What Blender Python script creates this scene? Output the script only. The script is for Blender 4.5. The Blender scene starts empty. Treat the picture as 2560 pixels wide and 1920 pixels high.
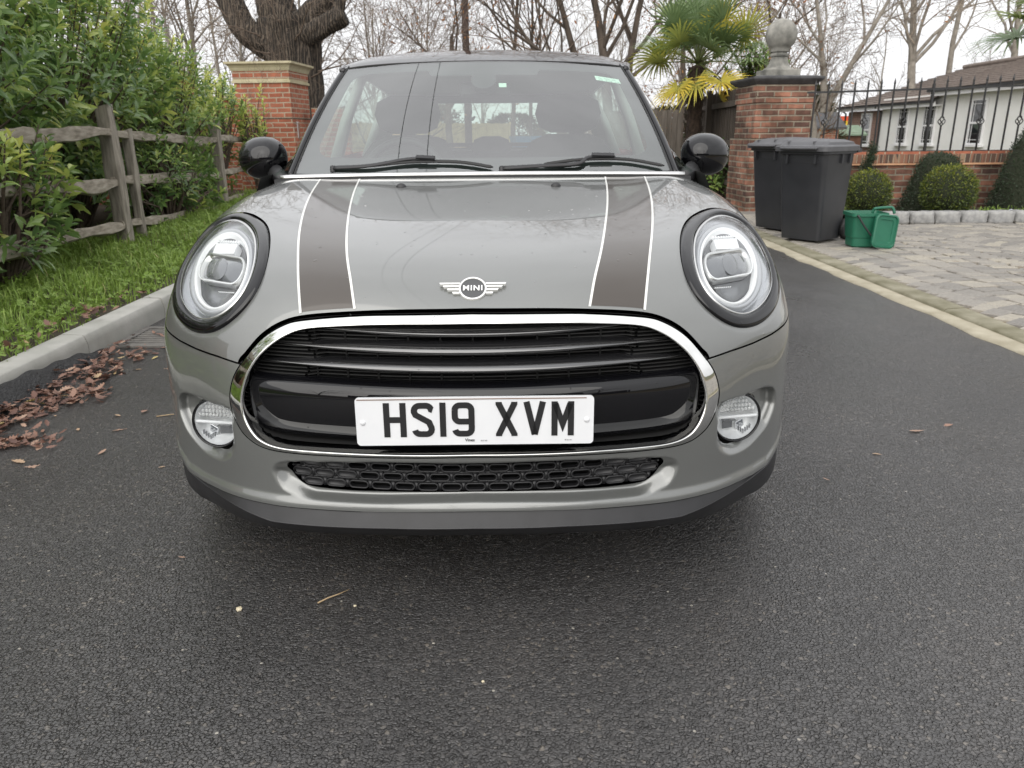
import bpy, bmesh, math, random
import numpy as np
from mathutils import Vector, Matrix
from mathutils.bvhtree import BVHTree
from math import radians as R, sin, cos, pi

sc = bpy.context.scene
COL = sc.collection

# ------------------------------------------------------------------ camera
CAM = [0.07479717, 1.5825785, 1.05962717, 0.00707968, 0.31390827, 0.00843743]   # x, distance in front of the number plate, height, yaw, pitch, roll
def make_camera():
    cx, d0, h, yaw, pit, rol = CAM
    f = Vector((sin(yaw)*cos(pit), cos(yaw)*cos(pit), -sin(pit)))
    r0 = Vector((cos(yaw), -sin(yaw), 0)); u0 = r0.cross(f)
    r = cos(rol)*r0 - sin(rol)*u0; u = sin(rol)*r0 + cos(rol)*u0
    cd = bpy.data.cameras.new('camera'); co = bpy.data.objects.new('camera', cd); COL.objects.link(co)
    m = Matrix.Identity(4)
    for i in range(3):
        m[i][0], m[i][1], m[i][2] = r[i], u[i], -f[i]
    m[0][3], m[1][3], m[2][3] = cx, -d0, h
    co.matrix_world = m
    cd.sensor_width = 36; cd.lens = 36*1923/2560
    cd.clip_start = .02; cd.clip_end = 3000
    cd.dof.use_dof = True; cd.dof.focus_distance = 1.95; cd.dof.aperture_fstop = 9.0
    sc.camera = co
make_camera()

# ------------------------------------------------------------------ sky, sun, exposure
SUN_EL, SUN_AZ = R(32), R(198)          # azimuth of the sun measured from +Y clockwise
def make_world():
    w = bpy.data.worlds.new("World"); sc.world = w; w.use_nodes = True
    nt = w.node_tree; nt.nodes.clear(); N = nt.nodes.new; L = nt.links.new
    out = N('ShaderNodeOutputWorld'); bg = N('ShaderNodeBackground'); bg.inputs[1].default_value = .10
    sky = N('ShaderNodeTexSky'); sky.sky_type = 'NISHITA'; sky.sun_disc = False
    sky.sun_elevation = SUN_EL; sky.sun_rotation = SUN_AZ; sky.dust_density = 4.0; sky.air_density = 1.0
    hs = N('ShaderNodeHueSaturation'); hs.inputs['Saturation'].default_value = .2
    tc = N('ShaderNodeTexCoord'); sp = N('ShaderNodeSeparateXYZ')
    L(tc.outputs['Generated'], sp.inputs[0])
    mr = N('ShaderNodeMapRange'); mr.inputs[1].default_value = 0; mr.inputs[2].default_value = 1
    mr.inputs[3].default_value = 6.8; mr.inputs[4].default_value = 10.6
    L(sp.outputs['Z'], mr.inputs[0])
    # cloud structure of the overcast layer
    nz = N('ShaderNodeTexNoise'); nz.inputs['Scale'].default_value = 2.2; nz.inputs['Detail'].default_value = 6
    nz.inputs['Roughness'].default_value = .55
    mp = N('ShaderNodeMapping'); mp.inputs['Scale'].default_value = (1, 1, 2.2)
    L(tc.outputs['Generated'], mp.inputs[0]); L(mp.outputs[0], nz.inputs['Vector'])
    cr = N('ShaderNodeMapRange'); cr.inputs[1].default_value = .3; cr.inputs[2].default_value = .7
    cr.inputs[3].default_value = .86; cr.inputs[4].default_value = 1.12
    L(nz.outputs['Fac'], cr.inputs[0])
    mu = N('ShaderNodeMath'); mu.operation = 'MULTIPLY'; L(mr.outputs[0], mu.inputs[0]); L(cr.outputs[0], mu.inputs[1])
    tint = N('ShaderNodeMix'); tint.data_type = 'RGBA'; tint.blend_type = 'MULTIPLY'; tint.inputs[0].default_value = 1
    tint.inputs[6].default_value = (.985, .99, 1.01, 1)
    L(mu.outputs[0], tint.inputs[7])
    mix = N('ShaderNodeMix'); mix.data_type = 'RGBA'; mix.inputs[0].default_value = .86
    L(sky.outputs[0], hs.inputs['Color']); L(hs.outputs[0], mix.inputs[6]); L(tint.outputs[2], mix.inputs[7])
    L(mix.outputs[2], bg.inputs[0]); L(bg.outputs[0], out.inputs[0])
    sd = bpy.data.lights.new('sun', 'SUN'); sd.energy = 1.4; sd.angle = R(80); sd.color = (1, .96, .9)
    so = bpy.data.objects.new('sun', sd); COL.objects.link(so)
    dirv = Vector((sin(SUN_AZ)*cos(SUN_EL), cos(SUN_AZ)*cos(SUN_EL), sin(SUN_EL)))
    so.rotation_euler = dirv.to_track_quat('Z', 'Y').to_euler(); so.location = dirv*60
make_world()
vs = sc.view_settings
vs.view_transform = 'Standard'; vs.look = 'None'; vs.exposure = .8; vs.gamma = 1.0; vs.use_curve_mapping = False
sc.cycles.max_bounces = 10; sc.cycles.transparent_max_bounces = 24; sc.cycles.glossy_bounces = 5
sc.cycles.transmission_bounces = 6; sc.cycles.sample_clamp_indirect = 8
sc.cycles.use_denoising = True

# ------------------------------------------------------------------ tags and mesh helpers
def tag(o, label=None, cat=None, group=None, kind=None):
    if label: o['label'] = label
    if cat: o['category'] = cat
    if group: o['group'] = group
    if kind: o['kind'] = kind
    return o
def empty(name, loc=(0, 0, 0), rz=0, label=None, cat=None, group=None):
    o = bpy.data.objects.new(name, None); COL.objects.link(o); o.empty_display_size = .2
    o.location = loc; o.rotation_euler = (0, 0, rz)
    return tag(o, label, cat, group)
def link_mesh(name, me, parent=None):
    o = bpy.data.objects.new(name, me); COL.objects.link(o)
    if parent is not None: o.parent = parent
    return o
def mesh_obj(name, V, F, mat, parent=None, smooth=True, normals=None, mi=None):
    me = bpy.data.meshes.new(name)
    V = np.asarray(V, float)
    if isinstance(F, np.ndarray) and F.ndim == 2:
        k = F.shape[1]; n = len(F)
        me.vertices.add(len(V)); me.vertices.foreach_set('co', V.astype(np.float32).ravel())
        me.loops.add(n*k); me.loops.foreach_set('vertex_index', F.astype(np.int32).ravel())
        me.polygons.add(n); me.polygons.foreach_set('loop_start', np.arange(0, n*k, k, dtype=np.int32))
        me.update(calc_edges=True)
    else:
        me.from_pydata([tuple(v) for v in V], [], [tuple(int(i) for i in f) for f in F]); me.update()
    for m in (mat if isinstance(mat, (list, tuple)) else [mat]): me.materials.append(m)
    if mi is not None: me.polygons.foreach_set('material_index', np.asarray(mi, np.int32))
    me.polygons.foreach_set('use_smooth', np.full(len(me.polygons), bool(smooth)))
    if normals is not None:
        me.normals_split_custom_set_from_vertices([tuple(n) for n in normals])
    return link_mesh(name, me, parent)
class MB:
    """collects shapes that become ONE mesh"""
    def __init__(s): s.v = []; s.f = []; s.m = []; s.mi = 0
    def add(s, V, F):
        b = len(s.v); s.v += [tuple(map(float, p)) for p in V]; s.f += [tuple(i+b for i in f) for f in F]; s.m += [s.mi]*len(F)
        return s
    def box(s, c, d, rz=0, M=None, bev=0):
        hx, hy, hz = d[0]/2, d[1]/2, d[2]/2
        if bev > 0:
            b = min(bev, hx*.9, hy*.9, hz*.9); V = []; 
            for sz in (-1, 1):
                for (px, py, pz) in ((hx-b, hy-b, hz), (hx, hy-b, hz-b), (hx-b, hy, hz-b)):
                    for sx in (-1, 1):
                        for sy in (-1, 1): V.append((sx*px, sy*py, sz*pz))
            bm = bmesh.new(); vv = [bm.verts.new(p) for p in V]; bmesh.ops.convex_hull(bm, input=vv)
            bm.verts.index_update(); V = [v.co[:] for v in bm.verts]; F = [[v.index for v in f.verts] for f in bm.faces]; bm.free()
        else:
            V = [(x*hx, y*hy, z*hz) for x in (-1, 1) for y in (-1, 1) for z in (-1, 1)]
            F = [(0, 1, 3, 2), (4, 6, 7, 5), (0, 4, 5, 1), (2, 3, 7, 6), (0, 2, 6, 4), (1, 5, 7, 3)]
        if M is None: M = Matrix.Translation(c) @ Matrix.Rotation(rz, 4, 'Z')
        return s.add([M @ Vector(p) for p in V], F)
    def sweep(s, P, rad, n=8, cap=True, up=None, sx=1, sy=1):
        P = [Vector(p) for p in P]; m = len(P)
        rad = [rad]*m if not hasattr(rad, '__len__') else rad
        T = [(P[min(i+1, m-1)]-P[max(i-1, 0)]).normalized() for i in range(m)]
        a = Vector(up) if up else (Vector((0, 0, 1)) if abs(T[0].z) < .9 else Vector((1, 0, 0)))
        V = []
        for i in range(m):
            a = a - T[i]*a.dot(T[i]); a.normalize(); b = T[i].cross(a)
            for k in range(n):
                t = 2*pi*k/n; V.append(P[i]+(a*cos(t)*sy+b*sin(t)*sx)*rad[i])
        F = [(i*n+k, i*n+(k+1) % n, (i+1)*n+(k+1) % n, (i+1)*n+k) for i in range(m-1) for k in range(n)]
        if cap: F += [tuple(reversed(range(n))), tuple(range((m-1)*n, m*n))]
        return s.add(V, F)
    def bar(s, a, b, w, h, up=(0, 0, 1)):
        a, b = Vector(a), Vector(b); t = (b-a).normalized(); u = Vector(up); u = (u-t*u.dot(t)).normalized(); r = t.cross(u)
        V = [p+r*(i*w/2)+u*(j*h/2) for p in (a, b) for i, j in ((-1, -1), (1, -1), (1, 1), (-1, 1))]
        return s.add(V, [(3, 2, 1, 0), (4, 5, 6, 7), (0, 1, 5, 4), (1, 2, 6, 5), (2, 3, 7, 6), (3, 0, 4, 7)])
    def lathe(s, prof, n=24, M=None, a0=0, a1=2*pi):
        closed = abs(a1-a0-2*pi) < 1e-6; k = n if closed else n+1
        V = []
        for (r, z) in prof:
            for i in range(k):
                t = a0+(a1-a0)*i/n; p = Vector((r*cos(t), r*sin(t), z)); V.append(M @ p if M else p)
        F = []
        for j in range(len(prof)-1):
            for i in range(n):
                i2 = (i+1) % k; F.append((j*k+i, j*k+i2, (j+1)*k+i2, (j+1)*k+i))
        return s.add(V, F)
    def loops(s, rings, closed=True, cap0=False, cap1=False):
        n = len(rings[0]); V = [p for r in rings for p in r]; F = []
        for j in range(len(rings)-1):
            for i in range(n if closed else n-1):
                i2 = (i+1) % n; F.append((j*n+i, j*n+i2, (j+1)*n+i2, (j+1)*n+i))
        if cap0: F.append(tuple(reversed(range(n))))
        if cap1: F.append(tuple(range((len(rings)-1)*n, len(rings)*n)))
        return s.add(V, F)
    def prism(s, poly, z0, z1, M=None):
        n = len(poly); V = [(x, y, z) for z in (z0, z1) for x, y in poly]
        if M: V = [M @ Vector(p) for p in V]
        F = [tuple(reversed(range(n))), tuple(range(n, 2*n))]+[(i, (i+1) % n, n+(i+1) % n, n+i) for i in range(n)]
        return s.add(V, F)
    def build(s, name, mat, parent=None, smooth=False, ang=None):
        o = mesh_obj(name, s.v, s.f, mat, parent, smooth, mi=s.m if isinstance(mat, (list, tuple)) else None)
        if ang is not None:
            me = o.data; bm = bmesh.new(); bm.from_mesh(me)
            for e in bm.edges:
                e.smooth = not (len(e.link_faces) == 2 and e.calc_face_angle(0) > R(ang))
            for f in bm.faces: f.smooth = True
            bm.to_mesh(me); bm.free()
        return o
def segs_mesh(name, S, sides, mat, parent=None):
    """S: array [n, 8] of p0, p1, r0, r1 -> tapered tubes"""
    S = np.asarray(S, float); p0, p1, r0, r1 = S[:, :3], S[:, 3:6], S[:, 6], S[:, 7]
    d = p1-p0; d /= (np.linalg.norm(d, axis=1, keepdims=True)+1e-9)
    a = np.where(np.abs(d[:, 2:3]) < .9, [[0, 0, 1.]], [[1., 0, 0]]); a = np.cross(d, a); a /= np.linalg.norm(a, axis=1, keepdims=True)
    b = np.cross(d, a); n = len(S)
    t = np.arange(sides)*2*pi/sides; ct, st = np.cos(t)[None, :, None], np.sin(t)[None, :, None]
    ring = a[:, None]*ct+b[:, None]*st
    V = np.stack([p0[:, None]+ring*r0[:, None, None], p1[:, None]+ring*r1[:, None, None]], 1)   # n,2,s,3
    k = np.arange(sides); k2 = (k+1) % sides
    F = np.stack([k, k2, sides+k2, sides+k], 1)[None]+(np.arange(n)*2*sides)[:, None, None]
    return mesh_obj(name, V.reshape(-1, 3), F.reshape(-1, 4), mat, parent, True)
def copy_tree(o, parent=None):
    c = o.copy(); COL.objects.link(c)
    if parent is not None: c.parent = parent
    for ch in o.children: copy_tree(ch, c)
    return c
def catmull(P, n, closed=False):
    P = np.asarray(P, float); m = len(P)
    if closed: Q = np.concatenate([P[-1:], P, P[:2]]); seg = m
    else: Q = np.concatenate([2*P[:1]-P[1:2], P, 2*P[-1:]-P[-2:-1]]); seg = m-1
    t = np.linspace(0, seg, n, endpoint=not closed); k = np.minimum(t.astype(int), seg-1); f = (t-k)[:, None]
    a, b, c, d = Q[k], Q[k+1], Q[k+2], Q[k+3]
    return .5*((2*b)+(c-a)*f+(2*a-5*b+4*c-d)*f*f+(3*b-a-3*c+d)*f**3)
def resample(P, n, closed=True):
    P = np.asarray(P, float); Q = np.concatenate([P, P[:1]]) if closed else P
    s = np.concatenate([[0], np.cumsum(np.linalg.norm(np.diff(Q, axis=0), axis=1))])
    t = np.linspace(0, s[-1], n, endpoint=not closed)
    return np.stack([np.interp(t, s, Q[:, i]) for i in range(Q.shape[1])], 1)

def text_mesh(name, body, size, extrude, offset, space, mat, parent, mw, alignx='CENTER', aligny='TOP_BASELINE'):
    cu = bpy.data.curves.new(name, 'FONT'); cu.body = body; cu.size = size; cu.extrude = extrude; cu.offset = offset; cu.space_character = space; cu.align_x = alignx; cu.align_y = aligny
    t = bpy.data.objects.new(name, cu); COL.objects.link(t); bpy.context.view_layer.update()
    me = bpy.data.meshes.new_from_object(t.evaluated_get(bpy.context.evaluated_depsgraph_get())); bpy.data.objects.remove(t); bpy.data.curves.remove(cu)
    me.materials.clear(); me.materials.append(mat); o = link_mesh(name, me, parent); o.matrix_world = mw; return o

# ------------------------------------------------------------------ materials
def pmat(name, base=(.5, .5, .5), rough=.5, metal=0, **kw):
    m = bpy.data.materials.new(name); m.use_nodes = True; b = m.node_tree.nodes['Principled BSDF']
    b.inputs['Base Color'].default_value = (*base, 1); b.inputs['Roughness'].default_value = rough; b.inputs['Metallic'].default_value = metal
    for k, v in kw.items(): b.inputs[k.replace('_', ' ')].default_value = v
    return m
def nd(m, typ, **inp):
    n = m.node_tree.nodes.new('ShaderNode'+typ)
    for k, v in inp.items():
        if hasattr(n, k) and k not in n.inputs: setattr(n, k, v)
        else: n.inputs[k.replace('_', ' ')].default_value = v
    return n
def lk(m, a, b): m.node_tree.links.new(a, b)
def bsdf(m): return m.node_tree.nodes['Principled BSDF']
def coords(m, scale=None, obj=True):
    t = nd(m, 'TexCoord'); o = t.outputs['Object' if obj else 'Generated']
    if scale:
        mp = nd(m, 'Mapping'); mp.inputs['Scale'].default_value = scale; lk(m, o, mp.inputs[0]); o = mp.outputs[0]
    return o
def ramp(m, fac, stops):
    r = nd(m, 'ValToRGB'); e = r.color_ramp.elements
    while len(e) < len(stops): e.new(.5)
    for i, (p, c) in enumerate(stops): e[i].position = p; e[i].color = (*c, 1) if len(c) == 3 else c
    lk(m, fac, r.inputs[0]); return r.outputs[0]
def noise(m, vec, scale, detail=4, rough=.55):
    n = nd(m, 'TexNoise', Scale=scale, Detail=detail, Roughness=rough); lk(m, vec, n.inputs['Vector']); return n.outputs['Fac']
def bump(m, h, strength=.3, dist=.01, chain=None):
    b = nd(m, 'Bump', Strength=strength, Distance=dist); lk(m, h, b.inputs['Height'])
    if chain is not None: lk(m, chain, b.inputs['Normal'])
    return b.outputs[0]
def setn(m, n): lk(m, n, bsdf(m).inputs['Normal'])
def noisy(name, c0, c1, scale, rough=.6, bstr=.2, bscale=None, bdist=.01, detail=5, stretch=None, lo=.3, hi=.7, **kw):
    m = pmat(name, c0, rough, **kw); v = coords(m, stretch)
    f = noise(m, v, scale, detail); lk(m, ramp(m, f, [(lo, c0), (hi, c1)]), bsdf(m).inputs['Base Color'])
    if bstr: setn(m, bump(m, noise(m, v, bscale or scale*3, 6, .6), bstr, bdist))
    return m
def glassmat(name, tint, f0=.04, rough=.0, facmul=1.0, base=0.0):
    """clear glass sheet: see-through tint plus a mirror layer (Schlick), the same from both sides"""
    m = bpy.data.materials.new(name); m.use_nodes = True; nt = m.node_tree; nt.nodes.clear()
    out = nd(m, 'OutputMaterial'); mx = nd(m, 'MixShader'); tr = nd(m, 'BsdfTransparent'); gl = nd(m, 'BsdfGlossy', Roughness=rough)
    tr.inputs[0].default_value = (*tint, 1); lw = nd(m, 'LayerWeight', Blend=.5)
    pw = nd(m, 'Math', operation='POWER'); pw.inputs[1].default_value = 5; lk(m, lw.outputs['Facing'], pw.inputs[0])
    mu = nd(m, 'Math', operation='MULTIPLY_ADD'); mu.inputs[1].default_value = 1-f0; mu.inputs[2].default_value = f0; mu.use_clamp = True
    lk(m, pw.outputs[0], mu.inputs[0]); lk(m, mu.outputs[0], mx.inputs[0]); lk(m, tr.outputs[0], mx.inputs[1]); lk(m, gl.outputs[0], mx.inputs[2])
    lk(m, mx.outputs[0], out.inputs[0]); return m
M = {}
def car_paint():
    m = pmat('grey_paint', (.168, .173, .167), .40, .55, Coat_Weight=1.0, Coat_Roughness=.018, Coat_IOR=1.65)
    v = coords(m)
    # fine metallic flake and scattered rain droplets
    fl = nd(m, 'TexVoronoi', Scale=2600.0); lk(m, v, fl.inputs['Vector'])
    lk(m, ramp(m, fl.outputs['Color'], [(0, (.147, .152, .146)), (1, (.184, .189, .182))]), bsdf(m).inputs['Base Color'])
    return m
M['paint'] = car_paint()
def rain(m, scale=26., thr=.10, strength=.5, dens=.5):
    """small flat rain droplets standing on a glossy surface (bump on the coat)"""
    v = coords(m); vo = nd(m, 'TexVoronoi', Scale=scale); lk(m, v, vo.inputs['Vector'])
    vo.inputs['Randomness'].default_value = 1
    sep = nd(m, 'SeparateColor'); lk(m, vo.outputs['Color'], sep.inputs[0])
    rad = nd(m, 'MapRange'); rad.inputs[1].default_value = dens; rad.inputs[2].default_value = 1; rad.inputs[3].default_value = 0; rad.inputs[4].default_value = thr
    lk(m, sep.outputs[0], rad.inputs[0])
    d = nd(m, 'Math', operation='SUBTRACT'); lk(m, rad.outputs[0], d.inputs[0]); lk(m, vo.outputs['Distance'], d.inputs[1])
    d2 = nd(m, 'Math', operation='MAXIMUM'); d2.inputs[1].default_value = 0; lk(m, d.outputs[0], d2.inputs[0])
    sq = nd(m, 'Math', operation='POWER'); sq.inputs[1].default_value = .5; lk(m, d2.outputs[0], sq.inputs[0])
    b = bump(m, sq.outputs[0], strength, .004)
    lk(m, b, bsdf(m).inputs['Normal']); lk(m, b, bsdf(m).inputs['Coat Normal'])
M['paint_wet'] = car_paint(); rain(M['paint_wet'], 34., .15, 1.0, .35)
M['stripe'] = pmat('stripe_brown', (.046, .037, .029), .38, .2, Coat_Weight=.7, Coat_Roughness=.06); rain(M['stripe'], 32., .16, 1.0, .25)
M['pinstripe'] = pmat('pinstripe_white', (.66, .66, .63), .35, Coat_Weight=.5)
M['gloss_black'] = pmat('gloss_black', (.004, .004, .005), .3, Coat_Weight=1.0, Coat_Roughness=.015, Specular_IOR_Level=0.0)
M['gloss_black_wet'] = pmat('gloss_black_wet', (.004, .004, .005), .3, Coat_Weight=1.0, Coat_Roughness=.015, Specular_IOR_Level=0.0); rain(M['gloss_black_wet'], 60., .12, .6, .4)
M['blade'] = pmat('gloss_anthracite', (.012, .012, .013), .16, Coat_Weight=1.0, Coat_Roughness=.05, Coat_IOR=1.9); rain(M['blade'], 60., .12, .5, .4)
M['chrome'] = pmat('chrome', (.78, .78, .76), .05, 1.0)
M['satin'] = pmat('satin_chrome', (.62, .62, .61), .28, 1.0)
M['silver'] = pmat('reflector_silver', (.50, .51, .53), .14, .95)
M['bowl'] = pmat('lamp_bowl', (.44, .45, .47), .24, .8)
M['fog_bowl'] = pmat('fog_lamp_bowl', (.72, .73, .74), .38, .5, Coat_Weight=.5)
M['fog_prism'] = pmat('fog_lamp_prism', (.60, .61, .61), .12, .2, Coat_Weight=1, Coat_Roughness=.02)
M['white_plastic'] = pmat('light_guide_white', (.62, .63, .64), .3, Coat_Weight=.6)
bsdf(M['white_plastic']).inputs['Emission Color'].default_value = (1, 1, 1, 1); bsdf(M['white_plastic']).inputs['Emission Strength'].default_value = .06
M['frosted'] = pmat('frosted_light_guide', (.36, .37, .39), .35, .2, Coat_Weight=.5)
M['lamp_dark'] = pmat('lamp_inner_grey', (.15, .155, .165), .25, .3, Coat_Weight=.5)
M['black_plastic'] = noisy('black_plastic', (.012, .012, .013), (.02, .02, .022), 14, .46, .12, 700, .001)
M['rubber'] = pmat('rubber_black', (.012, .012, .012), .6)
M['void'] = pmat('dark_cavity', (.004, .004, .004), .9)
M['tyre'] = noisy('tyre_rubber', (.016, .016, .016), (.028, .027, .026), 30, .75, .2, 60, .004)
M['alloy'] = pmat('alloy_rim', (.45, .46, .47), .3, .9)
M['plate'] = noisy('plate_white', (.66, .67, .69), (.72, .73, .74), 9, .32, 0, Coat_Weight=.6)
M['plate_black'] = pmat('plate_black', (.012, .012, .013), .4)
M['glass'] = glassmat('windscreen_glass', (.78, .88, .82), .25)
M['side_glass'] = glassmat('side_glass', (.74, .84, .78), .07)
M['lens_clear'] = glassmat('lamp_lens_clear', (.96, .97, .97), .035)
M['frit'] = pmat('glass_border_black', (.016, .016, .018), .5)
M['cabin'] = noisy('cabin_dark_fabric', (.022, .022, .023), (.034, .034, .035), 40, .85, .1)
M['dash'] = pmat('dashboard_dark', (.028, .028, .03), .6)
M['headliner'] = pmat('headliner_pale', (.40, .41, .40), .9)
M['trim_grey'] = pmat('pillar_trim_pale', (.34, .35, .34), .8)
# ------------------------------------------------------------------ the car: nose surface
NZ=[[.243,.30,.378,.50,.60,.66,.70,.753,.80,.84,.869,.895,.923],
[.239,.298,.376,.498,.598,.656,.696,.754,.803,.84,.869,.895,.922],
[.229,.292,.372,.492,.59,.648,.690,.748,.802,.84,.869,.895,.920],
[.225,.290,.370,.488,.584,.644,.688,.745,.801,.842,.870,.895,.918],
[.222,.288,.370,.485,.577,.642,.690,.750,.805,.847,.873,.898,.919],
[.222,.290,.375,.485,.575,.642,.690,.750,.802,.845,.873,.897,.911],
[.235,.300,.380,.487,.575,.640,.685,.738,.782,.820,.847,.864,.872],
[.260,.320,.390,.490,.573,.632,.672,.713,.748,.780,.803,.818,.825],
[.280,.340,.400,.492,.570,.622,.656,.688,.713,.737,.755,.766,.770],
[.280,.340,.400,.490,.565,.612,.640,.665,.685,.700,.712,.718,.720],
[.280,.340,.400,.490,.560,.600,.625,.645,.660,.672,.680,.686,.690]]
NY=[[.003,.004,.004,.012,.025,.042,.068,.160,.300,.490,.700,.90,1.115],
[.012,.014,.014,.024,.040,.058,.083,.150,.287,.486,.700,.90,1.115],
[.050,.052,.052,.062,.080,.100,.126,.188,.312,.498,.703,.90,1.115],
[.083,.085,.085,.093,.110,.134,.164,.228,.345,.517,.712,.91,1.120],
[.135,.137,.137,.143,.155,.182,.217,.282,.388,.540,.730,.93,1.130],
[.220,.222,.222,.225,.232,.260,.303,.383,.485,.605,.770,.96,1.150],
[.292,.294,.296,.300,.310,.350,.400,.483,.590,.710,.850,1.0,1.170],
[.390,.392,.394,.398,.405,.450,.500,.580,.680,.795,.920,1.05,1.190],
[.535,.535,.535,.540,.550,.580,.620,.690,.780,.880,.980,1.09,1.205],
[.780,.780,.780,.780,.785,.790,.805,.845,.905,.975,1.05,1.13,1.215],
[1.22]*13]
NX=[0,.2,.4,.5,.6,.7,.78,.828,.846,.852,.852]
def net():
    n=np.zeros((len(NX),13,3))
    for i,x in enumerate(NX):
        n[i,:,0]=x; n[i,:,1]=NY[i]; n[i,:,2]=NZ[i]
    return n
def bs(ctrl,n,sym):
    """uniform cubic B-spline through axis 0; end points interpolated (sym: mirrored in x at start)"""
    c=np.asarray(ctrl,float)
    a=2*c[0]-c[1]
    if sym: a=c[1].copy(); a[...,0]*=-1
    b=2*c[-1]-c[-2]
    c=np.concatenate([a[None],c,b[None]])
    m=len(c)-3
    t=np.linspace(0,m,n); k=np.minimum(t.astype(int),m-1); f=(t-k).reshape((-1,)+(1,)*(c.ndim-1))
    B=[(1-f)**3/6,(3*f**3-6*f*f+4)/6,(-3*f**3+3*f*f+3*f+1)/6,f**3/6]
    return sum(B[j]*c[k+j] for j in range(4))
def ctrlfit(n):
    c=n.copy()
    for it in range(2):
        e=bs(c,len(n),True); e=bs(np.swapaxes(e,0,1),n.shape[1],False); e=np.swapaxes(e,0,1)
        d=n-e; d[:,[0,-1]]*=1
        c=c+.8*d
    return c
def loft(nu=200,nv=220):
    c=ctrlfit(net())
    s=bs(c,nu,True); s=bs(np.swapaxes(s,0,1),nv,False)
    return np.swapaxes(s,0,1)   # [u,v,3]
NU, NV = 300, 320
def sstep(e0, e1, x):
    t = np.clip((x-e0)/(e1-e0), 0, 1); return t*t*(3-2*t)
def half_closed(pts, n=300):
    """pts from top centre to bottom centre on +x -> closed smooth loop"""
    p = catmull(np.array(pts), 400); p = np.concatenate([p, p[::-1][1:-1]*[-1, 1]])
    return resample(p, n)
def sdist(P, loop):
    """signed distance (positive outside) of points P[n,2] to a closed loop"""
    A = loop; B = np.roll(loop, -1, 0); out = np.full(len(P), 1e9); ins = np.zeros(len(P), bool)
    for a, b in zip(A, B):
        d = b-a; w = P-a; t = np.clip((w@d)/(d@d+1e-12), 0, 1); q = w-t[:, None]*d
        out = np.minimum(out, (q*q).sum(1))
        c = ((a[1] > P[:, 1]) != (b[1] > P[:, 1]))
        with np.errstate(divide='ignore', invalid='ignore'):
            ins ^= c & (P[:, 0] < d[0]*(P[:, 1]-a[1])/(d[1] if d[1] else 1e-12)+a[0])
    return np.where(ins, -1, 1)*np.sqrt(out)
CHROME_OUT = half_closed([(0, .688), (.155, .685), (.265, .680), (.38, .667), (.43, .653), (.481, .622), (.522, .579), (.556, .533), (.572, .49), (.5725, .455), (.557, .413), (.531, .386), (.487, .3695), (.40, .366), (.265, .3685), (.16, .371), (0, .374)])
CHROME_IN = half_closed([(0, .672), (.157, .6695), (.264, .664), (.37, .6535), (.42, .635), (.455, .612), (.487, .582), (.515, .54), (.5315, .487), (.528, .443), (.507, .406), (.48, .390), (.44, .383), (.374, .3825), (.265, .3835), (.16, .385), (0, .387)])
HOOD_EDGE = half_closed([(0, .698), (.158, .695), (.28, .688), (.38, .677), (.435, .661), (.481, .633), (.522, .591), (.545, .560), (.55, .48), (.50, .40), (.2, .39), (0, .39)])
FOG_REC = [(.572, .359), (.571, .40), (.574, .447), (.653, .452), (.723, .4515), (.759, .434), (.770, .396), (.753, .355), (.73, .331), (.681, .305), (.624, .304), (.586, .328)]
FOG_REC = resample(catmull(FOG_REC, 200, True), 120)
INT_SUR = half_closed([(0, .3585), (.20, .3575), (.33, .351), (.42, .3445), (.462, .337), (.479, .322), (.4775, .30), (.457, .268), (.42, .2545), (.385, .2495), (.25, .2515), (.12, .257), (0, .2595)], 240)
INT_HOLE = half_closed([(0, .3555), (.19, .3545), (.30, .3475), (.403, .3445), (.433, .339), (.4395, .325), (.43, .304), (.41, .2825), (.38, .274), (.29, .272), (.19, .275), (0, .277)], 240)
HC = (.655, .740)
def polar(rad, n=120, k=1.0):
    r = np.array(rad); F = np.fft.rfft(r); th = np.linspace(-pi, pi, n, endpoint=False)
    j = np.arange(len(F)); a = th+pi
    v = (F[None]*np.exp(1j*np.outer(a, j))).real; v[:, 1:] *= 2
    if len(r) % 2 == 0: v[:, -1] /= 2
    rr = v.sum(1)/len(r)*k
    return np.stack([HC[0]+rr*np.cos(th), HC[1]+rr*np.sin(th)], 1)
RING = polar([0.156, 0.1456, 0.134, 0.1263, 0.1233, 0.1234, 0.1254, 0.1293, 0.1348, 0.1415, 0.1484, 0.1525, 0.152, 0.147, 0.138, 0.1286, 0.1212, 0.1177, 0.1165, 0.1178, 0.1242, 0.1367, 0.1507, 0.1587])
LENS = polar([0.122, 0.1141, 0.1052, 0.0984, 0.0949, 0.0941, 0.0947, 0.0959, 0.0989, 0.1056, 0.1163, 0.126, 0.131, 0.130, 0.1245, 0.1174, 0.1113, 0.108, 0.1056, 0.1055, 0.109, 0.1157, 0.1226, 0.1254])
DRL = polar([0.1001, 0.0935, 0.0855, 0.0783, 0.0722, 0.0668, 0.0624, 0.0597, 0.0586, 0.0588, 0.0607, 0.0654, 0.0726, 0.0798, 0.0839, 0.0842, 0.0827, 0.0818, 0.0823, 0.084, 0.0874, 0.0929, 0.0989, 0.1021])
FOGC, FOGR = (.640, .388), .064

S0 = loft(NU, NV)                                        # smooth base of one half
def grid_normals(S):
    n = np.cross(np.gradient(S, axis=0), np.gradient(S, axis=1)); n /= np.linalg.norm(n, axis=2, keepdims=True)+1e-12
    if n[5, 60, 1] > 0: n = -n
    return n
N0 = grid_normals(S0)
def quads(nu, nv):
    i, j = np.meshgrid(np.arange(nu-1), np.arange(nv-1), indexing='ij'); a = (i*nv+j).ravel()
    return np.stack([a, a+nv, a+nv+1, a+1], 1)
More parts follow.
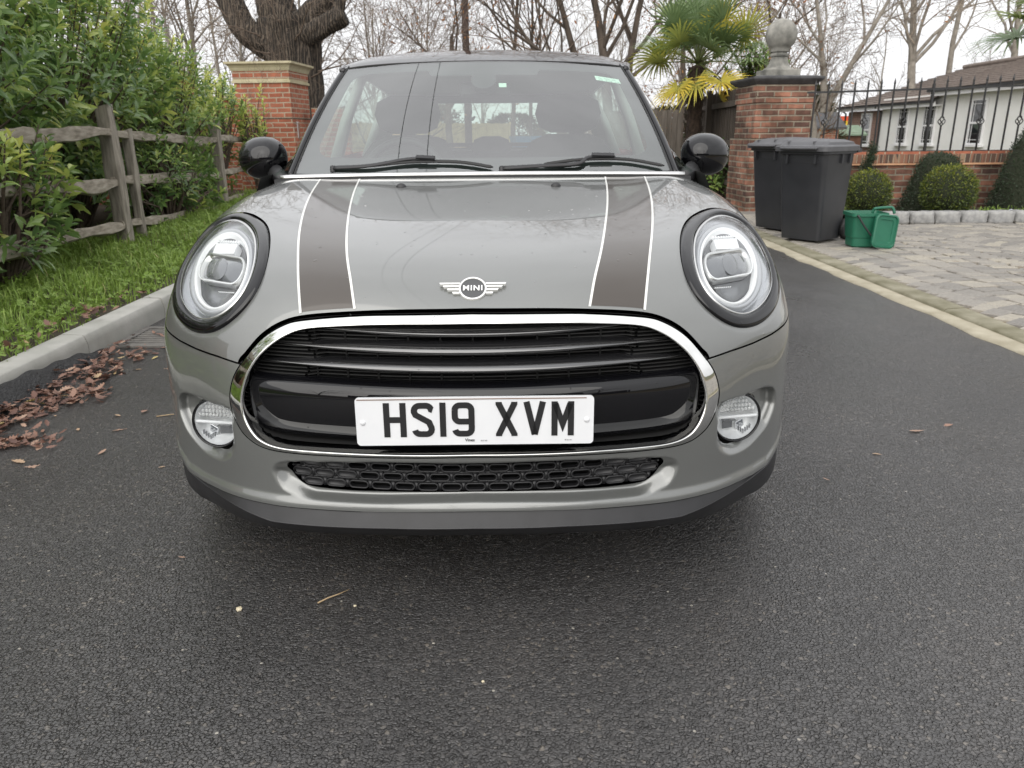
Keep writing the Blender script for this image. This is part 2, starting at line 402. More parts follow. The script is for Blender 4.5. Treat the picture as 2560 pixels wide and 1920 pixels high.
# lookup of the smooth base from the front (x, z) and from above (x, y)
_bv = S0.reshape(-1, 3); _q = quads(NU, NV)
_bv2 = _bv*[-1, 1, 1]
BVH0 = BVHTree.FromPolygons([tuple(p) for p in np.concatenate([_bv, _bv2])], [tuple(int(i) for i in f) for f in np.concatenate([_q[:, ::-1], _q+len(_bv)])])
def front(x, z, h=0.0):
    for dx in (0, .004, .01, .02, .03, .045, .06, .09):
        s = 1 if x > 0 else -1
        hit = BVH0.ray_cast(Vector((x-s*dx, -1, z)), Vector((0, 1, 0)))
        if hit[0] is not None:
            n = hit[1]; n = n if n.y < 0 else -n
            p = hit[0].copy(); p.x = x
            return p+n*h, n
    return Vector((x, .45, z)), Vector((0, -1, 0))
def top(x, y, h=0.0):
    hit = BVH0.ray_cast(Vector((x, y, 3)), Vector((0, 0, -1))); n = hit[1]; n = n if n.z > 0 else -n
    return hit[0]+n*h, n

# sculpted half: recesses and rolls pushed into the base along +Y
SX, SZ = S0[..., 0].ravel(), S0[..., 2].ravel(); XZ = np.stack([SX, SZ], 1); SYv = S0[..., 1].ravel()
d_fog = sdist(XZ, FOG_REC); d_sur = sdist(XZ, INT_SUR); d_chr = sdist(XZ, CHROME_OUT); d_hood = sdist(XZ, HOOD_EDGE); d_ring = sdist(XZ, RING); d_hole = sdist(XZ, INT_HOLE)
frontal = SYv < .6
dy = np.zeros(len(SX))
ang = np.arctan2(SZ-FOGC[1], SX-FOGC[0])
wid = .030-.020*sstep(.405, .445, SZ)
dy += np.where(frontal, .034*sstep(0, 1, np.clip(-d_fog, 0, 1)/wid), 0)
wid2 = .006+(.011+.022*sstep(.37, .44, SX))*sstep(.345, .322, SZ)
dy += .026*sstep(0, 1, np.clip(-d_sur, 0, 1)/wid2)
zb = np.interp(SX, [0, .2, .33, .465, .59, .70, .75, .79, .815, .825], [.239, .238, .234, .230, .228, .226, .233, .262, .295, .33])
dy += np.where(SX < .815, -.007*sstep(.030, .006, SZ-zb), 0)          # bright rolled lower edge
dy += np.where(frontal, .0035*sstep(.012, 0, d_ring)*(d_ring > -.02), 0)   # soft dip round the lamps
S1 = S0.copy(); S1[..., 1] += dy.reshape(NU, NV)
N1 = grid_normals(S1)
Z_SHUT = np.interp(SX, [0, .535, .60, .67, .73, .785, .815, .84, .9], [.562, .562, .571, .576, .583, .593, .602, .607, .607])
f_shut = SZ-Z_SHUT
f_low = SZ-zb
ARC = (.775, .312)
d_arch = np.hypot(SYv-ARC[0], SZ-ARC[1]); side = (SX > .74) & (SYv > .30)
f_arch = np.where(side, d_arch-.388, .2)

def clip(A, polys, fi):
    """A: list of rows (attributes); keep the part of polys where attribute fi > 0; returns polys and the cut edges"""
    arr = np.asarray(A); pos = arr[:, fi] > 0
    keep, cut, edges, cache = [], list(A), [], {}
    for p in polys:
        s = [pos[i] for i in p]
        if all(s): keep.append(p); continue
        if not any(s): continue
        q, new = [], []
        for a, b in zip(p, list(p[1:])+[p[0]]):
            if pos[a]: q.append(a)
            if pos[a] != pos[b]:
                k = (a, b) if a < b else (b, a)
                if k not in cache:
                    va, vb = arr[k[0], fi], arr[k[1], fi]; t = va/(va-vb)
                    r = arr[k[0]]*(1-t)+arr[k[1]]*t; r[fi] = 0; cache[k] = len(cut); cut.append(r)
                q.append(cache[k]); new.append((cache[k], pos[a]))
        if len(q) >= 3: keep.append(tuple(q))
        if len(new) == 2:
            a, b = (new[0][0], new[1][0]) if new[0][1] else (new[1][0], new[0][0]); edges.append((a, b))
    return cut, keep, edges
def panel(name, mat, fields, parent, S=None, Nn=None, flange=.014, sel=None, lift=0, mirror=True, roll=.0022):
    """part of the nose surface where every field is positive, with rolled-in edges along the cuts"""
    S = S1 if S is None else S; Nn = N1 if Nn is None else Nn
    P = S.reshape(-1, 3)+Nn.reshape(-1, 3)*lift; nn = Nn.reshape(-1, 3)
    A = np.concatenate([P, nn]+[np.asarray(f)[:, None] for f in fields], 1)
    Q = quads(NU, NV); ok = np.ones(len(Q), bool)
    for f in fields: ok &= (np.asarray(f)[Q] > 0).any(1)
    if sel is not None: ok &= sel[Q].any(1)
    polys = [tuple(q) for q in Q[ok].tolist()]; A = list(A); E = []
    for k in range(len(fields)):
        A, polys, e = clip(A, polys, 6+k); E += e
    A = np.array(A)
    used = sorted({i for p in polys for i in p}); rm = {o: n for n, o in enumerate(used)}
    V = A[used, :3]; Nv = A[used, 3:6]; Nv = Nv/np.linalg.norm(Nv, axis=1, keepdims=True); F = [tuple(rm[i] for i in p) for p in polys]
    if flange:
        E = [(rm[a], rm[b]) for a, b in E if a in rm and b in rm and np.linalg.norm(A[a, :3]-A[b, :3]) > 1e-7]
        g = {}
        for a, b in E:                       # direction out of the panel at each cut edge
            t = V[b]-V[a]
            for i in (a, b):
                o = np.cross(t, Nv[i]); g.setdefault(i, []).append(o)
        nv = list(V); nn2 = list(Nv); ext = {}
        for i, os in g.items():
            o = sum(os); o = o/(np.linalg.norm(o)+1e-12); n = Nv[i]
            ids = []
            for (go, dn, m) in ((roll*.7, roll*.3, n*.75+o*.65), (roll, roll, o), (roll, flange, o)):
                ids.append(len(nv)); nv.append(V[i]+o*go-n*dn); nn2.append(m/np.linalg.norm(m))
            ext[i] = ids
        sg = None
        for a, b in E:
            ra, rb = [a]+ext[a], [b]+ext[b]
            for k in range(3): F.append((rb[k], rb[k+1], ra[k+1], ra[k]))
        V = np.array(nv); Nv = np.array(nn2)
    if mirror:
        n = len(V); V = np.concatenate([V, V*[-1, 1, 1]]); Nv = np.concatenate([Nv, Nv*[-1, 1, 1]])
        F = F+[tuple(i+n for i in reversed(f)) for f in F]
    return mesh_obj(name, V, F, mat, parent, True, Nv)

car = empty('parked_car', (0, 0, 0), 0, 'grey hatchback with black roof, brown bonnet stripes and white number plate, parked on the tarmac', 'car')
GAP = .0022
hood = panel('bonnet', M['paint_wet'], [f_shut-GAP, d_hood-.001, d_ring-.0015, f_arch], car, flange=.016)
fogd = np.hypot(SX-FOGC[0]-.012*0, (SZ-FOGC[1]))
bumper = panel('bumper', M['paint'], [-f_shut-GAP, d_chr-.002, d_hole-.0005, f_low, np.where(frontal, fogd-FOGR, .2), f_arch], car, flange=.016)
# black strips behind the gaps, shade of the shut lines put into colour
k = MB()
for sx in (1, -1):
    L = [front(sx*x, np.interp(x, [.535, .60, .67, .73, .785, .815, .84], [.562, .571, .576, .583, .593, .602, .607]), -.012)[0] for x in np.linspace(.53, .838, 30)]
    k.sweep(L, .007, 6)
k.build('shut_line_shade', M['void'], car, True)
# bonnet stripes: brown bands edged with white lines
def smooth_interp(x, X, Y):
    c = catmull(np.stack([X, Y], 1), 200); o = np.argsort(c[:, 0]); c = c[o]
    y = c[:, 1]
    for _ in range(30): y = np.concatenate([y[:1], (y[:-2]+2*y[1:-1]+y[2:])/4, y[-1:]])
    return np.interp(x, c[:, 0], y)
xin = smooth_interp(np.sqrt(SYv), np.sqrt([.09, .125, .16, .25, .49, .83, 1.12]), [.2595, .2695, .2785, .3005, .3420, .3885, .4165])
xout = smooth_interp(np.sqrt(SYv), np.sqrt([.09, .116, .187, .296, .52, .815, 1.127]), [.382, .387, .404, .4275, .4715, .5175, .5515])
fe = np.minimum(d_hood-.006, .2)
for sx in (1, -1):
    st = panel('bonnet_stripe', M['stripe'], [SX-xin-.0025, xout-.0025-SX, fe-.001, f_shut], hood, S0, N0, 0, lift=.0006, mirror=False)
    ps = []
    for xx in (xin, xout):
        ps.append(panel('pinstripe', M['pinstripe'], [SX-xx+.0027, xx+.0027-SX, fe+.001, f_shut], st, S0, N0, 0, lift=.0010, mirror=False))
    if sx < 0:
        for o in [st]+ps:
            me = o.data; co = np.empty(len(me.vertices)*3, np.float32); me.vertices.foreach_get('co', co); co = co.reshape(-1, 3)
            nrm = [(-n.vector.x, n.vector.y, n.vector.z) for n in me.vertex_normals]
            F = [tuple(reversed(p.vertices[:])) for p in me.polygons]
            mm = bpy.data.meshes.new(o.name); mm.from_pydata([(-c[0], c[1], c[2]) for c in co], [], F); mm.materials.append(me.materials[0])
            for p in mm.polygons: p.use_smooth = True
            o.data = mm
# ---- chrome grille surround
def surround(parent):
    k = MB(); n = 300; O = resample(CHROME_OUT, n); I = resample(CHROME_IN, n)
    # match inner points to the outer ones by nearest direction
    I = np.array([I[np.argmin(((I-o)**2).sum(1))] for o in O]); 
    for _ in range(3): I = (np.roll(I, 1, 0)+I*2+np.roll(I, -1, 0))/4
    rings = []
    for w, h in ((0, -.014), (0.0, -.001), (.03, .0015), (.10, .0035), (.30, .0085), (.55, .0135), (.80, .0175), (.90, .0185), (.97, .0165), (1.0, .011), (1.01, -.035)):
        ring = []
        for o, i in zip(O, I):
            q = o*(1-w)+i*w; p, nn = front(q[0], q[1]); ring.append(p+Vector((0, -1, .0))*h*1.0)
        rings.append(ring)
    k.loops(rings)
    return k.build('grille_surround', M['chrome'], parent, True)
surround(car)
# black channel between bonnet and surround
k = MB(); O = resample(CHROME_OUT, 200)
k.loops([[front(q[0]*1.012, .53+(q[1]-.53)*1.03)[0]+Vector((0, .016, 0)) for q in O], [front(q[0]*.97, .53+(q[1]-.53)*.96)[0]+Vector((0, .016, 0)) for q in O]])
k.build('grille_channel', M['void'], car, True)
# ---- grille: dark back, fine slats, three blades, black plate panel
def plan_y(x, z=.5): return front(x, z)[0].y
k = MB(); Iq = resample(CHROME_IN, 120)
ring0 = [front(q[0], q[1])[0]+Vector((0, .03, 0)) for q in Iq]; ring1 = [Vector((p.x*.98, p.y+.07, .53+(p.z-.53)*.98)) for p in ring0]
k.loops([ring0, ring1], cap1=True)
grille = k.build('grille', M['void'], car)
k = MB()
for z in np.arange(.395, .672, .0085):
    w = max(abs(q[0]) for q in Iq if abs(q[1]-z) < .012)-.004
    xs = np.linspace(-w, w, 41)
    P = [Vector((x, plan_y(x)+.056+.018*(abs(x) < .36), z)) for x in xs]
    for a, b in zip(P[:-1], P[1:]): k.bar(a, b, .020, .0028)
k.build('slat_screen', M['rubber'], grille)
k = MB()
for x in np.linspace(-.36, .36, 11): k.box((x, plan_y(x)+.072, .59), (.004, .02, .15))
k.build('grille_rib', M['void'], grille)
def blade(z, w, parent, y0):
    k = MB(); rings = []
    for x in np.linspace(-w, w, 61):
        e = abs(x)/w; tp = max(.02, (1-e**6))*(1-.45*e**2); b = plan_y(x, z)+y0+.012*e**3
        zz = z+.007*e**2
        pr = [(0, -.002), (.002, .002), (.010, .009), (.024, .017), (.040, .021), (.052, .018), (.052, -.004), (.03, -.008), (.006, -.007)]
        rings.append([Vector((x, b+py*1.0*(.4+.6*tp), zz+pz*tp)) for py, pz in pr])
    k.loops(rings, cap0=True, cap1=True)
    return k.build('grille_bar', M['blade'], parent, True)
for z, w in ((.644, .355), (.606, .452), (.566, .498)): blade(z, w, car, .012)
k = MB(); rings = []
for x in np.linspace(-.532, .532, 101):
    e = abs(x)/.532; y = plan_y(x, .46); hi = .532+.008*e**2; lo = .392+.006*e**4
    lo = lo-.006*(abs(x) > .30)*0; c = (hi+lo)/2; h = (hi-lo)/2; q = (1-max(0, (e-.96)/.04)**2)**.5 if e > .96 else 1
    h *= .45+.55*q
    pr = [(.060, 1.0), (.042, 1.0), (.026, .95), (.016, .84), (.011, .68), (.009, .4), (.010, 0), (.014, -.4), (.021, -.75), (.034, -1), (.06, -1.02)]
    rings.append([Vector((x, y+py+.004+.006*e**10, c+h*pz)) for py, pz in pr])
k.loops(rings, closed=False)
panelb = k.build('plate_panel', M['gloss_black_wet'], car, True)
# ---- number plate
def stroke(k, path, w, z0, z1, M4, closed=False):
    """thick line with mitred corners"""
    P = [Vector((p[0], p[1])) for p in path]; n = len(P); Lf, Rt = [], []
    for i in range(n):
        a = P[(i-1) % n] if closed or i > 0 else None; b = P[(i+1) % n] if closed or i < n-1 else None
        d0 = (P[i]-a).normalized() if a is not None else None; d1 = (b-P[i]).normalized() if b is not None else None
        d0 = d0 or d1; d1 = d1 or d0
        n0 = Vector((-d0.y, d0.x)); n1 = Vector((-d1.y, d1.x)); m = (n0+n1).normalized(); s = 1/max(.35, m.dot(n0))
        Lf.append(P[i]+m*w/2*s); Rt.append(P[i]-m*w/2*s)
    idx = range(n if closed else n-1)
    for i in idx:
        j = (i+1) % n; q = [Rt[i], Rt[j], Lf[j], Lf[i]]
        k.add([M4 @ Vector((p.x, p.y, z)) for z in (z0, z1) for p in q], [(3, 2, 1, 0), (4, 5, 6, 7), (0, 1, 5, 4), (1, 2, 6, 5), (2, 3, 7, 6), (3, 0, 4, 7)])
def arc(cx, cy, r, a0, a1, n=6): return [(cx+r*cos(R(a0+(a1-a0)*i/n)), cy+r*sin(R(a0+(a1-a0)*i/n))) for i in range(n+1)]
GL = {  # glyphs 50 x 79, stroke 13.5
 'H': [[(7, 0), (7, 79)], [(43, 0), (43, 79)], [(13.7, 40), (36.3, 40)]],
 'I': [[(7, 0), (7, 79)]],
 'S': [[(46.5, 62)]+arc(32, 61, 11.3, 12, 90)+arc(18, 60, 12.2, 90, 190)+[(9, 51), (38, 34)]+arc(32, 18, 11.5, 40, -90)[1:]+arc(18, 18, 11.3, -90, -168)],
 '9': [arc(18, 61, 11.3, 180, 90)+arc(32, 61, 11.3, 90, 0)+[(43.3, 20)]+arc(32, 18, 11.3, 0, -90)[1:]+arc(18, 18, 11.3, -90, -168), [(6.8, 61), (6.8, 50)]+arc(18, 46, 11.2, 190, 270)+[(37, 34.8)]],
 'X': [[(8, 0), (8, 4), (42, 75), (42, 79)], [(42, 0), (42, 4), (8, 75), (8, 79)]],
 'V': [[(7, 79), (25, 3)], [(43, 79), (25, 3)]],
 'M': [[(7, 0), (7, 79)], [(43, 0), (43, 79)], [(8.5, 74), (25, 27), (41.5, 74)]]}
def number_plate():
    Mp = Matrix.Translation((.004, -.0035, .463)) @ Matrix.Rotation(R(90-1.5), 4, 'X')
    k = MB(); w, h, r = .2605, .0555, .009
    poly = arc(w-r, h-r, r, 0, 90)+arc(-w+r, h-r, r, 90, 180)+arc(-w+r, -h+r, r, 180, 270)+arc(w-r, -h+r, r, 270, 360)
    k.prism(poly, -.004, 0, Mp)
    p2 = [(x*.992, y*.97) for x, y in poly]
    po = k.build('number_plate', M['plate'], car); po['label'] = 'white number plate reading HS19 XVM'
    k = MB(); x = -.200
    for ch in 'HSI9 XVM':
        if ch == ' ': x += .0335; continue
        for q in GL[ch]: stroke(k, [(x+a*.001, (b-39.5)*.001+.0035) for a, b in q], .0135, .0001, .0011, Mp)
        x += .0615 if ch != 'I' else .0265
    k.build('plate_lettering', M['plate_black'], po)
    for sx in (-1, 1):
        k = MB(); k.lathe([(0, .0035), (.004, .003), (.0062, .001), (.0064, 0)], 16, Mp @ Matrix.Translation((sx*.2455, -.002 if sx < 0 else .0, 0)))
        k.build('plate_screw', M['plate'], po, True)
    k = MB(); k.box((0, 0, 0), (.50, .0022, .0006), M=Mp @ Matrix.Translation((-.006, .0505, .0006)))
    k.build('plate_border', pmat('plate_rust_edge', (.20, .13, .10), .6), po)
    for txt, x, sz in (('Vines', -.012, .0098), ('GU7 1AB', .019, .0036), ('BS AU 145', .205, .0034)):
        text_mesh('dealer_lettering', txt, sz, .0002, .0002 if sz > .005 else 0, 1.0, M['plate_black'], po, Mp @ Matrix.Translation((x, -.0475, .0005)))
number_plate()
# ---- lower intake with slotted mesh
def lower_intake():
    k = MB(); n = 160; O = resample(INT_HOLE, n)
    def at(q, d): p = front(q[0], q[1])[0]; return p+Vector((0, d, 0))
    k.loops([[at(q, .024) for q in O], [at(q*[.995, 1]+[0, 0], .034) for q in O], [Vector((q[0]*.985, plan_y(q[0], .31)+.060, .31+(q[1]-.31)*.95)) for q in O]], cap1=True)
    g = k.build('lower_grille', M['void'], car)
    k = MB(); k2 = MB()
    rows = [(.3335, 0), (.310, .5), (.2865, 0)]; pit = .0545
    for z, off in rows:
        for i in range(-9, 10):
            x = (i+off)*pit
            if sdist(np.array([[x, z]]), O)[0] > -.004: continue
            y = plan_y(x, .31)+.030; hw, hh = .0225, .0085
            loop = arc(hw-hh, 0, hh, -90, 90, 8)+arc(-hw+hh, 0, hh, 90, 270, 8)
            pts = []
            for a, b in loop:
                xx = x+a; pts.append(Vector((xx, plan_y(xx, .31)+.030, z+b)))
            if sum(sdist(np.array([[p.x, p.z] for p in pts]), O) > -.002) > 6: continue
            k.sweep(pts+[pts[0], pts[1]], .0021, 6, cap=False, up=(0, 1, 0))
            ends = x > .28 or x < -.28
            inner = [Vector((p.x*.9+x*.1, p.y+(.004 if ends else .016), z+(p.z-z)*.9)) for p in pts]
            k.loops([pts, inner], cap1=ends)
    # web between the slots
    for zc in (.3215, .2985):
        for i in range(-28, 29):
            x = i*.0155
            if sdist(np.array([[x, zc]]), O)[0] < -.003: k.box((x, plan_y(x, .31)+.035, zc), (.017, .008, .0058))
    for z, off in rows:
        for i in range(-9, 10):
            x = (i+off+.5)*pit
            if sdist(np.array([[x, z]]), O)[0] < -.003: k.box((x, plan_y(x, .31)+.035, z), (.0085, .008, .019))
    k.build('slot_mesh', M['black_plastic'], g, True)
lower_intake()
# ---- black front lip
def front_lip():
    k = MB(); rings = []
    for x in np.linspace(-.836, .836, 161):
        a = abs(x)
        zt = np.interp(a, [0, .2, .33, .465, .59, .70, .75, .79, .815, .826, .836], [.239, .238, .234, .230, .228, .226, .233, .262, .297, .335, .36])
        zb_ = np.interp(a, [0, .2, .37, .52, .62, .70, .745, .775, .80, .815, .826, .836], [.161, .157, .148, .142, .141, .143, .148, .160, .178, .200, .225, .25])
        zc = np.interp(a, [0, .2, .36, .49, .59, .70, .76, .80, .826, .836], [.2035, .2005, .193, .188, .202, .213, .228, .262, .30, .32])
        yy = front(x, max(zt+.004, .245))[0].y
        yc = yy-.014+.012*sstep(.5, .72, a)
        yb = yy+np.interp(a, [0, .7, .8], [.03, .03, .012])
        pr = [(yy+.02, zt+.004), (yy-.001, zt+.0015), (yy-.003, zt-.001), (yc+.001, zc+.0025), (yc-.0008, zc), (yc+.001, zc-.003), (yy-.002+.012, (zc+zb_)/2), (yb, zb_+.004), (yb+.004, zb_), (yb+.12, zb_+.01)]
        rings.append([Vector((x, p, q)) for p, q in pr])
    k.loops(rings, closed=False)
    k.f.append(tuple(range(10))); k.m.append(0); k.f.append(tuple(reversed(range(len(k.v)-10, len(k.v))))); k.m.append(0)
    o = k.build('front_lip', M['black_plastic'], car, ang=32)
front_lip()
# ---- fog lamps
def fog_lamp(s):
    c, n = front(FOGC[0], FOGC[1]); c = c+Vector((.004, .030, 0))
    n = Vector((.18, -1, .05)).normalized()
    Mx = Matrix.Translation((s*c.x, c.y, c.z)) @ Vector((s*n.x, n.y, n.z)).to_track_quat('Z', 'Y').to_matrix().to_4x4()
    k = MB(); k.lathe([(.0560, -.030), (.0585, .0), (.0600, .003), (.0625, .003), (.0640, -.002), (.070, -.03)], 48, Mx)
    b = k.build('fog_lamp', M['gloss_black'], car, True)
    k = MB(); k.lathe([(.0575, -.002), (.050, -.02), (.036, -.033), (.018, -.040), (0, -.042)], 40, Mx)
    k.build('reflector_bowl', M['fog_bowl'], b, True)
    k = MB()
    for i in range(-5, 6):                              # ribs moulded in the upper half
        w = (.055**2-(i*.0095)**2)**.5 if abs(i*.0095) < .055 else 0
        for j in range(1, 5):
            y = .006+j*.0105
            if math.hypot(i*.0095, y) < .052: k.box((0, 0, 0), (.0085, .0090, .006), M=Mx @ Matrix.Translation((i*.0095, y, -.012)), bev=.0028)
    k.build('upper_prism', M['fog_prism'], b, False)
    k = MB(); k.box((0, 0, 0), (.112, .0065, .010), M=Mx @ Matrix.Translation((0, .001, -.006)), bev=.002)
    k.build('light_guide', M['white_plastic'], b, False)
    k = MB(); k.box((0, 0, 0), (.030, .020, .003), M=Mx @ Matrix.Translation((-.016*s, -.022, -.018)) @ Matrix.Rotation(.2, 4, 'Y'), bev=.001)
    k.box((0, 0, 0), (.034, .004, .014), M=Mx @ Matrix.Translation((-.014*s, -.0105, -.016)), bev=.001)
    k.build('lamp_insert', M['lamp_dark'], b)
    k = MB(); k.box((0, 0, 0), (.022, .032, .003), M=Mx @ Matrix.Translation((.018*s, -.024, -.02)) @ Matrix.Rotation(.5*s, 4, 'Z') @ Matrix.Rotation(.5, 4, 'X'), bev=.001)
    for i in range(6): k.box((0, 0, 0), (.003, .012, .006), M=Mx @ Matrix.Translation((s*(.012+i*.006), -.041+.004*abs(i-2), -.012)), bev=.001)
    k.build('lamp_facet', M['silver'], b)
    k = MB(); k.lathe([(.0590, 0), (.052, .006), (.036, .011), (.018, .0135), (0, .0145)], 40, Mx)
    k.build('lens', M['lens_clear'], b, True)
    b['label'] = 'round clear fog lamp in the bumper recess'
    k = MB(); k.lathe([(.075, -.04), (0, -.045)], 24, Mx); k.build('lamp_backing', M['void'], b)
M['lens_clear2'] = glassmat('ribbed_clear', (.90, .91, .92), .16, .08)
for s in (-1, 1): fog_lamp(s)
# ---- headlights
LN = sum((front(HC[0]+dx, HC[1]+dz)[1] for dx, dz in ((0, 0), (.04, 0), (-.05, 0), (0, .05), (0, -.05))), Vector()).normalized()
def headlight(s):
    mir = Vector((s, 1, 1))
    def P(q, h): p, n = front(q[0], q[1]); n = (n+LN).normalized(); p = p+n*h; return Vector((s*p.x, p.y, p.z))
    def ring(c, k=1.0, h=0.0): return [P((HC[0]+(q[0]-HC[0])*k, HC[1]+(q[1]-HC[1])*k), h) for q in c]
    def mixr(a, b, w, h): return [P(x*(1-w)+y*w, h) for x, y in zip(a, b)]
    k = MB()
    R0 = RING
    k.loops([ring(R0, 1.0, -.014), ring(R0, .995, .0015), ring(R0, .985, .0035), mixr(R0, LENS, .16, .0048), mixr(R0, LENS, .35, .0055), mixr(R0, LENS, .6, .0052), mixr(R0, LENS, .78, .0040), mixr(R0, LENS, .88, .001), mixr(R0, LENS, .90, -.006), mixr(R0, LENS, .99, -.006), ring(LENS, 1.0, -.02)])
    b = k.build('headlight', M['gloss_black_wet'], car, True); b['label'] = 'oval headlight with white light ring in a black surround'
    k = MB()
    k.loops([ring(LENS, .995, -.004), ring(LENS, .93, .004), ring(LENS, .8, .009), ring(LENS, .6, .014), ring(LENS, .35, .017), ring(LENS, .12, .018)], cap1=True)
    k.build('lens', M['lens_clear'], b, True)
    k = MB(); k.loops([ring(LENS, 1.0, -.003), ring(LENS, .985, -.0005), ring(LENS, .968, -.002)])
    k.build('lens_rim', M['satin'], b, True)
    k = MB(); D = DRL
    k.loops([ring(LENS, 1.0, -.008), mixr(LENS, D, .3, -.020), mixr(LENS, D, .5, -.026), mixr(LENS, D, .6, -.018)])
    k.build('reflector_bowl', M['bowl'], b, True)
    k = MB(); k.loops([mixr(LENS, D, .45, -.022), mixr(LENS, D, .50, -.011), mixr(LENS, D, .66, -.007), mixr(LENS, D, .78, -.010), mixr(LENS, D, .82, -.013)])
    k.build('light_guide_collar', M['frosted'], b, True)
    k = MB(); k.loops([mixr(LENS, D, .815, -.014), mixr(LENS, D, .86, -.008), mixr(LENS, D, .98, -.006), mixr(LENS, D, 1.06, -.009), ring(D, .90, -.024)])
    k.build('light_ring', M['white_plastic'], b, True)
    k = MB(); k.loops([ring(D, .93, -.016), ring(D, .86, -.030), ring(D, .5, -.034), ring(D, .1, -.036)], cap1=True)
    k.build('inner_bowl', M['lamp_dark'], b, True)
    PC = (.640, .7545)
    def stad(hw, hh, h, tilt=-.03, n=10):
        loop = arc(hw-hh, 0, hh, -90, 90, n)+arc(-hw+hh, 0, hh, 90, 270, n)
        return [P((PC[0]+x, PC[1]+y+tilt*x), h) for x, y in loop]
    k = MB()
    k.loops([stad(.077, .0285, -.030), stad(.077, .0285, -.011), stad(.074, .0262, -.008), stad(.071, .0235, -.010), stad(.069, .0225, -.018)])
    k.build('projector_frame', M['satin'], b, True)
    k = MB(); lo = stad(.072, .0245, -.0085); hi_ = stad(.068, .0215, -.0085); n = len(lo); h = n//2
    # lower lip of the frame, its shine put in as faintly glowing white
    loop = arc(.077-.0285, 0, .0275, -90, 5, 8); loop2 = arc(-.077+.0285, 0, .0275, 175, 270, 8)
    k.sweep([P((PC[0]+x, PC[1]+y-.03*x), -.0075) for x, y in loop2+loop], .0019, 6)
    k.build('projector_lower_lip', M['white_plastic'], b, True)
    k = MB(); k.loops([stad(.0695, .0225, -.017), stad(.050, .018, -.012), stad(.03, .010, -.010), stad(.012, .004, -.0095)], cap1=True)
    k.build('projector_lens', M['lamp_dark2'], b, True)
    k = MB()
    c = [P((PC[0]+.024*cos(t), PC[1]+.0215*sin(t)), -.0095) for t in np.linspace(0, 2*pi, 25)[:-1]]
    c2 = [P((PC[0]+.012*cos(t), PC[1]+.011*sin(t)), -.004) for t in np.linspace(0, 2*pi, 25)[:-1]]
    k.loops([c, c2], cap1=True); k.build('projector_bulb', M['lamp_dark'], b, True)
    # bright upper reflector block with a comb of small cells
    k = MB()
    q = [(.612, .788), (.690, .779), (.694, .800), (.614, .806)]
    if True:
        g = [P(a, -.010) for a in q]; gb = [P(a, -.03) for a in q]; k.loops([gb, g], cap1=True)
        for i in range(9):
            t = (i+.5)/9; a = (q[3][0]*(1-t)+q[2][0]*t, q[3][1]*(1-t)+q[2][1]*t+.006)
            k.loops([[P((a[0]+dx, a[1]+dz), -.018) for dx, dz in ((-.003, -.003), (.003, -.003), (.003, .003), (-.003, .003))], [P((a[0]+dx, a[1]+dz), -.012) for dx, dz in ((-.002, -.002), (.002, -.002), (.002, .002), (-.002, .002))]], cap1=True)
    k.build('upper_reflector', M['white_plastic'], b)
    k = MB()
    for i in range(8):
        t = i/7; a = (.592+.046*t, .7185-.004*t); k.loops([[P((a[0]+dx, a[1]+dz), -.026) for dx, dz in ((-.002, -.0007), (.002, -.0007), (.002, .0007), (-.002, .0007))], [P((a[0]+dx, a[1]+dz), -.0225) for dx, dz in ((-.002, -.0007), (.002, -.0007), (.002, .0007), (-.002, .0007))]], cap1=True)
        t = (i+.5)/8; a = (q[0][0]*(1-t)+q[1][0]*t, q[0][1]*(1-t)+q[1][1]*t+.004)
    k.build('marker_dash', M['white_plastic'], b)
    k = MB(); k.loops([ring(RING, .96, -.05), ring(RING, .1, -.055)], cap1=True); k.build('lamp_backing', M['void'], b)
M['lamp_dark2'] = pmat('projector_glass', (.10, .105, .115), .06, .2, Coat_Weight=1, Coat_Roughness=.02)
for s in (-1, 1): headlight(s)
# ---- badge
def badge():
    a, bq = Vector((.0015, .0845, .712)), Vector((.0015, .133, .756)); up = (bq-a).normalized(); c = (a+bq)/2
    rt = Vector((1, 0, 0)); n = rt.cross(up)
    n = n if n.y < 0 else -n
    rt = up.cross(n)
    Mx = Matrix(((rt.x, up.x, n.x, c.x), (rt.y, up.y, n.y, c.y), (rt.z, up.z, n.z, c.z), (0, 0, 0, 1)))
    k = MB(); k.lathe([(0, .001), (.0272, .001), (.0272, -.02)], 40, Mx)
    b = k.build('bonnet_badge', pmat('badge_grey', (.05, .052, .054), .4, Coat_Weight=.3), car, False); b['label'] = 'round winged badge on the bonnet nose'
    k = MB(); k.lathe([(.0268, -.012), (.0268, .0028), (.0276, .0035), (.0300, .0035), (.0310, .0025), (.0310, -.012)], 48, Mx)
    k.build('badge_ring', M['badge_silver'], b, True)
    k = MB()
    sc_ = .0455/100
    for s in (-1, 1):
        for (y, x0, x1) in ((.0135, .0285, .0745), (.0060, .0305, .0668), (-.0025, .0305, .0575), (-.0120, .0290, .0455)):
            sl = .0022
            k.prism([(s*x0, y-.0021), (s*(x1-sl), y-.0021), (s*x1, y+.0021), (s*x0, y+.0021)][::s], -.004-(x1-.03)*.05, .0022, Mx)
    k.build('badge_wing', M['badge_silver'], b)
    text_mesh('badge_lettering', 'MINI', .0195, .0012, .00042, 1.16, M['badge_silver'], b, Mx @ Matrix.Translation((0, -.0002, .0018)), 'CENTER', 'CENTER')
M['badge_silver'] = pmat('badge_silver', (.80, .80, .78), .3, .6)
badge()
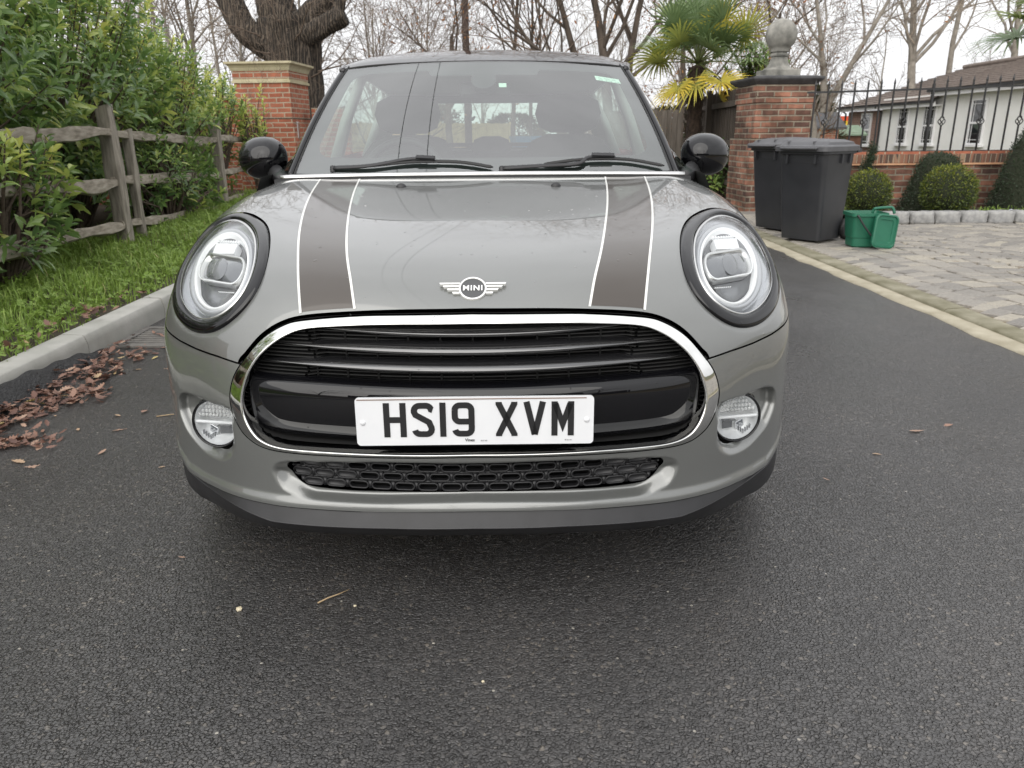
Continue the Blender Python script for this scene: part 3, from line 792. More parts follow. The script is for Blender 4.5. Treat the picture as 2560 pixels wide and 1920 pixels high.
# ---- washer jets
for x, y in ((-.256, .955), (.238, .947)):
    p, n = top(x, y); k = MB(); Mx = Matrix.Translation(p) @ n.to_track_quat('Z', 'Y').to_matrix().to_4x4() @ Matrix.Diagonal((1.25, .9, 1, 1))
    k.lathe([(.0135, -.002), (.0125, .004), (.009, .009), (.004, .0115), (0, .012)], 16, Mx); k.build('washer_jet', M['black_plastic'], car, True)
# ------------------------------------------------------------------ the car: windscreen, roof, cabin
def glass_pt(s, t, h=0.0):
    bx, by, bz = .655*s, 1.134+.072*s*s, .926+.009*s*s
    tx, ty, tz = .538*s, 1.60+.09*s*s, 1.3265-.0165*s*s
    p = Vector((bx*(1-t)+tx*t, by*(1-t)+ty*t, bz*(1-t)+tz*t))
    b = .018*4*t*(1-t)+h
    return p+Vector((.22*s, -.62, .76)).normalized()*b
def glass_grid(nu, nv, h=0.0, s0=-1, s1=1, t0=0, t1=1):
    return np.array([[glass_pt(s, t, h)[:] for t in np.linspace(t0, t1, nv)] for s in np.linspace(s0, s1, nu)])
def grid_obj(name, G, mat, parent, flip=False, smooth=True):
    q = quads(*G.shape[:2]); q = q[:, ::-1] if flip else q
    return mesh_obj(name, G.reshape(-1, 3), q, mat, parent, smooth)
ws = grid_obj('windscreen', glass_grid(49, 33), M['glass'], car); ws['label'] = 'windscreen reflecting the pale sky'
# printed black border with the sensor block at the top
def frit():
    nu, nv = 201, 121; G = glass_grid(nu, nv, -.005); ss = np.linspace(-1, 1, nu)[:, None]*np.ones((1, nv)); tt = np.ones((nu, 1))*np.linspace(0, 1, nv)[None]
    X = G[..., 0]; Z = G[..., 2]; hw = .612*(1-tt)+.492*tt
    t_lo, t_hi = .135, .918; Y = tt*.57
    qx = np.abs(X)-(hw-.06); qy = np.abs(Y-(t_lo+t_hi)/2*.57)-((t_hi-t_lo)/2*.57-.06)
    sd = np.hypot(np.maximum(qx, 0), np.maximum(qy, 0))+np.minimum(np.maximum(qx, qy), 0)-.06
    w = .198+.012*np.clip((Z-1.27)/.02, 0, 1); sens = np.minimum(w-np.abs(X), Z-1.2715)
    ell = (1-np.sqrt((X/.047)**2+((Z-1.256)/.034)**2))*.04
    f = np.maximum(np.maximum(sd, sens), ell)
    A = [np.concatenate([p, [v]]) for p, v in zip(G.reshape(-1, 3), f.ravel())]
    A, polys, _ = clip(A, [tuple(q) for q in quads(nu, nv).tolist()], 3); A = np.array(A)
    used = sorted({i for p in polys for i in p}); rm = {o: n for n, o in enumerate(used)}
    mesh_obj('windscreen_border', A[used, :3], [tuple(rm[i] for i in p) for p in polys], M['frit'], ws)
frit()
# permit sticker in the upper corner, sensor window
M['sticker'] = pmat('sticker_pale_green', (.62, .80, .70), .5); M['sticker_ink'] = pmat('sticker_ink', (.25, .42, .36), .6)
k = MB(); c = [glass_pt(.765, .875, -.004), glass_pt(.93, .845, -.004), glass_pt(.93, .795, -.004), glass_pt(.765, .825, -.004)]
k.add(c, [(0, 1, 2, 3)]); st = k.build('permit_sticker', M['sticker'], ws)
k = MB()
for tt, wd in ((.858, .12), (.838, .14)):
    for i in range(9):
        if (i*7+int(tt*1000)) % 4 == 0: continue
        s = .785+wd*i/9; t = tt-(s-.765)*.18; k.add([glass_pt(s, t, -.0036), glass_pt(s+.011, t-.002, -.0036), glass_pt(s+.011, t-.009, -.0036), glass_pt(s, t-.007, -.0036)], [(0, 1, 2, 3)])
k.build('sticker_text', M['sticker_ink'], st)
k = MB(); k.add([glass_pt(.10, .775, -.006), glass_pt(.15, .775, -.006), glass_pt(.15, .735, -.006), glass_pt(.10, .735, -.006)], [(0, 1, 2, 3)])
k.build('sensor_window', M['sticker'], ws)
# chrome strip at the back of the bonnet
k = MB(); rings = []
for x in np.linspace(-.70, .70, 61):
    a = abs(x)/.70; y = 1.122+.052*a**2.2; z = .9285-.009*a**2
    pr = [(-.004, -.002), (-.005, .004), (-.001, .0105), (.006, .0125), (.014, .0115), (.018, .004), (.016, -.004)]
    rings.append([Vector((x, y+p, z+q)) for p, q in pr])
k.loops(rings, cap0=True, cap1=True); k.build('scuttle_trim', M['satin'], car, True)
k = MB(); rings = []
for x in np.linspace(-.72, .72, 41):
    a = abs(x)/.72; rings.append([Vector((x, 1.108+.05*a**2.2, .905-.02*a*a)), Vector((x, 1.119+.05*a**2.2, .9295-.012*a*a)), Vector((x, 1.17+.06*a*a, .90-.01*a*a)), Vector((x, 1.17+.06*a*a, .86))])
k.loops(rings, closed=False); k.build('scuttle_panel', M['rubber'], car, True)
# pillars
def pillar(s):
    k = MB(); rings = []; ks = MB(); rs = []
    for t in np.linspace(-.02, 1.03, 40):
        g = glass_pt(s, t); o = Vector((s*(.704*(1-t)+.575*t), 1.255*(1-t)+1.745*t, .931*(1-t)+1.3155*t))+Vector((s*.22, -.62, .76)).normalized()*.018*4*t*(1-t)
        n = Vector((s*.30, -.60, .74)).normalized(); d = o-g
        rs.append([g-n*.006, g+n*.004, g+d*.10+n*.003, g+d*.24-n*.002, g+d*.36-n*.006, g+d*.36-n*.02])
        rings.append([g+d*.34-n*.010, g+d*.36+n*.001, g+d*.52+n*.005, g+d*.72+n*.004, g+d*.9-n*.001, g+d*1.0-n*.012, g+d*.98-n*.035+Vector((0, .02, 0)), g+d*.55-n*.05+Vector((0, .03, 0)), g+d*.1-n*.03])
    k.loops(rings, closed=True, cap0=True, cap1=True); p = k.build('windscreen_pillar', M['gloss_black'], car, True)
    ks.loops(rs, closed=False); ks.build('pillar_seal', M['rubber'], p, True)
for s in (-1, 1): pillar(s)
# roof
def roof_pt(u, v, h=0.0):
    """u across -1..1, v front to back 0..1"""
    y = np.interp(v, [0, .05, .15, .3, .5, .75, 1], [1.605, 1.68, 1.86, 2.12, 2.55, 3.1, 3.60])
    zc = np.interp(v, [0, .05, .15, .3, .5, .75, 1], [1.330, 1.3545, 1.392, 1.414, 1.412, 1.385, 1.325])
    w = np.interp(v, [0, .05, .15, .3, .5, .75, 1], [.555, .572, .585, .598, .605, .595, .56])
    ed = np.interp(v, [0, .05, .15, .3, 1], [.019, .033, .052, .066, .075])
    a = abs(u); z = zc-ed*(.62*a**2.2+.38*a**9)
    return Vector((u*w, y+.09*a**2*max(0, 1-v*6), z+h))
def smooth_grid(G, it=6):
    for _ in range(it):
        H = G.copy(); H[:, 1:-1] = (G[:, :-2]+2*G[:, 1:-1]+G[:, 2:])/4; G = H
    return G
RG = smooth_grid(np.array([[roof_pt(u, v)[:] for v in np.linspace(0, 1, 80)] for u in np.linspace(-1, 1, 61)]), 12)
k = MB(); rings = []
fr = [Vector(RG[i, 0])+Vector((0, .004, -.012)) for i in range(61)]
rf = grid_obj('roof', RG, M['gloss_black'], car)
k.loops([[Vector(RG[i, 0]) for i in range(61)], [Vector(RG[i, 0])+Vector((0, -.001, -.003)) for i in range(61)], fr, [p+Vector((0, .03, -.01)) for p in fr]], closed=False)
k.build('roof_front_edge', M['rubber'], rf, True)
k = MB()
for i in (0, 60): k.sweep([Vector(RG[i, j])+Vector((0, 0, -.012)) for j in range(0, 80)], .016, 8)
k.build('roof_rail', M['gloss_black'], rf, True)
G = RG.copy(); G[..., 2] -= .035; G[..., 0] *= .97; G[..., 1] += .02
grid_obj('headliner', G[:, 2:], M['headliner'], rf, True)
# body sides, doors, tail
def side_profile(y):
    """half width at heights for the flank behind the front wing"""
    belt = .925+.022*(y-1.2); k_ = np.interp(y, [1.1, 1.3, 2.2, 3.0, 3.4, 3.7, 3.81], [0, .0, .008, .012, -.01, -.10, -.19])
    return [(.852+k_-.02, .20), (.855+k_, .30), (.853+k_, .48), (.848+k_, .62), (.835+k_, .74), (.81+k_, .84), (.772+k_*.9, belt)]
def body_side(s):
    ys = np.concatenate([np.linspace(1.19, 3.40, 60), np.linspace(3.43, 3.78, 12)])
    G = []
    for y in ys:
        pr = side_profile(y); zz = np.linspace(pr[0][1], pr[-1][1], 24)
        G.append([(s*np.interp(z, [p[1] for p in pr], [p[0] for p in pr]), y, z) for z in zz])
    G = np.array(G); A = [np.concatenate([p, [math.hypot(p[1]-3.27, p[2]-.312)-.388]]) for p in G.reshape(-1, 3)]
    A, polys, _ = clip(A, [tuple(q) for q in quads(*G.shape[:2]).tolist()], 3); A = np.array(A)
    mesh_obj('body_side', A[:, :3], polys, M['paint'], car)
    # door outline, handle, sill
    k = MB()
    for y in (1.36, 2.52):
        k.sweep([Vector((s*(np.interp(z, [p[1] for p in side_profile(y)], [p[0] for p in side_profile(y)])+.0005), y, z)) for z in np.linspace(.33, .93, 14)], .0025, 5)
    k.build('door_gap', M['void'], car)
    k = MB(); k.sweep([(s*.848, 2.26, .80), (s*.872, 2.29, .803), (s*.874, 2.40, .806), (s*.852, 2.43, .807)], .012, 8); k.build('door_handle', M['satin'], car, True)
    k = MB()
    for yc in (.775, 3.27):
        a0 = .26 if yc < 1 else .02
        rings = []
        for a in np.linspace(-.02 if yc < 1 else -.12, pi+.16, 60):
            ca, sa = cos(a), sin(a)
            def px(r):
                y = yc-ca*r; z = .312+sa*r
                if yc < 1: xx = np.interp(y, [.36, .42, .48, .55, .66, .8, 1.3], [.813, .835, .846, .851, .855, .857, .857])
                else: xx = .862
                return xx, y, z
            xo = px(.392); xi = px(.348)
            rings.append([Vector((s*(xo[0]-.02), xo[1], xo[2])), Vector((s*(xo[0]+.002), xo[1], xo[2])), Vector((s*(xo[0]+.0055), yc-ca*.385, .312+sa*.385)), Vector((s*(xi[0]+.007), xi[1], xi[2])), Vector((s*(xi[0]-.0), yc-ca*.342, .312+sa*.342)), Vector((s*(xi[0]-.05), yc-ca*.342, .312+sa*.342))])
        k.loops(rings, closed=False)
    k.bar((s*.858, 1.10, .235), (s*.866, 2.96, .235), .03, .10)
    k.build('wheel_arch_trim', M['black_plastic'], car, ang=40)
    # glass band between belt and roof
    k = MB(); rows = []
    yy = np.linspace(1.30, 3.45, 40)
    for y in yy:
        bx, bz = side_profile(y)[-1]; i = np.argmin(abs(RG[60, :, 1]-y)); r = RG[60, i]
        b = Vector((s*(bx-.012), y, bz)); t = Vector((s*(r[0]-.008), y, r[2]-.012)) if y > 1.76 else None
        if t is None:
            f = (y-1.26)/(1.76-1.26); t = Vector((s*(.70*(1-f)+.572*f-.01), y, .931*(1-f)+1.31*f-.012))
        rows.append([b, b.lerp(t, .5)+Vector((s*.012, 0, 0)), t])
    k.loops(rows, closed=False); k.build('side_window', M['side_glass'], car, True)
    for y0, y1, w in ((2.16, 2.24, 0), (3.06, 3.46, 1)):
        k = MB(); rr = []
        for y in np.linspace(y0, y1, 6):
            bx, bz = side_profile(y)[-1]; i = np.argmin(abs(RG[60, :, 1]-y)); r = RG[60, i]
            b = Vector((s*(bx-.03), y+.0, bz-.02)); t = Vector((s*(r[0]-.02), y, r[2]-.012)); rr.append([b, b.lerp(t, .5)+Vector((s*.012, 0, 0)), t, t+Vector((-s*.03, 0, -.01)), b.lerp(t, .5)+Vector((-s*.03, 0, 0)), b+Vector((-s*.05, 0, 0))])
        k.loops(rr, closed=True, cap0=True, cap1=True); k.build('rear_pillar' if w else 'door_pillar', M['trim_grey'], car, True)
    # door mirror
    k = MB(); V = []; F = []; nu, nv = 40, 28; cx, cy, cz = s*.832, 1.45, .982
    for i in range(nv+1):
        th = pi*i/nv
        for j in range(nu):
            ph = 2*pi*j/nu; x, y, z = sin(th)*cos(ph), sin(th)*sin(ph), cos(th)
            e = 2.25; q = (abs(x)**e+abs(y)**e+abs(z)**e)**(-1/e); x, y, z = x*q, y*q, z*q
            yy_ = y*.098 if y < 0 else y*.035
            V.append((cx+x*.094*(1-.08*z*z)+s*.012*z*0, cy+yy_+.05*(s*x)*.35, cz+z*.077+.010*(s*x)*-.4))
    F = [(i*nu+j, i*nu+(j+1) % nu, (i+1)*nu+(j+1) % nu, (i+1)*nu+j) for i in range(nv) for j in range(nu)]
    if s < 0: pass
    k.add(V, [tuple(reversed(f)) for f in F]); m = k.build('door_mirror', M['gloss_black'], car, True); m['label'] = 'rounded gloss black door mirror'
    k = MB(); k.sweep([(s*.725, 1.315, .893), (s*.755, 1.35, .915), (s*.785, 1.40, .935), (s*.80, 1.43, .955)], [.040, .037, .036, .034], 12, sx=.75); k.build('mirror_foot', M['black_plastic'], m, True)
    k = MB(); k.sweep([(cx+.094*cos(a)*1.0, cy-.062+.028*abs(cos(a))**3*1.4, cz-.020-.010*sin(a)) for a in np.linspace(pi*.08, pi*.92, 20)], .0016, 5); 
    k = MB(); k.lathe([(0, 0), (.062, .0)], 30, Matrix.Translation((cx, cy+.036, cz)) @ Matrix.Rotation(R(-90), 4, 'X') @ Matrix.Diagonal((1.25, 1, 1, 1))); k.build('mirror_glass', M['chrome'], m, True)
for s in (-1, 1): body_side(s)
def tail():
    k = MB(); rows = []
    for z in np.linspace(.22, .98, 14):
        y = np.interp(z, [.22, .35, .6, .8, .98], [3.74, 3.82, 3.80, 3.76, 3.66]); w = np.interp(z, [.22, .5, .8, .98], [.66, .70, .68, .63])
        rows.append([Vector((w*u*(1.0), y-.06*abs(u)**3, z)) for u in np.linspace(-1, 1, 21)])
    k.loops(rows, closed=False); k.build('tailgate', M['paint'], car, True)
    # frame round the rear window
    k = MB()
    A = [(-.60, 3.60, .985), (.60, 3.60, .985), (.53, 3.52, 1.29), (-.53, 3.52, 1.29)]; B = [(-.50, 3.615, 1.01), (.50, 3.615, 1.01), (.44, 3.54, 1.245), (-.44, 3.54, 1.245)]
    k.loops([[Vector(p) for p in A], [Vector(p) for p in B], [Vector(p)+Vector((0, -.05, 0)) for p in B], [Vector(p)+Vector((0, -.05, 0)) for p in A]]); k.build('rear_window_frame', M['frit'], car)
    k = MB(); k.add(B, [(0, 1, 2, 3)]); k.build('rear_window', M['side_glass'], car)
    for s in (-1, 1):
        k = MB(); k.box((s*.66, 3.70, .80), (.12, .10, .24), bev=.03); k.build('tail_lamp', pmat('tail_red', (.35, .01, .01), .15, Coat_Weight=1), car)
tail()
# floor and engine bay keep the light out
k = MB(); k.box((0, 2.05, .20), (1.40, 3.1, .05)); k.box((0, .62, .52), (1.16, .75, .36)); k.box((0, 1.12, .55), (1.40, .16, .62)); k.box((0, .40, .30), (1.1, .30, .16)); k.build('underbody', M['void'], car)
# wheels
def wheel(x, y, s):
    Mx = Matrix.Translation((x, y, .306)) @ Matrix.Rotation(R(90)*s, 4, 'Y')
    k = MB(); k.lathe([(.215, -.085), (.255, -.097), (.288, -.095), (.302, -.075), (.306, -.04), (.306, .04), (.302, .075), (.288, .095), (.255, .097), (.215, .085), (.205, .0), (.215, -.085)], 48, Mx)
    w = k.build('wheel', M['tyre'], car, True)
    k = MB(); k.lathe([(.214, .080), (.205, .07), (.20, -.06)], 48, Mx); k.lathe([(.0, .062), (.04, .06), (.045, .05)], 24, Mx)
    for i in range(5):
        a = 2*pi*i/5; A = Mx @ Vector((.035*cos(a), .035*sin(a), .052)); B = Mx @ Vector((.205*cos(a), .205*sin(a), .066)); k.bar(A, B, .055, .022, up=Mx.to_3x3() @ Vector((0, 0, 1)))
    k.build('rim', M['alloy'], w, True)
for y in (.775, 3.27):
    for s in (-1, 1): wheel(s*.752, y, s)
# ---- cabin
def cabin():
    k = MB(); rows = []
    for x in np.linspace(-.66, .66, 41):
        a = abs(x)/.66; hump = .045*math.exp(-((x+.34)/.13)**2); c = .012*math.exp(-(x/.12)**2)
        rows.append([Vector((x, 1.18+.07*a*a, .925)), Vector((x, 1.32+.05*a*a, .940+.2*c)), Vector((x, 1.50+.03*a*a, .948+hump*.6+c)), Vector((x, 1.60, .945+hump+c)), Vector((x, 1.66, .925+hump*.8)), Vector((x, 1.67, .85)), Vector((x, 1.62, .6))])
    k.loops(rows, closed=False); k.build('dashboard', M['dash'], car, True)
    k = MB(); k.box((0, 2.4, .30), (1.3, 2.4, .10)); k.box((0, 3.3, .62), (1.2, .5, .70), bev=.06); k.build('cabin_floor', M['cabin'], car)
    Mx = Matrix.Translation((-.345, 1.745, .895)) @ Matrix.Rotation(R(62), 4, 'X')
    k = MB(); k.lathe([(.160+.0165*cos(a), .0165*sin(a)) for a in np.linspace(0, 2*pi, 13)], 56, Mx)
    w = k.build('steering_wheel', M['dash'], car, True)
    k = MB(); k.lathe([(0, .035), (.05, .03), (.062, .01), (.062, -.03)], 24, Mx)
    for a in (0, pi, pi*1.5): k.bar(Mx @ Vector((.04*cos(a), .04*sin(a), 0)), Mx @ Vector((.158*cos(a), .158*sin(a), 0)), .035, .018, up=Mx.to_3x3() @ Vector((0, 0, 1)))
    k.build('wheel_hub', M['dash'], w, True)
    k = MB()
    for s in (-1, 1): k.add([Mx @ Vector(p) for p in ((s*.075, -.005, .02), (s*.079, -.005, .02), (s*.079, .035, .02), (s*.075, .035, .02))], [(0, 1, 2, 3)])
    k.build('wheel_trim', M['satin'], w)
    def cushion(name, secs, parent):
        k = MB(); rings = []
        for (c, w_, d, tl) in secs:
            ring = []
            for i in range(24):
                a = 2*pi*i/24; e = .55; ca, sa = cos(a), sin(a)
                ring.append(Vector(c)+Vector((math.copysign(abs(ca)**e, ca)*w_, math.copysign(abs(sa)**e, sa)*d, math.copysign(abs(sa)**e, sa)*d*tl)))
            rings.append(ring)
        k.loops(rings, cap0=True, cap1=True); return k.build(name, M['cabin'], parent, True)
    for sx in (-.375, .375):
        st_ = cushion('front_seat', [((sx, 2.10, .52), .20, .07, 0), ((sx, 2.13, .62), .235, .075, 0), ((sx, 2.17, .80), .245, .075, 0), ((sx, 2.21, .96), .225, .06, 0), ((sx, 2.23, 1.03), .17, .045, 0), ((sx, 2.235, 1.06), .10, .03, 0)], car)
        cushion('headrest', [((sx, 2.245, 1.065), .08, .03, 0), ((sx, 2.24, 1.09), .135, .05, 0), ((sx, 2.235, 1.15), .155, .055, 0), ((sx, 2.24, 1.205), .14, .05, 0), ((sx, 2.25, 1.235), .08, .03, 0)], st_)
        cushion('seat_cushion', [((sx, 1.92, .40), .22, .26, 0), ((sx, 1.92, .48), .24, .27, 0), ((sx, 1.92, .53), .20, .22, 0)], st_)
    b = cushion('rear_bench', [((0, 3.0, .5), .58, .08, 0), ((0, 3.03, .7), .60, .08, 0), ((0, 3.06, .90), .57, .06, 0), ((0, 3.07, .95), .5, .04, 0)], car)
    for sx in (-.36, 0, .36): cushion('headrest', [((sx, 3.07, .93), .07, .03, 0), ((sx, 3.07, .97), .115, .045, 0), ((sx, 3.075, 1.03), .10, .04, 0), ((sx, 3.08, 1.05), .05, .02, 0)], b)
    k = MB(); Mx = Matrix.Translation((0, 1.555, 1.236)) @ Matrix.Rotation(R(90), 4, 'X') @ Matrix.Diagonal((1.0, .72, 1, 1))
    k.lathe([(0, .02), (.034, .018), (.044, .008), (.045, -.012), (0, -.014)], 28, Mx); k.build('mirror_mount', M['dash'], car, True)
    k = MB(); k.box((0, 1.62, 1.225), (.20, .03, .055), bev=.012); k.build('rear_view_mirror', M['dash'], car)
cabin()
ch = empty('hanging_charm', (-.055, 1.66, 1.20), 0, 'small dark bird shaped charm hanging on a cord behind the windscreen', 'charm')
k = MB(); k.sweep([(0, 0, 0), (.002, 0, -.05), (0, 0, -.075)], .0012, 5); k.build('cord', M['rubber'], ch)
k = MB(); k.sweep([(-.014, 0, -.085), (-.006, 0, -.082), (.004, 0, -.082), (.013, 0, -.074), (.016, 0, -.071)], [.001, .006, .007, .004, .001], 8); k.sweep([(0, 0, -.045), (0, 0, -.055), (0, 0, -.065)], [.002, .005, .002], 8); k.build('bird', M['rubber'], ch, True)
# ---- wipers, lying on the foot of the glass
def wiper(pts, arm, joint):
    k = MB(); rings = []; n = len(pts)
    P = catmull(np.array([glass_pt(s, t, .012)[:] for s, t in pts]), 40)
    up = Vector((0, -.62, .78)); k.sweep(P, [.002]+[.0062]*38+[.002], 8, up=up, sx=1.15, sy=.7)
    w = k.build('wiper', M['rubber'], car, True)
    k = MB(); A = catmull(np.array([glass_pt(s, t, h)[:] for s, t, h in arm]), 24); k.sweep(A, list(np.linspace(.0085, .0048, 24)), 8, up=up, sx=1.1, sy=.6); k.build('wiper_arm', M['black_plastic'], w, True)
    k = MB(); a, b = glass_pt(*joint[0], .024), glass_pt(*joint[1], .022); k.bar(a, b, .014, .009, up=up); k.build('wiper_joint', M['black_plastic'], w)
    k = MB(); p = glass_pt(arm[0][0], arm[0][1], .004); k.lathe([(.010, -.012), (.009, .006), (.006, .009), (0, .010)], 16, Matrix.Translation(p)); k.build('wiper_pivot', M['black_plastic'], w, True)
wiper([(-.60, .048), (-.42, .076), (-.25, .084), (-.1, .075), (.055, .040)], [(-.80, .040, .006), (-.60, .050, .012), (-.42, .088, .017), (-.33, .097, .017), (-.28, .090, .015)], ((-.35, .094), (-.25, .090)))
wiper([(.32, .055), (.50, .082), (.66, .086), (.80, .070), (.965, .018)], [(.10, .042, .006), (.30, .046, .011), (.50, .052, .014), (.56, .090, .018), (.66, .097, .017), (.71, .090, .015)], ((.58, .096), (.70, .092)))
# ------------------------------------------------------------------ ground, road, kerbs, drive
rng = np.random.default_rng(7); rnd = random.Random(11)
def asphalt():
    m = pmat('asphalt', (.04, .04, .042), .5); v = coords(m)
    big = noise(m, v, .7, 3)
    wv = nd(m, 'TexNoise', Scale=90.0, Detail=2.0); lk(m, v, wv.inputs['Vector'])
    vm = nd(m, 'VectorMath', operation='MULTIPLY_ADD'); vm.inputs[1].default_value = (.006, .006, .006); lk(m, wv.outputs['Color'], vm.inputs[0]); lk(m, v, vm.inputs[2])
    ag2 = nd(m, 'TexVoronoi', Scale=118.0); lk(m, vm.outputs[0], ag2.inputs['Vector']); ed = nd(m, 'TexVoronoi', Scale=118.0, feature='DISTANCE_TO_EDGE'); lk(m, vm.outputs[0], ed.inputs['Vector'])
    sepc = nd(m, 'SeparateColor'); lk(m, ag2.outputs['Color'], sepc.inputs[0])
    chip = ramp(m, sepc.outputs[0], [(0, (.026, .025, .025)), (.6, (.043, .042, .0415)), (.93, (.061, .059, .0575)), (1, (.12, .11, .095))])
    edm = nd(m, 'MapRange', interpolation_type='SMOOTHSTEP'); edm.inputs[1].default_value = .0; edm.inputs[2].default_value = .20; lk(m, ed.outputs['Distance'], edm.inputs[0])
    gap = nd(m, 'MapRange'); gap.inputs[1].default_value = .42; gap.inputs[2].default_value = .62; lk(m, noise(m, v, 70, 3, .7), gap.inputs[0])
    e2 = nd(m, 'Math', operation='MAXIMUM'); lk(m, edm.outputs[0], e2.inputs[0]); lk(m, gap.outputs[0], e2.inputs[1])
    mst = nd(m, 'Mix', data_type='RGBA'); lk(m, e2.outputs[0], mst.inputs[0]); mst.inputs[6].default_value = (.014, .0135, .0135, 1); lk(m, chip, mst.inputs[7]); stone = mst.outputs[2]
    wear = ramp(m, big, [(.35, (.80, .78, .78)), (.65, (1.12, 1.08, 1.06))])
    mx = nd(m, 'Mix', data_type='RGBA', blend_type='MULTIPLY'); mx.inputs[0].default_value = 1; lk(m, stone, mx.inputs[6]); lk(m, wear, mx.inputs[7])
    pt = ramp(m, noise(m, v, 2.6, 5, .6), [(.35, (.84, .83, .83)), (.5, (1, 1, 1)), (.68, (1.12, 1.09, 1.06))])
    mp2 = nd(m, 'Mix', data_type='RGBA', blend_type='MULTIPLY'); mp2.inputs[0].default_value = 1; lk(m, mx.outputs[2], mp2.inputs[6]); lk(m, pt, mp2.inputs[7]); mx = mp2
    # pale grains pressed into the binder
    gr = nd(m, 'TexVoronoi', Scale=85.0); lk(m, v, gr.inputs['Vector']); sg = nd(m, 'SeparateColor'); lk(m, gr.outputs['Color'], sg.inputs[0])
    m1 = nd(m, 'Math', operation='GREATER_THAN'); m1.inputs[1].default_value = .992; lk(m, sg.outputs[1], m1.inputs[0])
    m2 = nd(m, 'Math', operation='LESS_THAN'); m2.inputs[1].default_value = .28; lk(m, gr.outputs['Distance'], m2.inputs[0])
    m3 = nd(m, 'Math', operation='MULTIPLY'); lk(m, m1.outputs[0], m3.inputs[0]); lk(m, m2.outputs[0], m3.inputs[1])
    mg = nd(m, 'Mix', data_type='RGBA'); lk(m, m3.outputs[0], mg.inputs[0]); lk(m, mx.outputs[2], mg.inputs[6]); mg.inputs[7].default_value = (.30, .28, .24, 1)
    lk(m, mg.outputs[2], bsdf(m).inputs['Base Color'])
    hs = nd(m, 'Math', operation='MULTIPLY_ADD'); hs.inputs[1].default_value = .7; hs.inputs[2].default_value = .3; lk(m, sepc.outputs[1], hs.inputs[0])
    h1 = nd(m, 'Math', operation='MULTIPLY'); lk(m, hs.outputs[0], h1.inputs[0]); lk(m, e2.outputs[0], h1.inputs[1])
    n2 = noise(m, v, 320, 3, .7); n3 = noise(m, v, 30, 4, .6)
    b1 = bump(m, n3, .25, .010); b2 = bump(m, h1.outputs[0], .9, .0065, b1); b3 = bump(m, n2, .4, .002, b2); setn(m, b3)
    # damp sheen that varies over the surface
    rr = ramp(m, noise(m, v, 1.6, 4), [(.3, (.26,)*3), (.7, (.40,)*3)]); lk(m, rr, bsdf(m).inputs['Roughness'])
    bsdf(m).inputs['Specular IOR Level'].default_value = 1.0
    return m
M['asphalt'] = asphalt()
M['soil'] = noisy('soil', (.035, .026, .018), (.07, .055, .035), 14, .9, .5, 40, .02)
M['concrete'] = noisy('kerb_concrete', (.30, .30, .27), (.44, .43, .40), 5, .75, .35, 90, .004)
M['concrete_mossy'] = noisy('kerb_concrete_mossy', (.13, .12, .07), (.27, .25, .185), 6, .8, .4, 60, .006)
M['mortar'] = noisy('pale_mortar', (.28, .25, .18), (.40, .365, .28), 7, .85, .4, 80, .005)
M['tar'] = noisy('fresh_tar', (.008, .008, .009), (.02, .02, .021), 30, .42, .9, 70, .02)
M['field'] = noisy('rough_ground', (.05, .055, .025), (.11, .10, .05), 1.2, .95, .6, 8, .1)
def sheet(name, x0, x1, y0, y1, z, mat, parent=None, nx=2, ny=2):
    xs, ys = np.linspace(x0, x1, nx), np.linspace(y0, y1, ny); G = np.array([[(x, y, z) for y in ys] for x in xs])
    o = grid_obj(name, G, mat, None, False, False); return tag(o, kind='structure')
sheet('ground', -900, 900, -700, 1800, -.03, M['field'])
sheet('road', -2.05, 2.80, -14, 34, 0, M['asphalt'])
KX = -2.03
def kerb_side():
    k = MB()
    y = -13.29; i = 0
    while y < 30:
        L = .910; h = .120+rnd.uniform(-.002, .002); dx = rnd.uniform(-.003, .003)
        pr = [(KX+dx, -.05), (KX+dx, h*.62), (KX-.012+dx, h*.94), (KX-.02+dx, h), (KX-.125+dx, h+.004), (KX-.125+dx, -.05)]
        A = [(p, y+.0045, q) for p, q in pr]; B = [(p, y+L-.0045, q) for p, q in pr]
        n = len(pr); b = [A, B]; k.loops([A, B], cap0=True, cap1=True); y += L; i += 1
    tag(k.build('kerb', M['concrete'], None, ang=50), kind='structure')
    # tar left proud against one kerb stone
    k = MB(); rings = []
    for y in np.linspace(-.5, 2.32, 90):
        t = (y+.5)/2.82; top_ = (.014+.062*sstep(0, .25, t))*1.0*(1-sstep(.86, 1.0, t))+.012*math.sin(y*9)+.006*math.sin(y*31); w = .075+.018*math.sin(y*5.3)+.008*math.sin(y*23)
        w *= sstep(0, .1, t)*(1-sstep(.93, 1, t))+.08
        rings.append([Vector((KX+.0015, y, max(.008, top_))), Vector((KX+w*.25, y, max(.006, top_*.9))), Vector((KX+w*.6, y, max(.004, top_*.42+.004*math.sin(y*47)))), Vector((KX+w, y, .0015))])
    k.loops(rings, closed=False); tag(k.build('tar_fillet', M['tar'], None, True), kind='structure')
kerb_side()
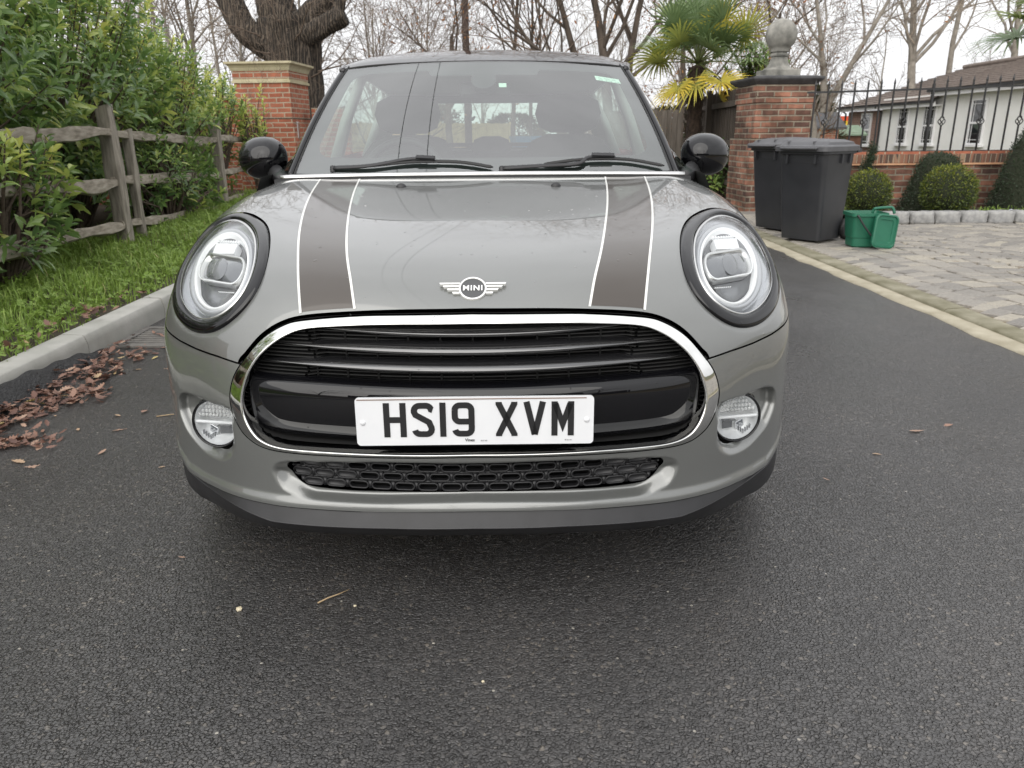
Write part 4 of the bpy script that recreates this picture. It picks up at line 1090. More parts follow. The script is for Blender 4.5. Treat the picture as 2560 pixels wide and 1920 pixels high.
def drive_side():
    # mortar strip and mossy flush kerb along the drive
    k = MB(); X0 = 2.64
    for (xa, xb, z0, z1, mat, nm) in ((2.62, 2.735, .006, .012, M['mortar'], 'mortar_strip'), ):
        rows = []
        for y in np.linspace(-8, 30, 220):
            e = .012*math.sin(y*7.1)+.008*math.sin(y*17.3)+.006*math.sin(y*41); rows.append([Vector((xa+e, y, -.01)), Vector((xa+e+.004, y, z0+.003*math.sin(y*13))), Vector((xa+.05, y, z1)), Vector((xb, y, z1+.002))])
        k.loops(rows, closed=False)
    tag(k.build('mortar_strip', M['mortar'], None, True), kind='structure')
    k = MB(); y = -8.0
    while y < 30:
        L = .914; dx = rnd.uniform(-.003, .003); h = .032+rnd.uniform(-.002, .002)
        pr = [(2.735+dx, -.05), (2.735+dx, h-.012), (2.748+dx, h), (2.86+dx, h+.006), (2.86+dx, -.05)]
        k.loops([[(p, y+.003, q) for p, q in pr], [(p, y+L-.003, q) for p, q in pr]], cap0=True, cap1=True); y += L
    tag(k.build('edging_kerb', M['concrete_mossy'], None, ang=50), kind='structure')
    sheet('paving_bed', 2.86, 14, -8, 10.2, .014, M['joint'])
    # granite setts laid in segmental arcs
    V = []; F = []; tone = []
    def sett(cx, cy, L, W, a, h, t):
        ca, sa = cos(a), sin(a); b = len(V); j = lambda: rnd.uniform(-.010, .010)
        base = [(-L/2+j(), -W/2+j()), (L/2+j(), -W/2+j()), (L/2+j(), W/2+j()), (-L/2+j(), W/2+j())]
        for (s, z) in ((1.0, .0), (.97, h*.75), (.84, h)):
            for (x, y) in base: V.append((cx+(x*ca-y*sa)*s, cy+(x*sa+y*ca)*s, .012+z+(rnd.uniform(-.002, .002) if z else 0)))
        for r in (0, 4):
            for i in range(4): F.append((b+r+i, b+r+(i+1) % 4, b+r+4+(i+1) % 4, b+r+4+i))
        F.append((b+8, b+9, b+10, b+11)); tone.extend([t]*12)
    per = 1.86; R_ = 1.16; step = .128
    for col in range(0, 7):
        xc = 3.70+col*per
        for row in range(-20, 170):
            y0 = -2.6+row*step+(.0 if col % 2 == 0 else .03)
            n = 10; amax = math.asin(per/2/R_)
            for i in range(n):
                a = -amax+(i+.5)*2*amax/n+rnd.uniform(-.01, .01); x = xc+R_*sin(a); y = y0+R_*cos(a)-R_*cos(amax)
                if x < 2.88 or y > (7.50 if x > 4.15 else 9.2) or y < -2.4 or x > 11: continue
                if math.hypot(x, y+1.5) > 13: continue
                sett(x, y, 2*amax*R_/n*rnd.uniform(.90, .965), step*rnd.uniform(.87, .94), -a+rnd.uniform(-.05, .05), .020+rnd.uniform(-.004, .005), rnd.random())
    o = mesh_obj('driveway', V, F, M['sett'], None, False)
    at = o.data.attributes.new('tone', 'FLOAT', 'POINT'); at.data.foreach_set('value', np.array(tone, np.float32))
    tag(o, kind='structure')
M['joint'] = noisy('sandy_joint', (.12, .09, .045), (.22, .17, .09), 12, .9, .4, 60, .01)
def sett_mat():
    m = pmat('granite_sett', (.3, .3, .3), .62); v = coords(m); a = nd(m, 'Attribute', attribute_name='tone')
    c = ramp(m, a.outputs['Fac'], [(0, (.185, .172, .155)), (.45, (.245, .226, .20)), (.8, (.29, .266, .23)), (1, (.33, .30, .245))])
    sp = ramp(m, noise(m, v, 55, 5, .7), [(.3, (.72,)*3), (.7, (1.15,)*3)])
    mx = nd(m, 'Mix', data_type='RGBA', blend_type='MULTIPLY'); mx.inputs[0].default_value = 1; lk(m, c, mx.inputs[6]); lk(m, sp, mx.inputs[7]); lk(m, mx.outputs[2], bsdf(m).inputs['Base Color'])
    setn(m, bump(m, noise(m, v, 70, 5, .65), .5, .006)); return m
M['sett'] = sett_mat()
drive_side()
sheet('planting_bed', 4.22, 14, 7.55, 9.0, .09, M['soil'], nx=2, ny=2)
# grass verge base rising gently from the kerb
def verge():
    xs = np.concatenate([np.linspace(-2.15, -4.2, 20), np.linspace(-4.6, -9, 8)]); ys = np.linspace(-10, 30, 160)
    G = np.array([[(x, y, .105+.085*sstep(2.2, 3.6, -x)+.02*math.sin(y*1.7+x)*sstep(2.2, 3, -x)+.012*math.sin(y*5+x*3)*sstep(2.2, 2.6, -x)) for y in ys] for x in xs])
    o = grid_obj('verge', G, M['soil'], None, False); tag(o, kind='structure')
    return lambda x, y: .105+.085*sstep(2.2, 3.6, -x)+.02*np.sin(y*1.7+x)*sstep(2.2, 3, -x)+.012*np.sin(y*5+x*3)*sstep(2.2, 2.6, -x)
vz = verge()
def tone_attr(o, t):
    at = o.data.attributes.new('tone', 'FLOAT', 'POINT'); at.data.foreach_set('value', np.asarray(t, np.float32))
def leaf_mat(name, stops, rough=.4, trans=.25, coat=0.0, vein=0):
    m = pmat(name, stops[0][1], rough); a = nd(m, 'Attribute', attribute_name='tone'); c = ramp(m, a.outputs['Fac'], stops); lk(m, c, bsdf(m).inputs['Base Color'])
    bsdf(m).inputs['Coat Weight'].default_value = coat; bsdf(m).inputs['Coat Roughness'].default_value = .2
    if trans:
        out = m.node_tree.nodes['Material Output']; tr = nd(m, 'BsdfTranslucent'); lk(m, c, tr.inputs[0]); mx = nd(m, 'MixShader'); mx.inputs[0].default_value = trans
        lk(m, bsdf(m).outputs[0], mx.inputs[1]); lk(m, tr.outputs[0], mx.inputs[2]); lk(m, mx.outputs[0], out.inputs[0])
    return m
M['grass'] = leaf_mat('grass_blades', [(0, (.12, .18, .03)), (.5, (.22, .34, .06)), (.9, (.34, .44, .11)), (1, (.46, .41, .2))], .5, .35)
def grass():
    n = 52000
    y = rng.uniform(-2.5, 11, n); x = -2.13-rng.power(1.25, n)*1.75; dist = np.hypot(x, y+1.6)
    keep = (dist < 7.5) | (rng.random(n) < .5); x, y = x[keep], y[keep]; n = len(x)
    fr = .5+.5*np.sin(x*6+y*2.3)*np.sin(y*3.7-x*2)
    edge = sstep(2.10, 2.28, -x+.05*np.sin(y*4.1)+.03*np.sin(y*11)); ok = rng.random(n) < edge*.95+.05*(x < -2.17); x, y, fr = x[ok], y[ok], fr[ok]; n = len(x)
    h = rng.uniform(.04, .105, n)*(.75+.6*fr)*(.55+.45*sstep(2.15, 2.5, -x)); tall = rng.random(n) < .05; h[tall] *= 1.8
    a = rng.uniform(0, 2*pi, n); lean = rng.uniform(.2, .95, n)*h; w = rng.uniform(.0022, .0048, n)
    z = vz(x, y)
    dx, dy = np.cos(a), np.sin(a); px, py = -dy*w, dx*w
    P = np.stack([np.stack([x-px, y-py, z-.01], 1), np.stack([x+px, y+py, z-.01], 1),
                  np.stack([x+dx*lean*.35+px*.8, y+dy*lean*.35+py*.8, z+h*.62], 1), np.stack([x+dx*lean*.35-px*.8, y+dy*lean*.35-py*.8, z+h*.62], 1),
                  np.stack([x+dx*lean, y+dy*lean, z+h*.92], 1)], 1)
    b = (np.arange(n)*5)[:, None]
    F = np.concatenate([b+[[0, 1, 2]], b+[[0, 2, 3]], b+[[3, 2, 4]]])
    t = np.repeat(np.clip(rng.normal(.5, .2, n)+.2*(fr-.5), 0, 1), 5)
    V = [P.reshape(-1, 3)]; FF = [F]; T = [t]; off = n*5
    # clover and broad weeds among the blades
    m = 15000; y = rng.uniform(-2.2, 9.5, m); x = -2.16-rng.power(1.1, m)*1.6; s = rng.uniform(.008, .019, m)*np.where(rng.random(m) < .1, 1.8, 1); z = vz(x, y)+rng.uniform(.015, .075, m)
    a = rng.uniform(0, 2*pi, m); tx, ty = rng.normal(0, .35, m), rng.normal(0, .35, m)
    for k in range(3):
        aa = a+k*2*pi/3; u = np.stack([np.cos(aa), np.sin(aa), tx*np.cos(aa)+ty*np.sin(aa)], 1)*s[:, None]; vv = np.stack([-np.sin(aa), np.cos(aa), -tx*np.sin(aa)+ty*np.cos(aa)], 1)*s[:, None]*.62
        c = np.stack([x, y, z], 1); Q = np.stack([c, c+u*.7+vv, c+u*1.15, c+u*.7-vv], 1); b = (np.arange(m)*4)[:, None]+off
        V.append(Q.reshape(-1, 3)); FF.append(np.concatenate([b+[[0, 1, 2]], b+[[0, 2, 3]]])); T.append(np.repeat(np.clip(rng.normal(.42, .16, m), 0, 1), 4)); off += m*4
    o = mesh_obj('grass', np.concatenate(V), np.concatenate(FF), M['grass'], None, False); tone_attr(o, np.concatenate(T))
    tag(o, 'lush green grass and clover growing along the kerb', 'grass', kind='stuff')
grass()
# drain gulley against the kerb
def drain():
    d = empty('drain_grate', (0, 0, 0), 0, 'slotted iron drain grate in the gutter against the concrete kerb', 'drain')
    iron = noisy('grate_iron', (.09, .085, .08), (.16, .15, .135), 20, .6, .2); x0, x1, y0, y1 = -2.02, -1.62, 2.36, 2.80
    k = MB()
    for (cx, cy, sx, sy) in (((x0+x1)/2, y0+.02, x1-x0, .04), ((x0+x1)/2, y1-.02, x1-x0, .04), (x0+.02, (y0+y1)/2, .04, y1-y0-.08), (x1-.02, (y0+y1)/2, .04, y1-y0-.08)): k.box((cx, cy, .006), (sx, sy, .016), bev=.003)
    k.build('frame', iron, d)
    k = MB()
    for i in range(8): k.box(((x0+x1)/2, y0+.07+i*(y1-y0-.14)/7, .004), (x1-x0-.08, .022, .012), bev=.003)
    k.build('bars', iron, d)
    k = MB(); k.box(((x0+x1)/2, (y0+y1)/2, .0025), (x1-x0-.06, y1-y0-.06, .003)); k.build('sump_shade', M['void'], d)  # flat black sheet under the bars, the pit's darkness put into colour
drain()
# fallen leaves and small stones on the tarmac
M['dead_leaf'] = leaf_mat('dead_leaf', [(0, (.06, .027, .020)), (.35, (.155, .078, .056)), (.65, (.27, .155, .112)), (.88, (.40, .27, .195)), (1, (.46, .36, .14))], .55, .1)
OAK = [(0, 0), (.06, .08), (.05, .2), (.2, .25), (.12, .36), (.28, .46), (.17, .55), (.28, .68), (.14, .76), (.16, .9), (.05, .95), (0, 1.0)]
def oak_leaf(s, curl, wid=1.0):
    """lobed leaf lying flat, stem at the origin"""
    L = [Vector((-x*s*wid, y*s, 0)) for x, y in OAK]; Rr = [Vector((x*s*wid, y*s, 0)) for x, y in OAK]; mid = [Vector((0, y*s, 0)) for x, y in OAK]
    V = []; F = []
    for a, m_, b in zip(L, mid, Rr):
        for p in (a, m_, b):
            t = p.y/s; V.append((p.x, p.y, s*(curl[0]*(t-.5)**2*1.5+curl[1]*abs(p.x)/s*1.3+curl[2]*p.x/s)+.002))
    for i in range(len(OAK)-1):
        b = i*3; F += [(b, b+1, b+4, b+3), (b+1, b+2, b+5, b+4)]
    return V, F
def leaves_on_road():
    protos = []
    for i in range(7):
        V, F = oak_leaf(1, (rnd.uniform(-.1, .35), rnd.uniform(-.1, .4), rnd.uniform(-.2, .2)), rnd.uniform(.6, 1.1)); me = bpy.data.meshes.new('fallen_leaf'); me.from_pydata(V, [], F); me.materials.append(M['dead_leaf'])
        at = me.attributes.new('tone', 'FLOAT', 'POINT'); at.data.foreach_set('value', np.full(len(V), (.15, .35, .55, .68, .8, .9, 1.0)[i], np.float32)); 
        for p in me.polygons: p.use_smooth = True
        protos.append(me)
    spots = [(-1.50, 1.33, .05, 5), (-1.42, 1.14, .095, 4), (-1.36, .915, .055, 4), (-1.56, .815, .085, 4), (-1.64, .88, .08, 5), (-1.62, 1.03, .075, 4), (-1.57, 1.18, .045, 5), (-1.74, 1.33, .03, 5), (-1.39, 1.38, .05, 3), (-1.70, 2.13, .06, 6), (-1.57, 1.96, .085, 4), (-1.67, 1.96, .07, 5), (-.80, .22, .025, 4), (-1.10, .80, .03, 5),
             (1.62, 1.06, .075, 4), (1.76, 1.12, .05, 3), (1.36, .84, .04, 5), (1.10, .64, .03, 4), (2.42, .98, .05, 4), (2.30, .60, .06, 4), (1.30, 2.9, .06, 3), (1.75, 3.5, .06, 4), (1.5, 4.2, .05, 4), (1.95, 3.9, .05, 2), (.96, 1.3, .04, 3), (-.42, -.63, .028, 1)]
    for i, (x, y, s, kd) in enumerate(spots):
        o = link_mesh('fallen_leaf', protos[kd]); o.location = (x, y, .004); o.rotation_euler = (rnd.uniform(-.15, .15), rnd.uniform(-.15, .15), rnd.uniform(0, 6.28)); o.scale = (s*.8, s*.8, s*.8)
        tag(o, 'small curled brown leaf lying loose on the open tarmac', 'leaf', 'loose leaves scattered on the tarmac')
    for i, (x, y, s) in enumerate([(4.05, 4.10, .16), (3.75, 4.6, .07), (4.7, 6.3, .06)]):
        o = link_mesh('fallen_leaf', protos[5]); o.location = (x, y, .05); o.rotation_euler = (.1, .1, .4+i); o.scale = (s, s, s)
        tag(o, ('large tan leaf lying on the grey setts', 'small tan leaf lying on the setts below the large one', 'tiny leaf on the setts near the granite edging')[i], 'leaf', 'leaves on the setts')
    # the drift in the gutter nobody could count
    V = []; F = []; T = []
    def put(x, y, z, s, t, flat=.25):
        v, f = oak_leaf(s, (rnd.uniform(-.1, .4), rnd.uniform(-.2, .5), rnd.uniform(-.3, .3)), rnd.uniform(.6, 1.1)); b = len(V); Mx = Matrix.Translation((x, y, z)) @ Matrix.Rotation(rnd.uniform(0, 6.28), 4, 'Z') @ Matrix.Rotation(rnd.gauss(0, flat), 4, 'X') @ Matrix.Rotation(rnd.gauss(0, flat), 4, 'Y')
        V.extend([tuple(Mx @ Vector(p)) for p in v]); F.extend([tuple(i+b for i in q) for q in f]); T.extend([t]*len(v))
    for i in range(640):
        y = 1.0+1.4*rnd.random()**1.1; xb = np.interp(y, [1.0, 1.24, 1.5, 1.65, 1.8, 2.1, 2.4], [-1.86, -1.79, -1.74, -1.70, -1.76, -1.75, -1.73])
        x = -1.985+(xb+1.985)*rnd.random()**1.3+rnd.gauss(0, .012)
        if y > 1.95 and rnd.random() < .45: continue
        put(x, y, .006+rnd.uniform(0, .03)*max(0, 1-(x+1.98)/.2), rnd.uniform(.032, .062), min(1, max(0, rnd.gauss(.45, .22))))
    for i in range(70): put(rnd.gauss(-1.73, .08), rnd.gauss(1.05, .05), .006+rnd.uniform(0, .01), rnd.uniform(.032, .06), min(1, max(0, rnd.gauss(.5, .2))))
    for i in range(36): put(rnd.gauss(-1.72, .05), rnd.gauss(1.56, .05), .006+rnd.uniform(0, .01), rnd.uniform(.035, .06), min(1, max(0, rnd.gauss(.5, .2))))
    for i in range(40): put(rnd.uniform(-2.0, -1.75), rnd.uniform(.3, 1.0), .006, rnd.uniform(.03, .055), min(1, max(0, rnd.gauss(.5, .2))))
    for i in range(60): put(-2.17+rnd.gauss(-.05, .05), rnd.choice([2.35, 2.6, 3.0, 1.9])+rnd.gauss(0, .12), .14+rnd.uniform(0, .02), rnd.uniform(.035, .06), min(1, max(0, rnd.gauss(.45, .2))), .4)
    for i in range(8): put(-1.85+rnd.gauss(0, .12), 2.55+rnd.gauss(0, .2), .016, rnd.uniform(.035, .06), rnd.uniform(.3, .7))
    o = mesh_obj('leaf_litter', V, F, M['dead_leaf'], None, True); tone_attr(o, T); tag(o, 'drift of wet brown oak leaves in the gutter along the kerb', 'leaf litter', kind='stuff')
    # pebbles
    peb = noisy('pale_pebble', (.45, .38, .24), (.62, .56, .42), 60, .7, .3, 200, .002)
    for i, (x, y, s, lab) in enumerate([(-.44, -.545, .0085, 'pale yellow pebble on the tarmac in front of the car'), (.405, -.655, .0085, 'pale pebble on the tarmac, upper of the near pair'), (.365, -.685, .0085, 'pale pebble on the tarmac, lower of the near pair'), (-.56, -.02, .008, 'small pale stone on the tarmac under the front lip'), (.02, -.28, .0035, 'tiny pale chip on the dark tarmac by the bumper shadow'), (-.29, -.01, .004, 'tiny pale chip in the shadow below the front lip')]):
        bm = bmesh.new(); bmesh.ops.create_icosphere(bm, subdivisions=1, radius=s)
        for v in bm.verts: v.co = Vector((v.co.x*rnd.uniform(.8, 1.3), v.co.y*rnd.uniform(.8, 1.2), v.co.z*rnd.uniform(.5, .8)))
        me = bpy.data.meshes.new('pebble'); bm.to_mesh(me); bm.free(); me.materials.append(peb); o = link_mesh('pebble', me); o.location = (x, y, s*.4); tag(o, lab, 'pebble', 'pebbles on the tarmac')
    k = MB(); 
    for i, (x, y, a, L, lab) in enumerate([(-1.05, 1.60, .5, .14, 'thin straw coloured twig lying on the tarmac by the kerb drift'), (-1.32, 1.30, .2, .18, 'long pale twig on the tarmac beside the drifted leaves'), (-.93, 1.06, 2.2, .05, 'short curved tan twig on the tarmac near the bumper'), (-.38, .0, .6, .085, 'blade of dry grass lying in the shadow under the lip'), (1.95, -.1, 2.5, .09, 'thin reddish twig on the open tarmac right of the car')]):
        k = MB(); k.sweep([(0, 0, .004), (L*.3, .012*L*4, .005), (L*.65, .006, .004), (L, .03*L*4, .004)], [.0022, .002, .0017, .001], 5); o = k.build('twig', M['twig_pale'], None, True); o.location = (x, y, 0); o.rotation_euler = (0, 0, a); tag(o, lab, 'twig', 'twigs on the tarmac')
M['twig_pale'] = noisy('dry_twig', (.28, .20, .11), (.40, .30, .18), 40, .8, .1)
leaves_on_road()
# ------------------------------------------------------------------ left side: fence, laurels, brick wall and pier
def brick_mat(name, c1, c2, mort, scale=1.0, var=.25, bw=.225, bh=.075, rough=.85, bstr=.6, dirt=(.5, .5, .5)):
    m = pmat(name, c1, rough); t = nd(m, 'TexCoord'); sp = nd(m, 'SeparateXYZ'); lk(m, t.outputs['Object'], sp.inputs[0])
    ad = nd(m, 'Math', operation='ADD'); lk(m, sp.outputs['X'], ad.inputs[0]); lk(m, sp.outputs['Y'], ad.inputs[1])
    cb = nd(m, 'CombineXYZ'); lk(m, ad.outputs[0], cb.inputs['X']); lk(m, sp.outputs['Z'], cb.inputs['Y'])
    wob = nd(m, 'TexNoise', Scale=6.0, Detail=3.0); lk(m, t.outputs['Object'], wob.inputs['Vector'])
    vm = nd(m, 'VectorMath', operation='MULTIPLY_ADD'); vm.inputs[1].default_value = (.016, .016, 0); lk(m, wob.outputs['Color'], vm.inputs[0]); lk(m, cb.outputs[0], vm.inputs[2])
    b = nd(m, 'TexBrick', offset=.5, offset_frequency=2); lk(m, vm.outputs[0], b.inputs['Vector'])
    for k_, v_ in (('Scale', 1.0), ('Mortar Size', .010), ('Mortar Smooth', .25), ('Bias', 0.0), ('Brick Width', bw), ('Row Height', bh)): b.inputs[k_].default_value = v_
    b.inputs['Color1'].default_value = (0, 0, 0, 1); b.inputs['Color2'].default_value = (1, 1, 1, 1); b.inputs['Mortar'].default_value = (.5, .5, .5, 1)
    n = noise(m, t.outputs['Object'], 9, 6, .65)
    sepb = nd(m, 'SeparateColor'); lk(m, b.outputs['Color'], sepb.inputs[0])
    mid = tuple((a+c)/2 for a, c in zip(c1, c2)); col = ramp(m, sepb.outputs[0], [(0, c1), (.5, mid), (1, c2)])
    mu = nd(m, 'Mix', data_type='RGBA', blend_type='MULTIPLY'); mu.inputs[0].default_value = 1; lk(m, col, mu.inputs[6]); lk(m, ramp(m, n, [(.25, tuple(1-var for _ in range(3))), (.75, tuple(1+var for _ in range(3)))]), mu.inputs[7])
    mm = nd(m, 'Mix', data_type='RGBA'); lk(m, b.outputs['Fac'], mm.inputs[0]); lk(m, mu.outputs[2], mm.inputs[6]); mm.inputs[7].default_value = (*mort, 1)
    st = ramp(m, noise(m, t.outputs['Object'], 2.3, 5, .6), [(.38, dirt), (.62, (1, 1, 1))])
    ms = nd(m, 'Mix', data_type='RGBA', blend_type='MULTIPLY'); ms.inputs[0].default_value = 1; lk(m, mm.outputs[2], ms.inputs[6]); lk(m, st, ms.inputs[7]); lk(m, ms.outputs[2], bsdf(m).inputs['Base Color'])
    inv = nd(m, 'Math', operation='SUBTRACT'); inv.inputs[0].default_value = 1; lk(m, b.outputs['Fac'], inv.inputs[1])
    setn(m, bump(m, noise(m, t.outputs['Object'], 60, 4, .6), .35, .006, bump(m, inv.outputs[0], bstr, .012))); return m
M['brick_new'] = brick_mat('red_brick', (.28, .085, .045), (.36, .125, .07), (.36, .30, .22), dirt=(.88, .88, .88))
M['brick_old'] = brick_mat('old_brick', (.095, .050, .038), (.34, .155, .10), (.30, .26, .20), var=.5, dirt=(.42, .40, .37), bstr=.9)
M['stone_cap'] = noisy('sandstone_cap', (.36, .32, .20), (.46, .41, .28), 6, .8, .2, 50, .005)
M['oak_wood'] = noisy('weathered_oak', (.15, .13, .105), (.37, .335, .28), 4, .85, .6, 30, .012, stretch=(9, 9, 1.2))
M['oak_rail'] = noisy('weathered_rail', (.16, .135, .10), (.42, .375, .31), 4, .85, .6, 30, .012, stretch=(9, 1.2, 9))
def fence():
    f = empty('timber_fence', (-3.22, 5.2, 0), 0, 'weathered post and rail fence of cleft grey timber in front of the laurels', 'fence')
    off = Vector((3.22, -5.2, 0))
    posts = [(-2.58, .1), (-2.88, 2.55), (-3.22, 5.2), (-3.68, 8.95), (-3.98, 12.0)]
    def post(x, y, h, tw, parent, w=.125, nm='post'):
        k = MB(); rings = []
        for z in np.linspace(-.05, h, 12):
            e = 1+.06*math.sin(z*7+x*9); ring = []
            for (a, b) in ((-1, -.8), (-.75, -1), (.8, -1), (1, -.7), (1, .75), (.75, 1), (-.8, 1), (-1, .8)):
                ring.append(Vector((x+a*w/2*e+rnd.uniform(-.004, .004)+tw*z, y+b*w*.42*e+rnd.uniform(-.004, .004), z+(.015*a if z > h-.05 else 0)))+off)
            rings.append(ring)
        k.loops(rings, cap0=True, cap1=True); return k.build(nm, M['oak_wood'], parent, ang=40)
    H = [1.27, 1.3, 1.31, 1.27, 1.23]
    for (x, y), h in zip(posts, H): post(x, y, h, rnd.uniform(-.012, .02), f)
    post(-4.12, 13.4, 1.2, 0, f); post(-3.27, 5.62, 1.12, .0, f, .08, 'prop_post')
    Z = [[(1.08, 1.09), (1.08, 1.10), (1.09, 1.02), (1.03, 1.0)], [(.74, .74), (.78, .70), (.73, .55), (.60, .62)], [(.36, .36), (.40, .34), (.35, .16), (.22, .24)]]
    for r in range(3):
        for i in range(4):
            a, b = posts[i], posts[i+1]; z0, z1 = Z[r][i]; k = MB(); rings = []; n = 22; ph = rnd.uniform(0, 6)
            nx = Vector((b[1]-a[1], a[0]-b[0], 0)).normalized()
            for j in range(n):
                t = j/(n-1); tt = -.02+1.04*t; hh = (.046+.009*math.sin(t*7+ph)+.006*math.sin(t*23+ph)+.003*math.sin(t*51+ph))*(.55+.45*min(1, 6*t, 6*(1-t))); ww = .026+.006*math.sin(t*7+ph*2)
                c = Vector((a[0]*(1-tt)+b[0]*tt, a[1]*(1-tt)+b[1]*tt, z0*(1-t)+z1*t+(.020*math.sin(t*3.1+ph)+.006*math.sin(t*11+ph))*min(1, 5*t, 5*(1-t))))+off+nx*(.012*math.sin(t*5+ph))
                tilt = .35*math.sin(ph+t*2); ring = []
                for (p, q) in ((-1, -.9), (-.1, -1.1), (1, -.8), (1.05, .3), (.7, 1), (-.2, .95), (-1, .7)):
                    p2, q2 = p*cos(tilt)-q*sin(tilt)*.5, q*cos(tilt)+p*sin(tilt)*.3
                    ring.append(c+nx*(p2*ww)+Vector((0, 0, q2*hh+rnd.uniform(-.003, .003))))
                rings.append(ring)
            k.loops(rings, cap0=True, cap1=True); k.build('rail', M['oak_rail'], f, ang=45)
fence()
# leaves
LT = np.array([(0, 0, 0), (-.30, .30, .06), (0, .32, -.02), (.30, .30, .06), (-.33, .62, .05), (0, .64, -.03), (.33, .62, .05), (-.17, .85, .0), (.17, .85, .0), (0, 1.0, -.08)], float)
LF = np.array([(0, 2, 1), (0, 3, 2), (1, 2, 5), (1, 5, 4), (2, 3, 6), (2, 6, 5), (4, 5, 7), (5, 9, 7), (5, 6, 8), (5, 8, 9)])
def leaf_cloud(name, base, d, up, size, width, tone, mat, parent=None, droop=None):
    """one mesh of many leaves: base points, directions, up vectors (all [n,3]), length and width"""
    n = len(base); d = d/np.linalg.norm(d, axis=1, keepdims=True); s = np.cross(d, up); s /= np.linalg.norm(s, axis=1, keepdims=True)+1e-9; u = np.cross(s, d)
    L = size[:, None]; k = LT.shape[0]
    P = base[:, None]+d[:, None]*(LT[None, :, 1:2]*L[..., None])+s[:, None]*(LT[None, :, 0:1]*(width*1.0)[:, None, None])+u[:, None]*(LT[None, :, 2:3]*L[..., None])
    if droop is not None: P[..., 2] -= droop[:, None]*(LT[None, :, 1]**2)*size[:, None]
    F = LF[None]+(np.arange(n)*k)[:, None, None]
    o = mesh_obj(name, P.reshape(-1, 3), F.reshape(-1, 3), mat, parent, True); tone_attr(o, np.repeat(tone, k)); return o
M['laurel'] = leaf_mat('laurel_leaf', [(0, (.065, .125, .042)), (.35, (.14, .235, .07)), (.6, (.25, .36, .10)), (.8, (.44, .52, .13)), (1, (.60, .62, .17))],   .28, .42, .5)
M['stem'] = noisy('shrub_stem', (.05, .035, .025), (.12, .09, .065), 30, .85, .2)
def shrub(cx, cy, rx, ry, z0, h, n_sprig, label, yellow=.2, leaf=.135, cover=None, group='laurels behind the timber fence', seed=1, name='laurel_bush', open_=.35, aspect=.46):
    g = np.random.default_rng(seed); root = empty(name, (cx, cy, z0), g.uniform(0, 0), label, 'shrub', group)
    # sprig tips on and inside a lumpy ellipsoid
    n = n_sprig; th = g.uniform(0, 2*pi, n); uu = g.uniform(-.75, 1, n); rr = 1-open_*g.random(n)**1.6
    st = np.sqrt(1-np.clip(uu, -1, 1)**2); lump = 1+.16*np.sin(th*3+uu*4+seed)+.10*np.sin(th*7-uu*6+seed*2)
    tip = np.stack([np.cos(th)*st*rx*lump*rr, np.sin(th)*st*ry*lump*rr, h*.5+uu*h*.5*(lump*.5+.5)*rr+.05], 1)
    if cover is not None: tip = tip[cover(tip+[cx, cy, z0])]
    tip[:, 2] = np.maximum(tip[:, 2], .04); n = len(tip)
    core = np.array([0, 0, h*.35])
    out = tip-core; out /= np.linalg.norm(out, axis=1, keepdims=True); ax = out*.8+np.array([0, 0, .65])+g.normal(0, .22, (n, 3)); ax /= np.linalg.norm(ax, axis=1, keepdims=True)
    m = 10; base, d, up, sz, tn, dr = [], [], [], [], [], []
    shoot = g.random(n); ylw = np.clip(g.normal(.38, .15, n)+np.where(shoot < yellow, .45, 0)*np.clip((tip[:, 2]/h-.2)*1.6, 0, 1), 0, 1)
    a0 = g.uniform(0, 6.28, n); ref = np.where(np.abs(ax[:, 2:3]) < .9, [[0, 0, 1.]], [[1., 0, 0]]); e1 = np.cross(ax, ref); e1 /= np.linalg.norm(e1, axis=1, keepdims=True); e2 = np.cross(ax, e1)
    for i in range(m):
        a = a0+i*2.4+g.normal(0, .2, n); t = i/(m-1); open_a = (1.25-.85*t)+g.normal(0, .12, n)
        rad = e1*np.cos(a)[:, None]+e2*np.sin(a)[:, None]; dd = ax*np.cos(open_a)[:, None]+rad*np.sin(open_a)[:, None]
        base.append(tip-ax*(leaf*1.3*(1-t))[..., None] if False else tip-ax*(leaf*1.3*(1-t))); d.append(dd); up.append(ax); sz.append(leaf*g.uniform(.5, 1.22, n)*(1.05-.35*t)); tn.append(np.clip(ylw+g.normal(0, .07, n)+.08*t, 0, 1)); dr.append(g.uniform(.05, .35, n))
    sz = np.concatenate(sz)
    leaf_cloud('foliage', np.concatenate(base), np.concatenate(d), np.concatenate(up), sz, sz*aspect*g.uniform(.85, 1.15, len(sz)), np.concatenate(tn), M['laurel'], root, np.concatenate(dr))
    S = []
    for i in range(min(n, 160)):
        p = tip[i*max(1, n//160) % n]; q = np.array([p[0]*.12, p[1]*.12, 0.0]); mid = (p*.45+q*.55)+g.normal(0, .05, 3)+[0, 0, .1*h]; S.append([*q, *mid, .016, .010]); S.append([*mid, *p, .010, .004])
    segs_mesh('stem', S, 5, M['stem'], root); return root
def behind(p):            # keeps the leaves off the fence face except where they poke through
    line = -3.22-.125*(p[:, 1]-5.2); return (p[:, 0] < line-.12) | ((np.sin(p[:, 1]*5+p[:, 2]*7) > .86) & (p[:, 0] < line+.1)) | ((p[:, 2] > 1.25) & (p[:, 0] < line+.2))
shrub(-4.3, 1.2, 1.25, 1.5, .15, 2.8, 700, 'tall laurel bush nearest the road end of the fence, mostly out of view', .2, .13, behind, seed=2)
shrub(-4.15, 3.9, 1.30, 1.5, .15, 2.95, 1150, 'tallest dense laurel bush, at the left end of the fence', .30, .15, behind, seed=3)
shrub(-4.15, 6.0, 1.15, 1.3, .15, 2.62, 1000, 'tall laurel bush behind the post with a slim prop', .34, .145, behind, seed=4)
